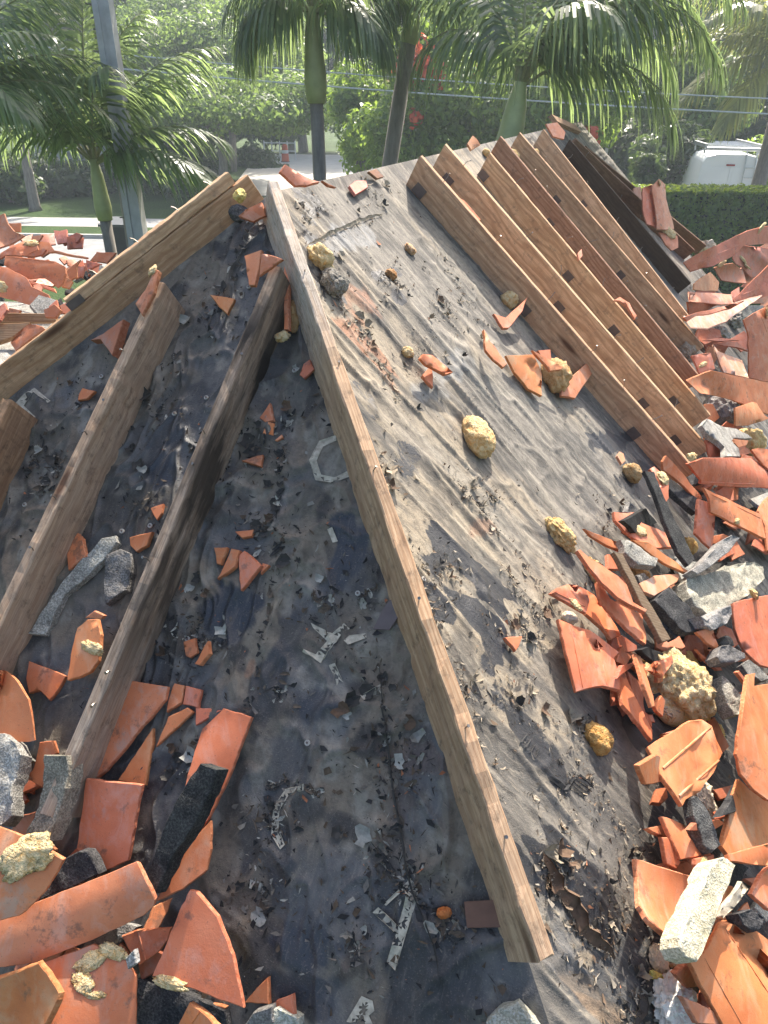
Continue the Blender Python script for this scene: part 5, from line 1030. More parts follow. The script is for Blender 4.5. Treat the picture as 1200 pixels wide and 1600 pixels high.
shard('felt_roll', 'rolled grey felt strip beside the pale mortar bar', 'felt roll', 'm', [(800, 462), (850, 360), (930, 270), (1000, 185), (1052, 250), (960, 370), (852, 482)], 'R', 3, [(200, 8)], (50, 9), thick=.012, mats=('paper', 'paper'), tint=(.8, .78, .75), rough=.004)
Mo('black ribbed mortar stick below the saddle shaped ridge tile', 'l', [(478, 882), (520, 862), (562, 872), (640, 1000), (700, 1140), (762, 1320), (670, 1398), (600, 1320), (540, 1160), (500, 1040)], 'R', 3, [(200, 10)], None, 'tar', .035, .005, tint=(1.6, 1.6, 1.55))
Mo('shiny black clod at the top corner of the great bottom right tile', 'm', [(960, 440), (1060, 400), (1160, 470), (1150, 560), (1100, 580), (1010, 520)], 'R', 4, [(200, 6)], None, 'tar', .04, .009)
blob('foam_pad', 'bright yellow foam sliver above the white crumpled felt wad', 'foam pad', (1038, 1525), 12, 6, -20, 'R', clear=.03, hgt=.8, bumpy=.4, seed=147, tint=(1.2, 1.2, .6))
# rusty plate and tab on the membrane near the hip board
shard('metal_plate', 'rusty flat metal plate poking out under the lower hip board', 'metal plate', 'h', [(660, 530), (752, 525), (772, 598), (668, 600)], 'H', 0, [(200, 4)], None, thick=.003, mats=('rust', 'rust'), jag=.2)
shard('metal_plate', 'dark metal plate poking out halfway down the hip board', 'metal plate', 'g', [(560, 655), (592, 625), (608, 690), (575, 738), (520, 735)], 'H', 0, [(200, 4)], None, thick=.003, mats=('strap', 'strap'), jag=.2)
blob('foam_pad', 'glossy brown foam bead beside the rusty plate', 'foam pad', (694, 1426), 12, 9, 10, 'H', hgt=.9, bumpy=.2, seed=151, tint=(.8, .35, .2))
# ------------------------------------------------------------------ heap on the lower wing roof, far left
T_('upright curved tile at the far left top of the left heap', 'n', [(0, 80), (30, 65), (60, 150), (110, 205), (190, 240), (100, 300), (0, 335), (-40, 335), (-40, 90)], 'W', 8, [(270, 50)], (-50, -7), tint=(1, 1.2, 1.3))
T_('small orange block behind the upright curved tile', 'n', [(55, 145), (160, 143), (160, 212), (110, 205)], 'W', 9, [(270, 60)])
T_('low tile with a rubbly end in the left heap', 'n', [(0, 380), (90, 320), (190, 280), (290, 310), (300, 350), (200, 402), (40, 396), (0, 420)], 'W', 5, [(270, 40)], (15, 6), tint=(.9, .9, .95), foam=[(245, 300, 50, 26, 0, .5)])
T_('long level tile with a dark rounded end in the left heap', 'n', [(40, 395), (130, 400), (430, 440), (510, 480), (517, 540), (490, 620), (450, 652), (350, 572), (210, 577), (30, 470)], 'W', 4, [(270, 52)], (-6, 5), lines=[((40, 402), (430, 446))], tint=(1, .95, 1))
T_('large pointed tile with a foam dab nearest the left edge', 'n', [(0, 480), (60, 490), (210, 570), (250, 640), (380, 700), (405, 760), (290, 802), (100, 745), (0, 720), (-40, 715), (-40, 475)], 'W', 2, [(270, 52)], (-22, 4), foam=[(16, 640, 36, 44, 40, .4)], tint=(.95, .9, .95))
T_('slanted sliver on top of the long level tile', 'n', [(190, 400), (270, 366), (350, 338), (362, 350), (330, 390), (220, 406)], 'W', 6, [(270, 45)])
T_('thin tile rim below the rounded end of the long level tile', 'n', [(215, 584), (320, 618), (420, 652), (432, 682), (250, 615)], 'W', 3, [(250, 40)])
T_('jagged shard right of the long level tile', 'n', [(520, 520), (545, 490), (570, 468), (628, 428), (600, 472), (602, 560), (550, 590)], 'W', 4, [(270, 48)], tint=(1, 1.15, 1.2))
T_('small tilted tile end beside the top board of the left hip', 'n', [(670, 428), (730, 445), (795, 460), (700, 502), (680, 522)], 'W', 4, [(270, 45)], None)
T_('hooked tile bit left of the small tilted tile end', 'n', [(600, 490), (662, 478), (652, 560), (590, 582)], 'W', 3, [(270, 50)], (40, 10), tint=(.85, .85, .9))
T_('pink wedge against the beam at the foot of the left heap', 'n', [(480, 640), (520, 562), (572, 600), (540, 652)], 'W', 3, [(270, 45)], tint=(1, 1.15, 1.2))
T_('splintered rim along the back of the left heap', 'n', [(370, 372), (410, 350), (520, 378), (690, 410), (680, 418), (520, 392), (430, 372)], 'W', 6, [(270, 45)], tint=(.9, 1.0, 1.05))
T_('dark rounded tile under the boards left of the hip beam', 'n', [(80, 1080), (130, 1010), (180, 960), (232, 930), (330, 950), (352, 970), (220, 1060), (122, 1142)], 'W', 0, [(250, 40)], (40, 7))
shard('loose_board', 'narrow striped board lying level below the left heap', 'board', 'n', [(-60, 843), (200, 846), (432, 852), (436, 915), (200, 920), (-60, 922)], 'W', 1, [(270, 62)], None, thick=.035, mats=('wood', 'wood'), tint=(.9, .78, .66), jag=.15)
shard('loose_board', 'pale board under the narrow striped one at the left edge', 'board', 'n', [(-60, 932), (120, 924), (235, 920), (160, 985), (95, 1032), (0, 1062), (-60, 1082)], 'W', 0, [(270, 45)], None, thick=.035, mats=('wood', 'wood'), tint=(1.15, 1.0, .86), jag=.15)
# ------------------------------------------------------------------ lower wing roof at the far left
wy = lambda x, y: np.array([x, y, WING_Z])
b = MB(); pl = [APEX+HIP_L*s for s in np.linspace(.55, 2.2, 8)]
ed = [wy(p[0]-.05, p[1]+.05) for p in pl]
b.add(ed+[wy(-6.5, ed[-1][1]), wy(-6.5, 4.5), wy(ed[0][0], 4.5)], [tuple(range(len(ed)+3))])
b.build('wing_roof', MT['mortar'], roof)['label'] = 'grey lower roof deck at the far left'
# ------------------------------------------------------------------ smaller pieces lying deep in the heaps
def in_poly(x, y, P):
    c = False
    for i in range(len(P)):
        (x1, y1), (x2, y2) = P[i], P[i-1]
        if (y1 > y) != (y2 > y) and x < (x2-x1)*(y-y1)/(y2-y1)+x1: c = not c
    return c
def filler(n, region, plane, size, tilt, label, group, dim, seed, chunk=.22, lay=(0, 1.2), tdir=None):
    rr = random.Random(seed); k = 0; xs = [p[0] for p in region]; ys = [p[1] for p in region]
    while k < n:
        x, y = rr.uniform(min(xs), max(xs)), rr.uniform(min(ys), max(ys))
        if not in_poly(x, y, region): continue
        k += 1
        s = rr.uniform(*size)*(.55+.45*max(0, y-300)/1200); a0 = rr.uniform(0, 6.28); m = rr.choice((4, 4, 5, 5, 3)); el = rr.uniform(.4, 1)
        an = sorted(a0+6.28*i/m+rr.uniform(-.3, .3) for i in range(m)); th = rr.uniform(0, 3.14)
        pts = [(x+s*(math.cos(q)*math.cos(th)-el*math.sin(q)*math.sin(th)), y-s*.8*(math.cos(q)*math.sin(th)+el*math.sin(q)*math.cos(th))) for q in an]
        t = [((tdir if tdir is not None else rr.uniform(0, 360))+rr.uniform(-50, 50), rr.uniform(*tilt))]
        if rr.random() < chunk:
            mt = rr.choice(('mortar', 'tar', 'tar', 'mortar')); v = rr.uniform(.6, 1)
            lb = near_label(('small grey' if mt == 'mortar' else 'small black')+' mortar bit', x, y, plane)
            shard('mortar_chunk', lb, 'mortar chunk', 'p', pts, plane, rr.uniform(*lay), t, None, thick=.022, mats=(mt, mt), rough=.005, group=group[1], tint=(v, v, v), seed=seed*1000+k, grid=s*.5)
        else:
            v = rr.uniform(.75, 1.0)*dim
            lb = near_label({3: 'three cornered', 4: 'four sided', 5: 'five sided'}[m]+(' narrow' if el < .6 else ' broad')+' tile shard', x, y, plane)
            T_(lb, 'p', pts, plane, rr.uniform(*lay), t, (rr.uniform(0, 180), rr.choice((-5, 3, 5, 6))) if rr.random() < .6 else None, group=group[0], tint=(v, v*.95, v*.95), seed=seed*1000+k, grid=s*.7)
HEAP_R = [(905, 935), (960, 880), (985, 800), (1010, 760), (1090, 740), (1105, 690), (1110, 560), (1095, 450), (1085, 410), (1150, 385), (1215, 372), (1215, 1610), (1090, 1610), (1010, 1380), (1030, 1300), (1015, 1160), (985, 1120), (930, 1030)]
filler(120, HEAP_R, 'R', (20, 42), (5, 34), ('orange shard lying deep in the right hand heap, mostly covered', 'mortar bit lying deep in the right hand heap, mostly covered'), ('shards deep in the right hand heap', 'mortar bits deep in the right hand heap'), .95, 3, lay=(-.1, .25))
HEAP_R2 = [(1090, 470), (1140, 400), (1215, 385), (1215, 720), (1110, 690), (1110, 560)]
filler(34, HEAP_R2, 'R', (22, 40), (15, 40), ('dull red shard lying between the big tiles of the upper right heap', 'mortar bit lying between the big tiles of the upper right heap'), ('shards between the big tiles of the upper right heap', 'mortar bits of the upper right heap'), .85, 5, .15, (0, 1.2), 260)
HEAP_L = [(-10, 1150), (60, 1170), (60, 1280), (120, 1330), (230, 1390), (250, 1520), (360, 1560), (420, 1610), (-10, 1610)]
filler(40, HEAP_L, 'H', (24, 46), (4, 20), ('orange shard lying deep in the lower left heap, mostly covered', 'mortar bit lying deep in the lower left heap, mostly covered'), ('shards deep in the lower left heap', 'mortar bits deep in the lower left heap'), .85, 7, .4, (-.1, .2))
HEAP_W = [(-10, 395), (60, 355), (180, 395), (230, 410), (190, 455), (100, 492), (-10, 492)]
filler(46, HEAP_W, 'W', (16, 40), (25, 55), ('red shard lying in the left heap behind the hip beam', 'mortar bit lying in the left heap behind the hip beam'), ('shards in the left heap', 'mortar bits in the left heap'), .9, 9, .12, (0, 3), 270)

# the heap goes on past the right edge of the picture
for k in range(46):
    x, y = rnd.uniform(1225, 1560), rnd.uniform(620, 1600)
    s_ = rnd.uniform(34, 75); a_ = rnd.uniform(0, 6.28)
    pts = [(x+s_*math.cos(a_+q)*rnd.uniform(.6, 1), y+s_*.8*math.sin(a_+q)*rnd.uniform(.6, 1)) for q in (0, 1.3, 2.6, 3.9, 5.2)]
    T_('orange shard lying farther down the right hand heap', 'p', pts, 'R', rnd.uniform(0, 1.6), [(rnd.uniform(0, 360), rnd.uniform(4, 20))], (rnd.uniform(0, 180), 3.5), group='shards farther down the right hand heap', seed=7000+k, grid=18)

# ------------------------------------------------------------------ torn scraps of underlayment one can pick out
def scrap(label, px, plane, size, mat, curl, seed, group=None, tint=(1, 1, 1)):
    rr = random.Random(seed); n = PLANES[plane][1]
    p = at(px[0], px[1], plane); p = p+n*(relief(plane, p[None])[0]+.003)
    a = rr.uniform(0, 6.28); e1 = inplane_safe(px, math.degrees(a), p, n); e2 = np.cross(n, e1)
    m = 5; v = []; f = []
    ws = [rr.uniform(.25, .7)*(1-abs(i/(m-1)-.45)) for i in range(m)]
    for i in range(m):
        t = i/(m-1)-.5; z = curl*(t*t*4)*rr.uniform(.6, 1.2); off = rr.uniform(-.15, .15)
        for s in (-1, 0, 1): v.append(p+e1*t*size+e2*(s*ws[i]+off)*size+n*(z+(abs(s)*curl*.5*rr.random())+.001))
    for i in range(m-1):
        for j in range(2): f.append((i*3+j, i*3+j+1, i*3+j+4, i*3+j+3))
    o = mesh_obj('membrane_scrap', np.array(v), f, MT[mat], None, p); v_ = rr.uniform(.75, 1.15); o.color = (tint[0]*v_, tint[1]*v_, tint[2]*v_, 1)
    return tag(o, label, 'membrane scrap', group)
SG = {'H': 'torn grey underlayment scraps on the hip end', 'R': 'curled underlayment scraps on the sunlit slope'}
SP = {'H': [(62, 705), (85, 720), (48, 742), (75, 755), (205, 700), (215, 725), (225, 735), (400, 825), (425, 815), (415, 835), (388, 690), (372, 668), (395, 705), (410, 672), (440, 760), (432, 790), (445, 880), (300, 920), (310, 905), (325, 930), (350, 985), (255, 1020), (575, 1080), (555, 1095), (600, 1060), (615, 1075), (535, 1110), (545, 1118), (640, 1130), (655, 1150), (625, 1190),
          (430, 1260), (505, 1235), (565, 1305), (595, 1340), (530, 1300), (380, 1385), (410, 1400), (405, 1430), (280, 1185), (265, 1210), (300, 1180), (270, 1170), (130, 820), (110, 600), (190, 590), (170, 620), (290, 500), (320, 480), (330, 520), (350, 455), (280, 560), (465, 580), (450, 640), (230, 620), (300, 700), (330, 740), (420, 760), (470, 880), (500, 905), (590, 1150)],
      'R': [(655, 640), (605, 735), (612, 760), (690, 470), (700, 490), (620, 455), (635, 465), (560, 495), (575, 510), (585, 540), (670, 500), (720, 560), (700, 570), (695, 555), (660, 560), (740, 760), (755, 790), (690, 880), (705, 900), (820, 1060), (800, 1080), (810, 1100), (830, 1080), (740, 1060), (800, 980), (815, 970), (825, 1000), (850, 1110), (912, 1140), (900, 1130), (930, 1130), (890, 1120), (940, 1145),
            (850, 1340), (880, 1350), (860, 1380), (900, 1420), (950, 1380), (985, 1340), (1000, 1350), (950, 800), (965, 790), (975, 810), (940, 830), (850, 960), (860, 945), (605, 290), (570, 290), (600, 320), (560, 330), (530, 400), (500, 430), (720, 470), (750, 530), (770, 545), (1010, 1440), (1020, 1480), (1000, 1520), (1010, 1560), (880, 1370), (866, 1328)]}
for pl in ('H', 'R'):
    for i, (x, y) in enumerate(SP[pl]):
        mt = rnd.choice(['scrap_grey', 'scrap_dark', 'scrap_dark', 'scrap_brown'] if pl == 'H' else ['scrap_tan', 'scrap_dark', 'scrap_brown', 'scrap_tan'])
        scrap(near_label({'scrap_grey': 'torn grey', 'scrap_dark': 'torn black', 'scrap_brown': 'torn brown', 'scrap_tan': 'curled tan'}[mt]+' underlayment scrap', x, y, pl), (x, y), pl, rnd.uniform(.016, .046), mt, rnd.uniform(.004, .016) if pl == 'H' else rnd.uniform(.008, .022), 400+i, SG[pl])

# ------------------------------------------------------------------ crumbs, flakes and grit nobody could count
def flakes(name, label, plane, n, dens, pal, smin, smax, seed, curl):
    g = np.random.default_rng(seed); nn = PLANES[plane][1]
    x = g.uniform(-20, 1220, n*6); y = g.uniform(270, 1620, n*6)
    r = rays(np.stack([x, y], 1)); t = ((APEX-EYE)@nn)/(r@nn); P = EYE+r*t[:, None]; Q = P-APEX
    ok = (t > 0) & (t < 6)
    if plane == 'R': a, d = Q@RD, Q@D_R; ok &= (a > d*(HIP_R@RD)/(HIP_R@D_R)+.03) & (d > .02)
    else: a, d = Q@AC, Q@D_H; ok &= (a < d*(HIP_R@AC)/(HIP_R@D_H)-.06) & (a > d*(HIP_L@AC)/(HIP_L@D_H)+.05) & (d > .02)
    w = np.clip(dens(x, y, a, d), 0, 1); ok &= g.random(n*6) < w
    P = P[ok][:n]; k = len(P)
    P = P+nn*(relief(plane, P)+.002)[:, None]
    e1 = np.cross(nn, [0.3, 0.5, .8]); e1 = nrm(e1); e2 = np.cross(nn, e1)
    an = g.uniform(0, 6.28, k); s = smin+(smax-smin)*g.random(k)**4
    u = np.cos(an)[:, None]*e1+np.sin(an)[:, None]*e2; v = -np.sin(an)[:, None]*e1+np.cos(an)[:, None]*e2
    el = (.10+.8*g.random(k)**2.2)[:, None]; S = s[:, None]
    c1 = (g.random(k)[:, None]*curl*S); c2 = (g.random(k)[:, None]*curl*S)
    J = lambda: g.uniform(.25, 1.5, k)[:, None]; K = lambda: g.uniform(-.7, .7, k)[:, None]*S
    VV = np.stack([P-u*S*J()+nn*c1, P-v*S*el*J()+u*K()+nn*.1*S, P+u*S*J()+nn*c2, P+v*S*el*J()+u*K()+nn*(.1*S+c1*.6)], 1).reshape(-1, 3)
    F = np.arange(4*k).reshape(-1, 4); F3 = np.concatenate([F[:, [0, 1, 3]], F[:, [1, 2, 3]]])
    o = mesh_obj(name, VV, F3, MT['flake'], roof, APEX)
    o['kind'] = 'stuff'; o['label'] = label
    pc = np.array([p[0] for p in pal]); pw = np.array([p[1] for p in pal], float); ci = g.choice(len(pal), k, p=pw/pw.sum())
    C = pc[ci]*g.uniform(.7, 1.25, k)[:, None]
    at_ = o.data.color_attributes.new('tint', 'FLOAT_COLOR', 'POINT')
    at_.data.foreach_set('color', np.concatenate([np.repeat(C, 4, 0), np.ones((4*k, 1))], 1).astype(np.float32).ravel())
def near(x, y, L):
    m = 0*x
    for (cx, cy, r, s) in L: m = np.maximum(m, s*np.exp(-(((x-cx)**2+(y-cy)**2)/r**2)))
    return m
SPOT_R = [(608, 440, 40, .9), (700, 490, 40, .8), (600, 740, 40, .9), (690, 470, 30, .6), (805, 1080, 50, 1), (815, 980, 50, .8), (915, 1140, 45, 1), (870, 1370, 60, 1), (920, 1450, 60, 1), (1000, 1350, 50, 1), (1020, 1500, 50, 1), (1000, 1580, 50, 1), (690, 900, 60, .9), (730, 1090, 50, .8), (650, 560, 40, .5), (960, 800, 50, .8), (930, 900, 50, .6), (740, 760, 40, .5), (840, 960, 30, .7), (770, 780, 40, .4), (830, 1000, 40, .7), (480, 330, 40, .6), (520, 460, 60, .6), (590, 300, 40, .6), (980, 1420, 60, .9), (900, 1240, 60, .5)]
SPOT_H = [(300, 1000, 70, 1), (60, 730, 80, .9), (410, 830, 60, .9), (640, 1380, 60, 1), (600, 1340, 60, .9), (310, 1200, 50, 1), (430, 1290, 50, .8), (400, 700, 80, .8), (380, 340, 60, .8), (620, 1200, 80, .8), (560, 1480, 60, .7), (250, 640, 80, .6), (130, 620, 60, .7), (230, 790, 60, .8), (500, 940, 60, .7), (410, 1400, 60, .8), (300, 1560, 60, .8), (330, 500, 80, .6), (440, 1080, 30, .8), (700, 1450, 40, .9)]
PAL_R = [((.05, .045, .04), 4), ((.16, .11, .075), 3), ((.36, .31, .24), 3), ((.25, .22, .18), 2), ((.40, .18, .10), .25)]
PAL_H = [((.035, .033, .033), 5), ((.10, .072, .05), 3), ((.30, .28, .24), 1.1), ((.16, .14, .12), 2), ((.42, .16, .08), .3)]
flakes('roof_debris', 'loose flakes and shreds strewn over the sunlit slope', 'R', 11000, lambda x, y, a, d: .02+near(x, y, SPOT_R)*.9+.25*sstep(.55, .7, fbm(a*9, d*3, 3, 71))*(a < 1.4), PAL_R, .0015, .014, 1, .9)
flakes('roof_debris', 'loose flakes and shreds strewn over the hip end', 'H', 10000, lambda x, y, a, d: .025+near(x, y, SPOT_H)*.9+.3*sstep(.52, .68, fbm(a*7, d*7, 3, 73)), PAL_H, .0015, .013, 2, .7)

def shreds(name, label, plane, spots, lines, n, pal, seed, smin, smax, lift):
    """torn curled ribbons of underlayment standing round the holes and seams"""
    g = np.random.default_rng(seed); nn = PLANES[plane][1]; VV = []; FF = []; CC = []
    pts = []
    for i in range(n):
        if lines and g.random() < .45:
            L = lines[g.integers(len(lines))]; j = g.integers(len(L)-1); t = g.random(); x = L[j][0]+(L[j+1][0]-L[j][0])*t+g.normal()*4; y = L[j][1]+(L[j+1][1]-L[j][1])*t+g.normal()*4
        else:
            s = spots[g.integers(len(spots))]; a = g.uniform(0, 6.28); r = s[2]*.55*abs(g.normal())**.8; x = s[0]+r*math.cos(a)*.8; y = s[1]+r*math.sin(a)*.8
        pts.append((x, y))
    P = EYE+rays(pts)*(((APEX-EYE)@nn)/(rays(pts)@nn))[:, None]; Hh = relief(plane, P); Q = P-APEX
    if plane == 'R': ok = (Q@RD > (Q@D_R)*(HIP_R@RD)/(HIP_R@D_R)+.04)
    else: ok = (Q@AC < (Q@D_H)*(HIP_R@AC)/(HIP_R@D_H)-.08)
    b1 = nrm(np.cross(nn, [.3, .5, .8])); b2 = np.cross(nn, b1)
    for i in np.nonzero(ok)[0]:
        p = P[i]+nn*(Hh[i]+.002); a = g.uniform(0, 6.28); u = math.cos(a)*b1+math.sin(a)*b2; v = np.cross(nn, u)
        L = smin+(smax-smin)*g.random()**2.5; w = L*g.uniform(.10, .38); k = 5; c0 = g.uniform(-.2, 1)*lift; c1 = g.uniform(0, 1)*lift; bend = g.uniform(-.5, .5)*L; o = len(VV)
        for q in range(k):
            t = q/(k-1)-.5; z = c0*max(0, -t*2)**1.6+c1*max(0, t*2)**1.6; ww = w*(1-abs(t)*1.2)*g.uniform(.5, 1.1); c = p+u*t*L+v*(bend*(t*t-.1))
            VV += [c-v*ww+nn*(z+g.uniform(0, .25)*ww), c+nn*(z-.1*ww), c+v*ww+nn*(z+g.uniform(0, .8)*ww)]
        for q in range(k-1):
            for r in range(2): FF.append((o+q*3+r, o+q*3+r+1, o+q*3+r+4, o+q*3+r+3))
        col = np.array(pal[g.choice(len(pal), p=np.array([x[1] for x in pal])/sum(x[1] for x in pal))][0])*g.uniform(.7, 1.25); CC += [col]*(3*k)
    ob = mesh_obj(name, np.array(VV), FF, MT['flake'], roof, APEX); ob['kind'] = 'stuff'; ob['label'] = label
    at_ = ob.data.color_attributes.new('tint', 'FLOAT_COLOR', 'POINT'); at_.data.foreach_set('color', np.concatenate([np.array(CC), np.ones((len(CC), 1))], 1).astype(np.float32).ravel())
LN_R = [[(520, 450), (545, 500), (580, 560), (618, 620), (645, 655)], [(690, 720), (750, 800), (800, 850), (850, 930)], [(690, 1080), (760, 1180), (840, 1260), (920, 1330), (985, 1400)], [(620, 830), (660, 920), (700, 1010), (730, 1080)], [(478, 386), (520, 366), (598, 334)], [(560, 500), (590, 560), (615, 590)], [(840, 1340), (870, 1400), (910, 1460), (960, 1500)], [(900, 1180), (950, 1260), (1000, 1330)], [(690, 400), (720, 450), (750, 500)], [(1030, 1480), (1000, 1560), (990, 1600)], [(780, 880), (830, 950)]]
LN_H = [[(440, 800), (425, 900), (415, 1000), (395, 1110)], [(590, 1010), (600, 1120), (612, 1230), (640, 1380)], [(455, 640), (440, 720), (432, 800)], [(320, 960), (300, 1010), (350, 1000)], [(420, 1230), (450, 1220), (500, 1240)], [(600, 1340), (640, 1400), (690, 1430)], [(60, 690), (100, 730), (60, 780)], [(560, 940), (620, 900)], [(340, 480), (400, 360)]]
shreds('torn_shreds', 'curled torn shreds round the holes and seams of the sunlit slope', 'R', SPOT_R, LN_R, 1700, [((.06, .05, .04), 2), ((.22, .16, .11), 3), ((.46, .38, .28), 4), ((.36, .31, .24), 3)], 31, .004, .030, .010)
shreds('torn_shreds', 'curled torn shreds round the holes and seams of the hip end', 'H', SPOT_H, LN_H, 1100, [((.045, .043, .042), 4), ((.13, .10, .075), 3), ((.36, .34, .29), 1.6), ((.20, .18, .15), 2)], 32, .005, .036, .010)
# ------------------------------------------------------------------ the ground and the street beyond the house
MT['grass'] = m_grass()
MT['asphalt'] = m_flat('pale_asphalt', (.30, .30, .29), .9, .3, 0, 3, .3)
MT['walk'] = m_flat('concrete_walk', (.44, .42, .38), .9, .3, 0, 2, .25)
MT['drive'] = m_flat('concrete_drive', (.66, .63, .57), .9, .3, 0, 1.2, .2)
def sheet(name, x0, x1, y0, y1, z, mat, label):
    o = mesh_obj(name, [(x0, y0, z), (x1, y0, z), (x1, y1, z), (x0, y1, z)], [(0, 1, 2, 3)], MT[mat]); o['kind'] = 'structure'; o['label'] = label; return o
sheet('ground', -250, 250, -60, 400, 0, 'grass', 'flat ground with mown lawn')
sheet('street', -120, 120, 18.9, 23.5, .004, 'asphalt', 'pale grey street behind the house')
sheet('sidewalk', -120, 14, 25.6, 27.4, .008, 'walk', 'concrete sidewalk between two strips of lawn')
def kerb(y):
    b = MB(); b.box((0, y, .05), (120, 0, 0), (0, .08, 0), (0, 0, .06)); o = b.build('kerb', MT['walk']); o['kind'] = 'structure'; o['label'] = 'low concrete kerb along the far side of the street'
kerb(23.6)
b = MB()
dv = [far(352, 296, 34), far(575, 296, 34), far(590, 247, 56), far(405, 247, 56)]
b.add([(p[0], p[1], .012) for p in dv], [(0, 1, 2, 3)]); o = b.build('driveway', MT['drive']); o['kind'] = 'structure'; o['label'] = 'wide pale concrete driveway seen over the ridge'
b = MB(); b.add([(7.5, 23.4, .012), (18, 23.4, .012), (18, 34, .012), (7.5, 34, .012)], [(0, 1, 2, 3)]); o = b.build('parking_apron', MT['walk']); o['kind'] = 'structure'; o['label'] = 'paved apron where the van stands'

# ------------------------------------------------------------------ leaves
def leaf_quads(P, N, size, g, aspect=.5, droop=0):
    k = len(P); r = g.normal(size=(k, 3)); u = np.cross(N, r); u /= np.linalg.norm(u, axis=1)[:, None]+1e-9
    u[:, 2] -= droop; u /= np.linalg.norm(u, axis=1)[:, None]; v = np.cross(N, u); v /= np.linalg.norm(v, axis=1)[:, None]+1e-9
    s = (size*g.uniform(.6, 1.35, k))[:, None]; fold = N*s*.18
    VV = np.stack([P-u*s, P-v*s*aspect+fold, P+u*s, P+v*s*aspect+fold], 1).reshape(-1, 3)
    F = np.arange(4*k).reshape(-1, 4); return VV, F
def crown_points(c, r, n, g, lobes, lr, flat=.75, lo=-.6):
    c = np.array(c); r = np.array(r); D = g.normal(size=(lobes, 3)); D /= np.linalg.norm(D, axis=1)[:, None]; D[:, 2] = np.maximum(D[:, 2], lo)
    C = c+D*r*(g.uniform(.45, .85, lobes)[:, None]); L = r.mean()*lr*g.uniform(.65, 1.3, lobes)
    i = g.choice(lobes, n, p=(L**2)/(L**2).sum()); d = g.normal(size=(n, 3)); d /= np.linalg.norm(d, axis=1)[:, None]
    rad = L[i]*(1-.5*g.random(n)**2.2)*g.uniform(.85, 1.12, n)
    P = C[i]+d*rad[:, None]*np.array([1, 1, flat]); N = d+g.normal(size=(n, 3))*.55+np.array([0, 0, .45]); N /= np.linalg.norm(N, axis=1)[:, None]
    return P, N, C
LEAF = dict(far=m_leaf('far_leaf', (.045, .085, .030), (.15, .20, .06), (.34, .46, .08), .5, .5),
            mid=m_leaf('broad_leaf', (.055, .105, .032), (.16, .245, .07), (.38, .54, .12), .52, .5),
            shrub=m_leaf('shrub_leaf', (.06, .125, .03), (.18, .28, .06), (.45, .64, .09), .52, .45),
            dark=m_leaf('dark_leaf', (.028, .058, .024), (.085, .135, .045), (.18, .27, .06), .42, .42),
            hedge=m_leaf('hedge_leaf', (.045, .10, .025), (.12, .21, .05), (.50, .64, .06), .48, .4),
            palm=m_leaf('palm_leaflet', (.062, .112, .058), (.17, .225, .12), (.42, .56, .20), .54, .38, .7),
            coco=m_leaf('coconut_leaflet', (.10, .14, .05), (.24, .27, .10), (.55, .58, .15), .5, .32, .7),
            dry=m_leaf('dry_leaflet', (.26, .20, .05), (.42, .34, .08), (.5, .4, .08), .4, .5),
            bloom=m_leaf('orange_bloom', (.55, .06, .02), (.75, .14, .06), (.7, .15, .06), .4, .5),
            rust=m_leaf('copper_leaf', (.14, .06, .03), (.30, .15, .07), (.3, .14, .05), .4, .5))
MT['bark'] = m_bark('grey_bark', (.13, .115, .10), (.26, .23, .20)); MT['palmbark'] = m_bark('ringed_palm_bark', (.22, .195, .17), (.38, .35, .30), 26)
MT['shaft'] = m_flat('green_crownshaft', (.42, .46, .20), .45, .5, 0, 6, .3); MT['rachis'] = m_flat('frond_stalk', (.26, .26, .11), .5)
def tree(label, base, crown_c, crown_r, n, leaf, size, seed, group=None, lobes=22, lr=.42, trunk=.16, stems=1, name='tree', flat=.75, lo=-.6, aspect=.5):
    g = np.random.default_rng(seed); base = np.array(base, float)
    root = empty(name, base, label, 'tree', group)
    P, N, C = crown_points(crown_c, crown_r, n, g, lobes, lr, flat, lo)
    v, f = leaf_quads(P, N, size, g, aspect); mesh_obj('crown', v, f, LEAF[leaf], root, crown_c)
    b = MB(); cc = np.array(crown_c)
    for k in range(stems):
        o = np.array([g.uniform(-.5, .5)*stems*.4, g.uniform(-.3, .3)*stems*.4, 0]) if stems > 1 else np.zeros(3)
        top = cc+o*1.6-np.array([0, 0, crown_r[2]*.35]); m = (base+o+top)/2+np.array([g.uniform(-.2, .2), g.uniform(-.2, .2), 0])
        b.tube([base+o, m, top], [trunk*1.15, trunk*.85, trunk*.55], 8)
        for j in range(0, len(C), max(1, len(C)*stems//9)):
            q = C[(j+k) % len(C)]; b.tube([top-(top-m)*.25, (top+q)/2+np.array([0, 0, .2]), q], [trunk*.45, trunk*.25, trunk*.08], 5)
    b.build('trunk', MT['bark'], root)
    return root
def gp(u, v, y): p = far(u, v, y); return np.array([p[0], p[1], 0])
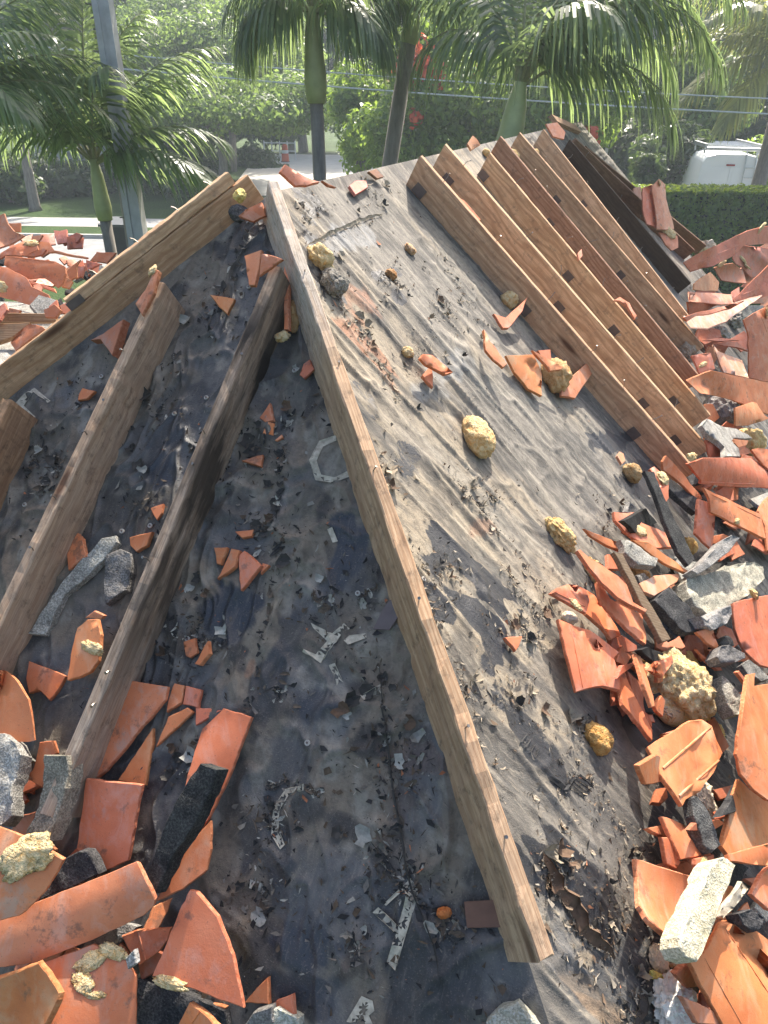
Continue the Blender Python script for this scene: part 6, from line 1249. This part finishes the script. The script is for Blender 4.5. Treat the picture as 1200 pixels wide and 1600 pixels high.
# a dense belt of tall trees closes the view
BT = 'tall dark trees closing the view'
for i, (u, y, z, rx, rz, leaf, s, lab) in enumerate([
    (-60, 52, 6.2, 6.5, 5.8, 'far', 1, 'tall dark tree of the far belt behind the crown of the front left palm'),
    (120, 56, 7.4, 6.0, 6.2, 'far', 2, 'tall dark tree of the far belt behind the concrete pole'),
    (300, 60, 9.0, 6.8, 6.6, 'far', 3, 'tall far tree rising over the broad sunlit canopy'),
    (470, 58, 7.6, 6.2, 6.8, 'dark', 4, 'deep green far tree behind the straight palm, right of the driveway railing'),
    (620, 61, 8.6, 6.4, 6.6, 'far', 5, 'tall far tree behind the grey leaning palm'),
    (780, 57, 7.8, 6.2, 6.6, 'dark', 6, 'deep green far tree behind the nearest palm crown'),
    (930, 60, 8.8, 6.6, 6.6, 'far', 7, 'tall far tree behind the lamp post'),
    (1070, 55, 7.6, 6.0, 6.4, 'dark', 8, 'deep green far tree left above the white van'),
    (1220, 58, 8.0, 6.6, 6.6, 'far', 9, 'tall far tree behind the coconut palm at the right edge')]):
    c = far(u, 130, y); c = np.array([c[0], y, z])
    tree(lab, (c[0], y, 0), c, (rx, rx*.8, rz), 19000, leaf, .24, 200+s, BT, 34, .36, .32, lo=-.8)
for i, (y, zt, u0, n_, lab) in enumerate([(33, 4.6, 330, 11000, 'low front tier of the sunlit layered canopy left of the straight palm'), (38.5, 6.3, 300, 11000, 'second tier of the sunlit layered canopy, rising behind the front one'), (44, 8.0, 350, 11000, 'third tier of the sunlit layered canopy, high behind the power lines'), (50, 9.8, 280, 11000, 'topmost tier of the sunlit layered canopy near the top of the picture')]):
    cx = far(u0, 100, y)[0]; tree(lab, (cx, y, 0), (cx, y, zt-1.2), (5.4+i*.5, 2.6, 1.5), n_*2, 'mid', .105+.008*i, 261+i, 'tiers of the sunlit layered canopy', 40, .42, .2, flat=.45, lo=-.3)
tree('lower sunlit tree behind the driveway, left of the straight palm', gp(455, 240, 58), (far(455, 130, 58)[0], 58, 4.6), (6.4, 3.0, 4.4), 13000, 'dark', .20, 222, None, 26, .4, .22)
tree('leafy dark tree behind the fronds of the front left palm', gp(200, 250, 37), (far(190, 170, 37)[0], 39, 3.6), (5.2, 3.0, 3.2), 12000, 'dark', .20, 223, None, 26, .4, .22)
tree('dense dark tree behind the driveway, under the sunlit layered canopy', gp(360, 240, 57), (far(350, 190, 57)[0], 57, 3.2), (7.0, 2.8, 3.3), 13000, 'dark', .20, 224, None, 26, .42, .2)
tree('thin stemmed tree cluster with pale trunks left of the coconut palm', gp(1120, 240, 31), (far(1085, 150, 31)[0], 31, 4.2), (3.0, 2.2, 1.9), 9000, 'mid', .15, 225, None, 24, .38, .07, 4)
tree('shady rounded tree behind the white van', gp(1180, 240, 36), (far(1180, 190, 36)[0], 36, 3.4), (4.6, 2.6, 3.0), 9000, 'dark', .19, 226, None, 24, .42, .18)
tree('dark bushy tree under the hanging fronds, behind the lamp post', gp(960, 240, 34), (far(965, 200, 34)[0], 34, 2.9), (3.8, 2.4, 2.7), 9000, 'dark', .18, 227, None, 24, .42, .18)
# light green shrubs with orange red flowers
def bush(label, u, v, y, r, n, leaf, size, seed, blooms=(), name='flowering_shrub', cat='shrub', group=None):
    g = np.random.default_rng(seed); c = far(u, v, y); root = empty(name, (c[0], y, 0), label, cat, group)
    P, N, C = crown_points(c, r, n, g, 22, .42, .8, -.9)
    P[:, 2] = np.maximum(P[:, 2], .05); vv, f = leaf_quads(P, N, size, g, .45, .25); mesh_obj('foliage', vv, f, LEAF[leaf], root, c)
    b = MB()
    for j in range(0, len(C), 3): b.tube([(c[0]+g.uniform(-.2, .2), y, 0), (c+C[j])/2-np.array([0, 0, .2]), C[j]], [.05, .035, .012], 5)
    b.build('stem', MT['bark'], root)
    for (bu, bv, rr) in blooms:
        rr = rr*1.5; q = far(bu, bv, y-r[1]*1.05); k = 40; d = g.normal(size=(k, 3)); PP = q+d*rr*.5; NN = d/np.linalg.norm(d, axis=1)[:, None]
        vv, f = leaf_quads(PP, NN, rr*.34, g, .7); mesh_obj('blossom', vv, f, LEAF['bloom'], root, q)
    return root
bush('light green flowering shrub around the leaning palm, red blossoms at its top', 650, 160, 24, (2.1, 1.6, 2.4), 12000, 'shrub', .11, 231, [(640, 96, .22), (652, 102, .2), (668, 100, .16), (657, 72, .18), (681, 117, .2), (634, 100, .14), (640, 132, .12), (650, 184, .16), (690, 120, .1)])
bush('light green shrub left of the nearest palm trunk', 755, 170, 25, (2.2, 1.6, 2.3), 11000, 'shrub', .11, 232, [(742, 110, .12)])
bush('light green shrub right of the nearest palm trunk, reaching the hanging fronds', 880, 165, 24, (1.9, 1.5, 2.2), 10000, 'shrub', .11, 233, [(925, 212, .16), (915, 206, .12)])
bush('small bright shrub at the left edge of the flowering one', 568, 190, 26, (1.1, 1.0, 1.9), 5000, 'shrub', .11, 234)
bush('small copper tinged low shrub behind the hedge below the hanging fronds', 1015, 262, 23.5, (.55, .5, .45), 1500, 'dark', .09, 235, name='low_shrub')
bush('dusky green low shrub left of the white van', 1052, 250, 27, (1.6, 1.0, 1.1), 4500, 'dark', .11, 236, name='low_shrub')
bush('pale leaved low shrub right of the white van', 1195, 268, 27, (1.2, 1.0, .9), 3000, 'shrub', .10, 237, name='low_shrub')
bush('spiky dark shrub against the grey garden wall', 75, 280, 33, (1.7, 1.0, 1.0), 3600, 'dark', .16, 238, name='low_shrub')
bush('round dark shrub at the left edge of the lawn', 10, 290, 31, (1.7, 1.2, 1.3), 4200, 'dark', .13, 239, name='low_shrub')
bush('low dark shrub bordering the left end of the driveway', 285, 268, 34, (1.7, 1.2, 1.2), 5200, 'dark', .13, 240, name='low_shrub')
bush('small dark shrub by the driveway railing', 395, 255, 47, (2.2, 1.2, 1.0), 3000, 'dark', .16, 241, name='low_shrub')
def hedge(label, x0, x1, y0, y1, h, n, leaf, size, seed):
    g = np.random.default_rng(seed); root = empty('hedge', ((x0+x1)/2, y0, 0), label, 'hedge')
    b = MB(); b.box(((x0+x1)/2, (y0+y1)/2, h/2-.06), ((x1-x0)/2-.08, 0, 0), (0, (y1-y0)/2-.08, 0), (0, 0, h/2-.06)); b.build('hedge_core', m_flat('hedge_core', (.012, .02, .008), 1.0), root)
    A = np.array([(x1-x0)*h, (x1-x0)*(y1-y0), (y1-y0)*h]); w = g.choice(3, n, p=A/A.sum()); u, v = g.random(n), g.random(n)
    P = np.where((w == 0)[:, None], np.stack([x0+u*(x1-x0), np.full(n, y0), v*h], 1), np.where((w == 1)[:, None], np.stack([x0+u*(x1-x0), y0+v*(y1-y0), np.full(n, h)], 1), np.stack([np.full(n, x0), y0+u*(y1-y0), v*h], 1)))
    N0 = np.where((w == 0)[:, None], [[0, -1, 0]], np.where((w == 1)[:, None], [[0, 0, 1]], [[-1, 0, 0]])).astype(float)
    P = P+N0*(.05*fbm(P[:, 0]*1.6, P[:, 2]*1.6+P[:, 1], 3, seed)-.05+g.normal(size=n)*.022)[:, None]; N = N0+g.normal(size=(n, 3))*.6; N /= np.linalg.norm(N, axis=1)[:, None]
    v_, f = leaf_quads(P, N, size, g, .6); mesh_obj('foliage', v_, f, LEAF[leaf], root)
hx = far(985, 330, 17.9)[0]
hedge('clipped bright edged hedge right of the roof, in front of the van', hx, hx+9, 17.9, 19.0, 4.15-17.9*math.tan(R_(6.25)), 26000, 'hedge', .055, 251)
hedge('low clipped dark hedge along the far side of the lawn', far(40, 290, 34)[0], far(350, 290, 34)[0], 34, 35.2, 1.15, 9000, 'dark', .09, 252)

# ------------------------------------------------------------------ palms
def frond(base, az, el0, length, bend, ll, n, g, mat, parent, wind=(0, 0), twist=0, hang=1.0, wid=.022):
    """one feathered frond: a bending stalk with leaflets on both sides that fall under their own weight"""
    m = 16; P = [np.array(base, float)]; D = []
    for i in range(m):
        t = i/m; el = el0-bend*t**1.25; d = np.array([math.sin(az)*math.cos(el), math.cos(az)*math.cos(el), math.sin(el)])
        d = nrm(d+np.array([wind[0], wind[1], 0])*t); D.append(d); P.append(P[-1]+d*length/m)
    D.append(D[-1]); P = np.array(P); D = np.array(D)
    V0 = []; F0 = []; S = []
    b = MB(); b.tube(list(P[::2]), [max(.004, .020*(1-i/(m/2+1))) for i in range(len(P[::2]))], 5); kv = len(b.v)
    V0 = list(b.v); F0 = list(b.f); MI = [1]*len(F0)
    for s in (-1, 1):
        for j in range(n):
            t = .12+.88*(j+g.random()*.7)/n; x = t*m; i = min(m-1, int(x)); p = P[i]+(P[i+1]-P[i])*(x-i); d = D[i]
            side = nrm(np.cross(d, [0, 0, 1.0]))*s; upv = np.cross(side*s, d)
            L = ll*(math.sin(math.pi*min(1, .18+.82*t))**.6+.12)*g.uniform(.8, 1.15)
            q = nrm(side*(1.0-.55*t)+d*(.45+.6*t)+upv*g.uniform(-.1, .45)); w = np.cross(q, upv); w = nrm(w)
            k = 4; c = p.copy(); dr = q.copy(); v0 = len(V0)
            for a in range(k+1):
                tt = a/k; ww = wid*(1-tt**2*.93)*(.55+.45*min(1, tt*4)); w_ = nrm(np.cross(dr, upv) if abs(dr@upv) < .95 else w)
                V0 += [tuple(c-w_*ww), tuple(c+w_*ww)]
                dr = nrm(dr+np.array([wind[0]*.5, wind[1]*.5, -hang*(.30+.35*tt)])); c = c+dr*L/k
            for a in range(k): F0.append((v0+2*a, v0+2*a+1, v0+2*a+3, v0+2*a+2)); MI.append(0)
    return mesh_obj('frond', V0, F0, [LEAF[mat], MT['rachis']], parent, base, mat_idx=MI)
def palm(label, crown_px, y, shaft_len, lean, trunk_r, fronds, seed, ll=.55, mat='palm', shaft_r=.09, n=46, group=None, wind=(.12, 0), bark='palmbark', wid=.018, hang=1.0):
    g = np.random.default_rng(seed); c = far(*crown_px, y); s0 = c-np.array([lean[0]*shaft_len, lean[1]*shaft_len, shaft_len])
    gz = s0[2]; base = s0-np.array([lean[0]*gz*.8, lean[1]*gz*.8, gz]); base[2] = 0
    root = empty('palm_tree', base, label, 'palm tree', group)
    b = MB(); m = (base+s0)/2+np.array([lean[0]*.2, 0, 0]); b.tube([base, base+(m-base)*.15, m, s0], [trunk_r*1.5, trunk_r*1.15, trunk_r, trunk_r*.9], 12); b.build('trunk', MT[bark], root, smooth=True)
    if shaft_len > .1:
        b = MB(); b.tube([s0, s0+(c-s0)*.25, s0+(c-s0)*.8, c+(c-s0)*.08], [shaft_r*.95, shaft_r*1.12, shaft_r*.8, shaft_r*.45], 12); b.build('crownshaft', MT['shaft'], root, smooth=True)
    for (az, el, L, bend, *o) in fronds:
        o = o[0] if o else {}
        frond(c, R_(az), R_(el), L, R_(bend), o.get('ll', ll)*g.uniform(.92, 1.08), o.get('n', n), g, o.get('mat', mat), root, o.get('wind', wind), 0, o.get('hang', hang), wid)
    return root
# azimuth: 0 away, 90 right, 180 towards the camera, 270 left
palm('front left palm with a plump green crownshaft, fronds swept to the right', (148, 256), 9.4, .62, (-.02, 0), .075, [
    (285, 66, 2.2, 62), (310, 78, 2.3, 48), (350, 84, 2.2, 40), (20, 76, 2.1, 55), (60, 62, 1.9, 70), (85, 40, 1.7, 78), (98, 20, 1.75, 70), (250, 55, 1.9, 85), (275, 40, 1.7, 95), (150, 72, 1.6, 75), (330, 60, 1.9, 80), (110, 26, 1.7, 82), (75, 66, 2.0, 62)], 301, .62, wind=(.14, 0), n=44, wid=.020)
palm('palm mostly outside the left edge, only drooping frond ends showing', (-75, 190), 8.6, .6, (0, 0), .08, [(70, 50, 1.9, 80), (95, 40, 1.9, 95), (60, 66, 2.0, 60), (110, 60, 1.8, 80), (85, 70, 2.0, 70), (130, 40, 1.7, 90), (40, 50, 1.8, 80), (75, 25, 1.7, 85)], 302, .6, n=44)
palm('straight slim palm in the middle, its crown above the picture, ringed dark trunk', (488, 22), 9.6, .85, (-.02, 0), .085, [
    (270, 30, 1.13, 125), (255, 45, 1.22, 125), (290, 20, 1.09, 115), (90, 35, 1.18, 120), (70, 50, 1.34, 115), (105, 25, 1.18, 120), (0, 70, 1.51, 60), (320, 60, 1.43, 80), (40, 60, 1.51, 80), (200, 64, 1.26, 110), (150, 64, 1.26, 110), (235, 30, 1.09, 120), (125, 30, 1.13, 120), (80, 5, 1.01, 85)], 303, .68, wind=(.04, 0), n=44, shaft_r=.115, wid=.018, hang=1.6)
palm('grey leaning palm behind the straight one, fronds blown to both sides', (648, 22), 10.6, .3, (.22, 0), .105, [
    (270, 40, 1.34, 130), (260, 22, 1.26, 115), (285, 55, 1.51, 120), (90, 45, 1.26, 130), (75, 60, 1.51, 110), (100, 28, 1.18, 115), (0, 60, 1.60, 60), (320, 50, 1.60, 100), (240, 50, 1.26, 125), (30, 55, 1.51, 95), (190, 60, 1.26, 115)], 304, .62, wind=(.04, 0), n=42, shaft_r=.10, wid=.018, hang=1.5)
palm('nearest palm right of centre with a thick pale crownshaft and long hanging fronds', (812, 138), 9.4, .78, (.12, .02), .105, [
    (80, 72, 2.9, 150), (92, 60, 2.8, 140), (88, 80, 3.1, 150), (72, 52, 2.5, 130), (108, 66, 2.6, 145), (62, 74, 2.8, 120), (100, 76, 3.0, 142), (92, 34, 2.2, 120),
    (275, 66, 1.7, 150), (300, 76, 2.2, 120), (330, 78, 2.4, 80), (0, 80, 2.5, 60), (35, 76, 2.6, 90), (150, 74, 1.8, 130)], 305, .86, wind=(.10, 0), n=46, shaft_r=.145, wid=.020, hang=1.5)
palm('coconut palm at the right edge with pale arching fronds', (1236, 95), 22, .02, (.02, 0), .18, [
    (270, 55, 4.00, 95), (262, 30, 3.86, 75), (285, 70, 4.14, 80), (250, 10, 3.73, 70), (300, 40, 3.86, 80), (240, 50, 3.86, 95), (320, 60, 3.86, 80), (0, 60, 3.86, 80), (90, 50, 3.86, 90), (200, 40, 3.59, 90), (230, -5, 3.31, 60), (160, 30, 3.59, 90)], 306, 1.05, 'coco', n=50, wind=(-.03, 0), bark='bark', wid=.034)
palm('tall palm above the picture, only yellowing frond tips hanging in at the top', (128, -140), 10.4, .6, (0, 0), .09, [
    (265, 30, 1.6, 110, dict(mat='coco')), (95, 50, 2.5, 112, dict(mat='coco')), (85, 44, 2.4, 110, dict(mat='coco')), (102, 40, 2.3, 112, dict(mat='dry')), (180, 30, 1.5, 115, dict(mat='dry')), (0, 50, 1.6, 90), (225, 35, 1.6, 110), (135, 35, 1.6, 112), (310, 45, 1.6, 90), (50, 45, 1.6, 90)], 307, .6, n=40)
palm('dark trunked palm far left beyond the lawn', (28, 190), 29, .5, (.02, 0), .17, [(a, 45, 2.2, 85) for a in range(0, 360, 36)], 308, .6, n=34, bark='bark', wid=.03)

# ------------------------------------------------------------------ street furniture, wall, van
MT['conc'] = m_flat('pole_concrete', (.50, .50, .48), .85, .3, 0, 8, .3)
pc = far(190, 200, 9.3)
b = MB(); w0, w1 = .095, .075
for z0, z1 in ((0, 8.6),):
    v = [];
    for z, w in ((z0, w0*1.12), (z1, w1)):
        for (x, y) in ((-1, -1), (-.32, -1), (-.26, -.78), (.26, -.78), (.32, -1), (1, -1), (1, 1), (-1, 1)): v.append((pc[0]+x*w, pc[1]+y*w, z))
    b.add(v, [(i, (i+1) % 8, 8+(i+1) % 8, 8+i) for i in range(8)]+[tuple(range(8, 16))])
root = empty('utility_pole', (pc[0], pc[1], 0), 'square grooved concrete utility pole rising through the front left palm', 'utility pole')
b.build('pole', MT['conc'], root)
b = MB()
for z in np.arange(1.5, 8.4, .42): b.tube([(pc[0]-.17, pc[1]-.04, z), (pc[0]-.10, pc[1]-.04, z)], .008, 5)
b.build('step_peg', MT['nail'], root)
MT['cable'] = m_flat('cable', (.55, .56, .56), .4)
def cable(label, a, b_, y, r):
    p, q = far(*a, y), far(*b_, y); d = q-p; pts = []
    for t in np.linspace(-.6, 1.5, 40): pts.append(p+d*t+np.array([0, 0, .35*((t-.5)**2-.25)*.6]))
    m = MB(); m.tube(pts, r, 5); tag(m.build('power_line', MT['cable'], loc=p), label, 'power line')
cable('upper thin power line crossing behind the palms', (320, 97), (1200, 154), 16.5, .013)
cable('lower brighter power line crossing behind the palms', (237, 112), (1200, 178), 16.0, .015)
lp = far(953, 200, 27)
root = empty('lamp_post', (lp[0], lp[1], 0), 'thin pale lamp post behind the hanging fronds', 'lamp post'); tz = far(960, 143, 27)[2]
b = MB(); b.tube([(lp[0], lp[1], 0), (lp[0], lp[1], tz)], [.06, .045], 8); b.build('pole', MT['conc'], root)
b = MB(); b.tube([(lp[0], lp[1], tz), (lp[0], lp[1], tz+.1), (lp[0], lp[1], tz+.38), (lp[0], lp[1], tz+.45)], [.07, .16, .12, .03], 8); b.build('lamp_head', m_flat('lamp_glass', (.6, .62, .62), .3), root)
# garden wall at the far left
wp, wq = far(55, 250, 36.5), far(235, 250, 36.5)
root = empty('garden_wall', ((wp[0]+wq[0])/2, 36.5, 0), 'plain grey rendered garden wall behind the left lawn', 'wall')
b = MB(); b.box(((wp[0]+wq[0])/2, 36.6, 1.05), ((wq[0]-wp[0])/2, 0, 0), (0, .1, 0), (0, 0, 1.05)); b.build('wall_body', m_flat('grey_render', (.38, .38, .37), .9), root)
b = MB(); b.box(((wp[0]+wq[0])/2, 36.6, 2.15), ((wq[0]-wp[0])/2+.04, 0, 0), (0, .15, 0), (0, 0, .05)); b.build('coping', MT['walk'], root)
# dark wheeled bin next to the pole
bp = far(188, 372, 19.6); MT['bin'] = m_flat('black_plastic', (.014, .017, .018), .5, .4)
root = empty('waste_bin', (bp[0], bp[1], 0), 'black wheeled waste bin beside the concrete pole', 'waste bin')
hb_ = far(188, 346, 19.6)[2]; b = MB()
v = [(bp[0]+x*w, bp[1]+y*w, z) for z, w in ((.08, .26), (hb_-.08, .34)) for x, y in ((-1, -1), (1, -1), (1, 1), (-1, 1))]
b.add(v, [(0, 1, 5, 4), (1, 2, 6, 5), (2, 3, 7, 6), (3, 0, 4, 7), (3, 2, 1, 0), (4, 5, 6, 7)]); b.build('bin_body', MT['bin'], root)
b = MB(); v = [(bp[0]+x*.38, bp[1]+y*.38, hb_-.07+z) for z in (0, .05) for x, y in ((-1, -1), (1, -1), (1, 1), (-1, 1))]; v = [(x, y, z+(.08 if y > bp[1] else 0)) for x, y, z in v]
b.add(v, [(0, 1, 5, 4), (1, 2, 6, 5), (2, 3, 7, 6), (3, 0, 4, 7), (3, 2, 1, 0), (4, 5, 6, 7)]); b.build('lid', m_flat('bin_lid', (.05, .055, .055), .35), root)
for s in (-1, 1):
    b = MB(); b.tube([(bp[0]+s*.30, bp[1]+.28, .11), (bp[0]+s*.35, bp[1]+.28, .11)], .11, 12); b.build('wheel', MT['bin'], root)
# white railing and an orange barrel at the end of the driveway
rp = far(432, 250, 51)
MT['white'] = m_flat('white_metal', (.70, .70, .68), .4); root = empty('railing', (rp[0], rp[1], 0), 'white pipe railing at the far end of the driveway', 'railing')
rx0, rx1 = far(414, 250, 51)[0], far(462, 250, 51)[0]
for z in (.55, 1.0): b = MB(); b.tube([(rx0, 51, z), (rx1, 51, z)], .035, 6); b.build('rail', MT['white'], root)
for t in np.linspace(0, 1, 5): b = MB(); b.tube([(rx0+(rx1-rx0)*t, 51, 0), (rx0+(rx1-rx0)*t, 51, 1.12)], .04, 6); b.build('post', MT['white'], root)
op = far(446, 252, 50); MT['orange'] = m_flat('orange_plastic', (.62, .10, .03), .5)
root = empty('traffic_barrel', (op[0], op[1], 0), 'small orange traffic barrel beside the white railing', 'traffic barrel')
b = MB(); b.tube([(op[0], op[1], 0), (op[0], op[1], .05)], .28, 12); b.build('base', MT['bin'], root)
b = MB(); b.tube([(op[0], op[1], .05), (op[0], op[1], .5), (op[0], op[1], .95), (op[0], op[1], 1.0)], [.24, .21, .17, .06], 12); b.build('body', MT['orange'], root)
b = MB(); b.tube([(op[0], op[1], .5), (op[0], op[1], .68)], [.215, .205], 12); b.build('band', MT['white'], root)

# ------------------------------------------------------------------ haze volume added to stand in for lens glare
t = NT('glare_haze'); HAZE = .0018
vol = t.n('ShaderNodeVolumePrincipled', {'Color': (.78, .90, 1.0, 1), 'Density': HAZE, 'Anisotropy': .35})
t.t.links.new(vol.outputs[0], t.out.inputs['Volume'])
b = MB(); b.box((0, 32, 8.5), (75, 0, 0), (0, 40, 0), (0, 0, 9.5)); hz = b.build('haze', t.mat); hz['kind'] = 'stuff'; hz['label'] = 'thin pale haze added in place of lens glare'
# ------------------------------------------------------------------ white van seen from behind
VY = 24.4; vc = far(1139, 268, VY); vx = vc[0]; VW = .95; VH = 2.52
MT['vanw'] = m_flat('white_van_paint', (.84, .86, .86), .3, .5, 0, 2, .04); MT['rubber'] = m_flat('black_rubber', (.02, .02, .02), .7); MT['glass'] = m_flat('dark_glass', (.02, .025, .03), .08, .6); MT['lamp'] = m_flat('red_lens', (.35, .02, .02), .25); MT['alu'] = m_flat('aluminium', (.62, .64, .65), .35, .5, .7); MT['seam'] = m_flat('door_gap', (.10, .11, .115), .7)
van = empty('parked_van', (vx, VY, 0), 'white panel van with a roof rack and rear ladder parked behind the hedge', 'van')
YAW = R_(8)
def vp(x, y, z):
    """van frame: x right, y forward (away), z up"""
    return (vx+x*math.cos(YAW)+y*math.sin(YAW), VY-x*math.sin(YAW)+y*math.cos(YAW), z)
sec = [(0.0, .45), (.06, 1.0), (.0, 1.3)]
# body: cross sections along the length
def ring(y, w, h, zb, tum):
    pts = [(-w, zb), (-w*1.0, zb+.55), (-w*(1-.02), zb+.95), (-w*(1-tum), h-.22), (-w*(1-tum)+.10, h-.06), (-w*.45, h), (w*.45, h), (w*(1-tum)-.10, h-.06), (w*(1-tum), h-.22), (w*(1-.02), zb+.95), (w, zb+.55), (w, zb)]
    return [vp(x, y, z) for x, z in pts]
R0 = [ring(.10, VW*.98, VH-.02, .42, .13), ring(.0, VW, VH-.30, .40, .085), ][::-1]
rings = [ring(-.0, VW*.985, VH-.03, .42, .14), ring(.12, VW, VH, .40, .13), ring(2.6, VW, VH+.02, .38, .12), ring(3.5, VW, VH-.05, .38, .13), ring(4.25, VW*.98, 1.45, .38, .05), ring(5.1, VW*.93, 1.15, .40, .05), ring(5.3, VW*.85, .95, .42, .05)]
b = MB(); k = 12
for r in rings: b.v += [tuple(p) for p in r]
for i in range(len(rings)-1):
    for j in range(k):
        m = (j+1) % k; b.f.append((i*k+j, i*k+m, (i+1)*k+m, (i+1)*k+j)); b.m.append(0)
b.f += [tuple(range(k))[::-1], tuple(range((len(rings)-1)*k, len(rings)*k))]; b.m += [0, 0]
body = b.build('body', MT['vanw'], van)
def panel(name, x0, x1, z0, z1, y, mat, parent, t=.012, tp=0):
    b = MB(); v = [vp(x*(1-tp*(z-z0)/(z1-z0)), y+d, z) for d in (0, -t) for x, z in ((x0, z0), (x1, z0), (x1, z1), (x0, z1))]
    b.add(v, [(0, 1, 2, 3), (7, 6, 5, 4), (0, 4, 5, 1), (1, 5, 6, 2), (2, 6, 7, 3), (3, 7, 4, 0)]); return b.build(name, MT[mat], parent)
d1 = panel('rear_door', -.90, -.012, .62, 2.16, -.002, 'vanw', van, .022, .10); d2 = panel('rear_door', .012, .90, .62, 2.16, -.002, 'vanw', van, .022, .10)
panel('door_inset', -.78, -.10, 1.30, 2.04, -.026, 'vanw', d1, .008, .08); panel('door_inset', .10, .78, 1.30, 2.04, -.026, 'vanw', d2, .008, .08)
panel('door_handle', .05, .20, 1.12, 1.17, -.026, 'rubber', d2, .03)
for x in (-.93, .80): panel('tail_lamp', x, x+.13, .85, 1.25, -.004, 'lamp', van, .03)
panel('bumper', -.98, .98, .40, .60, .02, 'rubber', van, .09); panel('number_plate', -.26, .26, .66, .78, -.026, 'white', van, .006)
b = MB(); b.tube([vp(-.12, -.03, 2.21), vp(.12, -.03, 2.21)], .025, 6); b.build('brake_lamp', MT['lamp'], van)
for s in (-1, 1):
    b = MB(); b.tube([vp(s*1.03, 4.05, 1.35), vp(s*1.28, 4.0, 1.38)], .03, 5); b.box(vp(s*1.25, 3.96, 1.42), (.07, 0, 0), (0, .06, 0), (0, 0, .17)); b.build('wing_mirror', MT['rubber'], van)
    for y in (.95, 4.2):
        b = MB(); b.tube([vp(s*.72, y, .34), vp(s*.99, y, .34)], .34, 20); w = b.build('wheel', MT['rubber'], van)
        b = MB(); b.tube([vp(s*.985, y, .34), vp(s*1.0, y, .34)], .20, 14); b.build('rim', MT['alu'], w)
    b = MB(); y0 = [(.25, 3.2)][0]
    v = [vp(s*(.80+dx), y, 2.08+dz) for y in (1.6, 3.3) for dx, dz in ((.10, -.55), (.08, -.05))]
    # side windows of the cab
    v = [vp(s*.995, y, z) for y, z in ((2.9, 1.35), (4.0, 1.35), (3.75, 1.95), (2.9, 1.98))]; v2 = [vp(s*.93, y, z) for y, z in ((2.9, 1.35), (4.0, 1.35), (3.75, 1.95), (2.9, 1.98))]
    b.add(v+v2, [(0, 1, 2, 3), (7, 6, 5, 4), (0, 4, 5, 1), (1, 5, 6, 2), (2, 6, 7, 3), (3, 7, 4, 0)]); b.build('cab_window', MT['glass'], van)
# roof rack: two side rails on feet, cross bars
rack = MB(); rk = None
for s in (-1, 1):
    b = MB(); b.box(vp(s*.80, 1.5, VH+.20), np.array(vp(.035, 0, 0))-np.array(vp(0, 0, 0)), np.array(vp(0, 1.45, 0))-np.array(vp(0, 0, 0)), (0, 0, .055)); rk = b.build('rack_rail', MT['alu'], van)
    for y in (.2, 1.5, 2.8): b = MB(); b.tube([vp(s*.78, y, VH-.02), vp(s*.80, y, VH+.16)], .028, 6); b.build('rack_foot', MT['alu'], van)
for y in np.linspace(.2, 2.8, 7): b = MB(); b.tube([vp(-.78, y, VH+.17), vp(.78, y, VH+.17)], .022, 6); b.build('cross_bar', MT['alu'], van)
b = MB(); b.tube([vp(-.80, .02, VH+.12), vp(.80, .02, VH+.12)], .05, 8); b.build('rack_roller', MT['alu'], van)
# rear ladder on the right door
for x in (.42, .72): b = MB(); b.tube([vp(x, -.10, .7), vp(x*.97, -.09, 2.1), vp(x*.95, .02, VH+.1)], .018, 6); b.build('ladder_rail', MT['alu'], van)
for z in np.arange(.8, 2.2, .27): b = MB(); b.tube([vp(.42, -.10, z), vp(.72, -.10, z)], .015, 6); b.build('ladder_rung', MT['alu'], van)
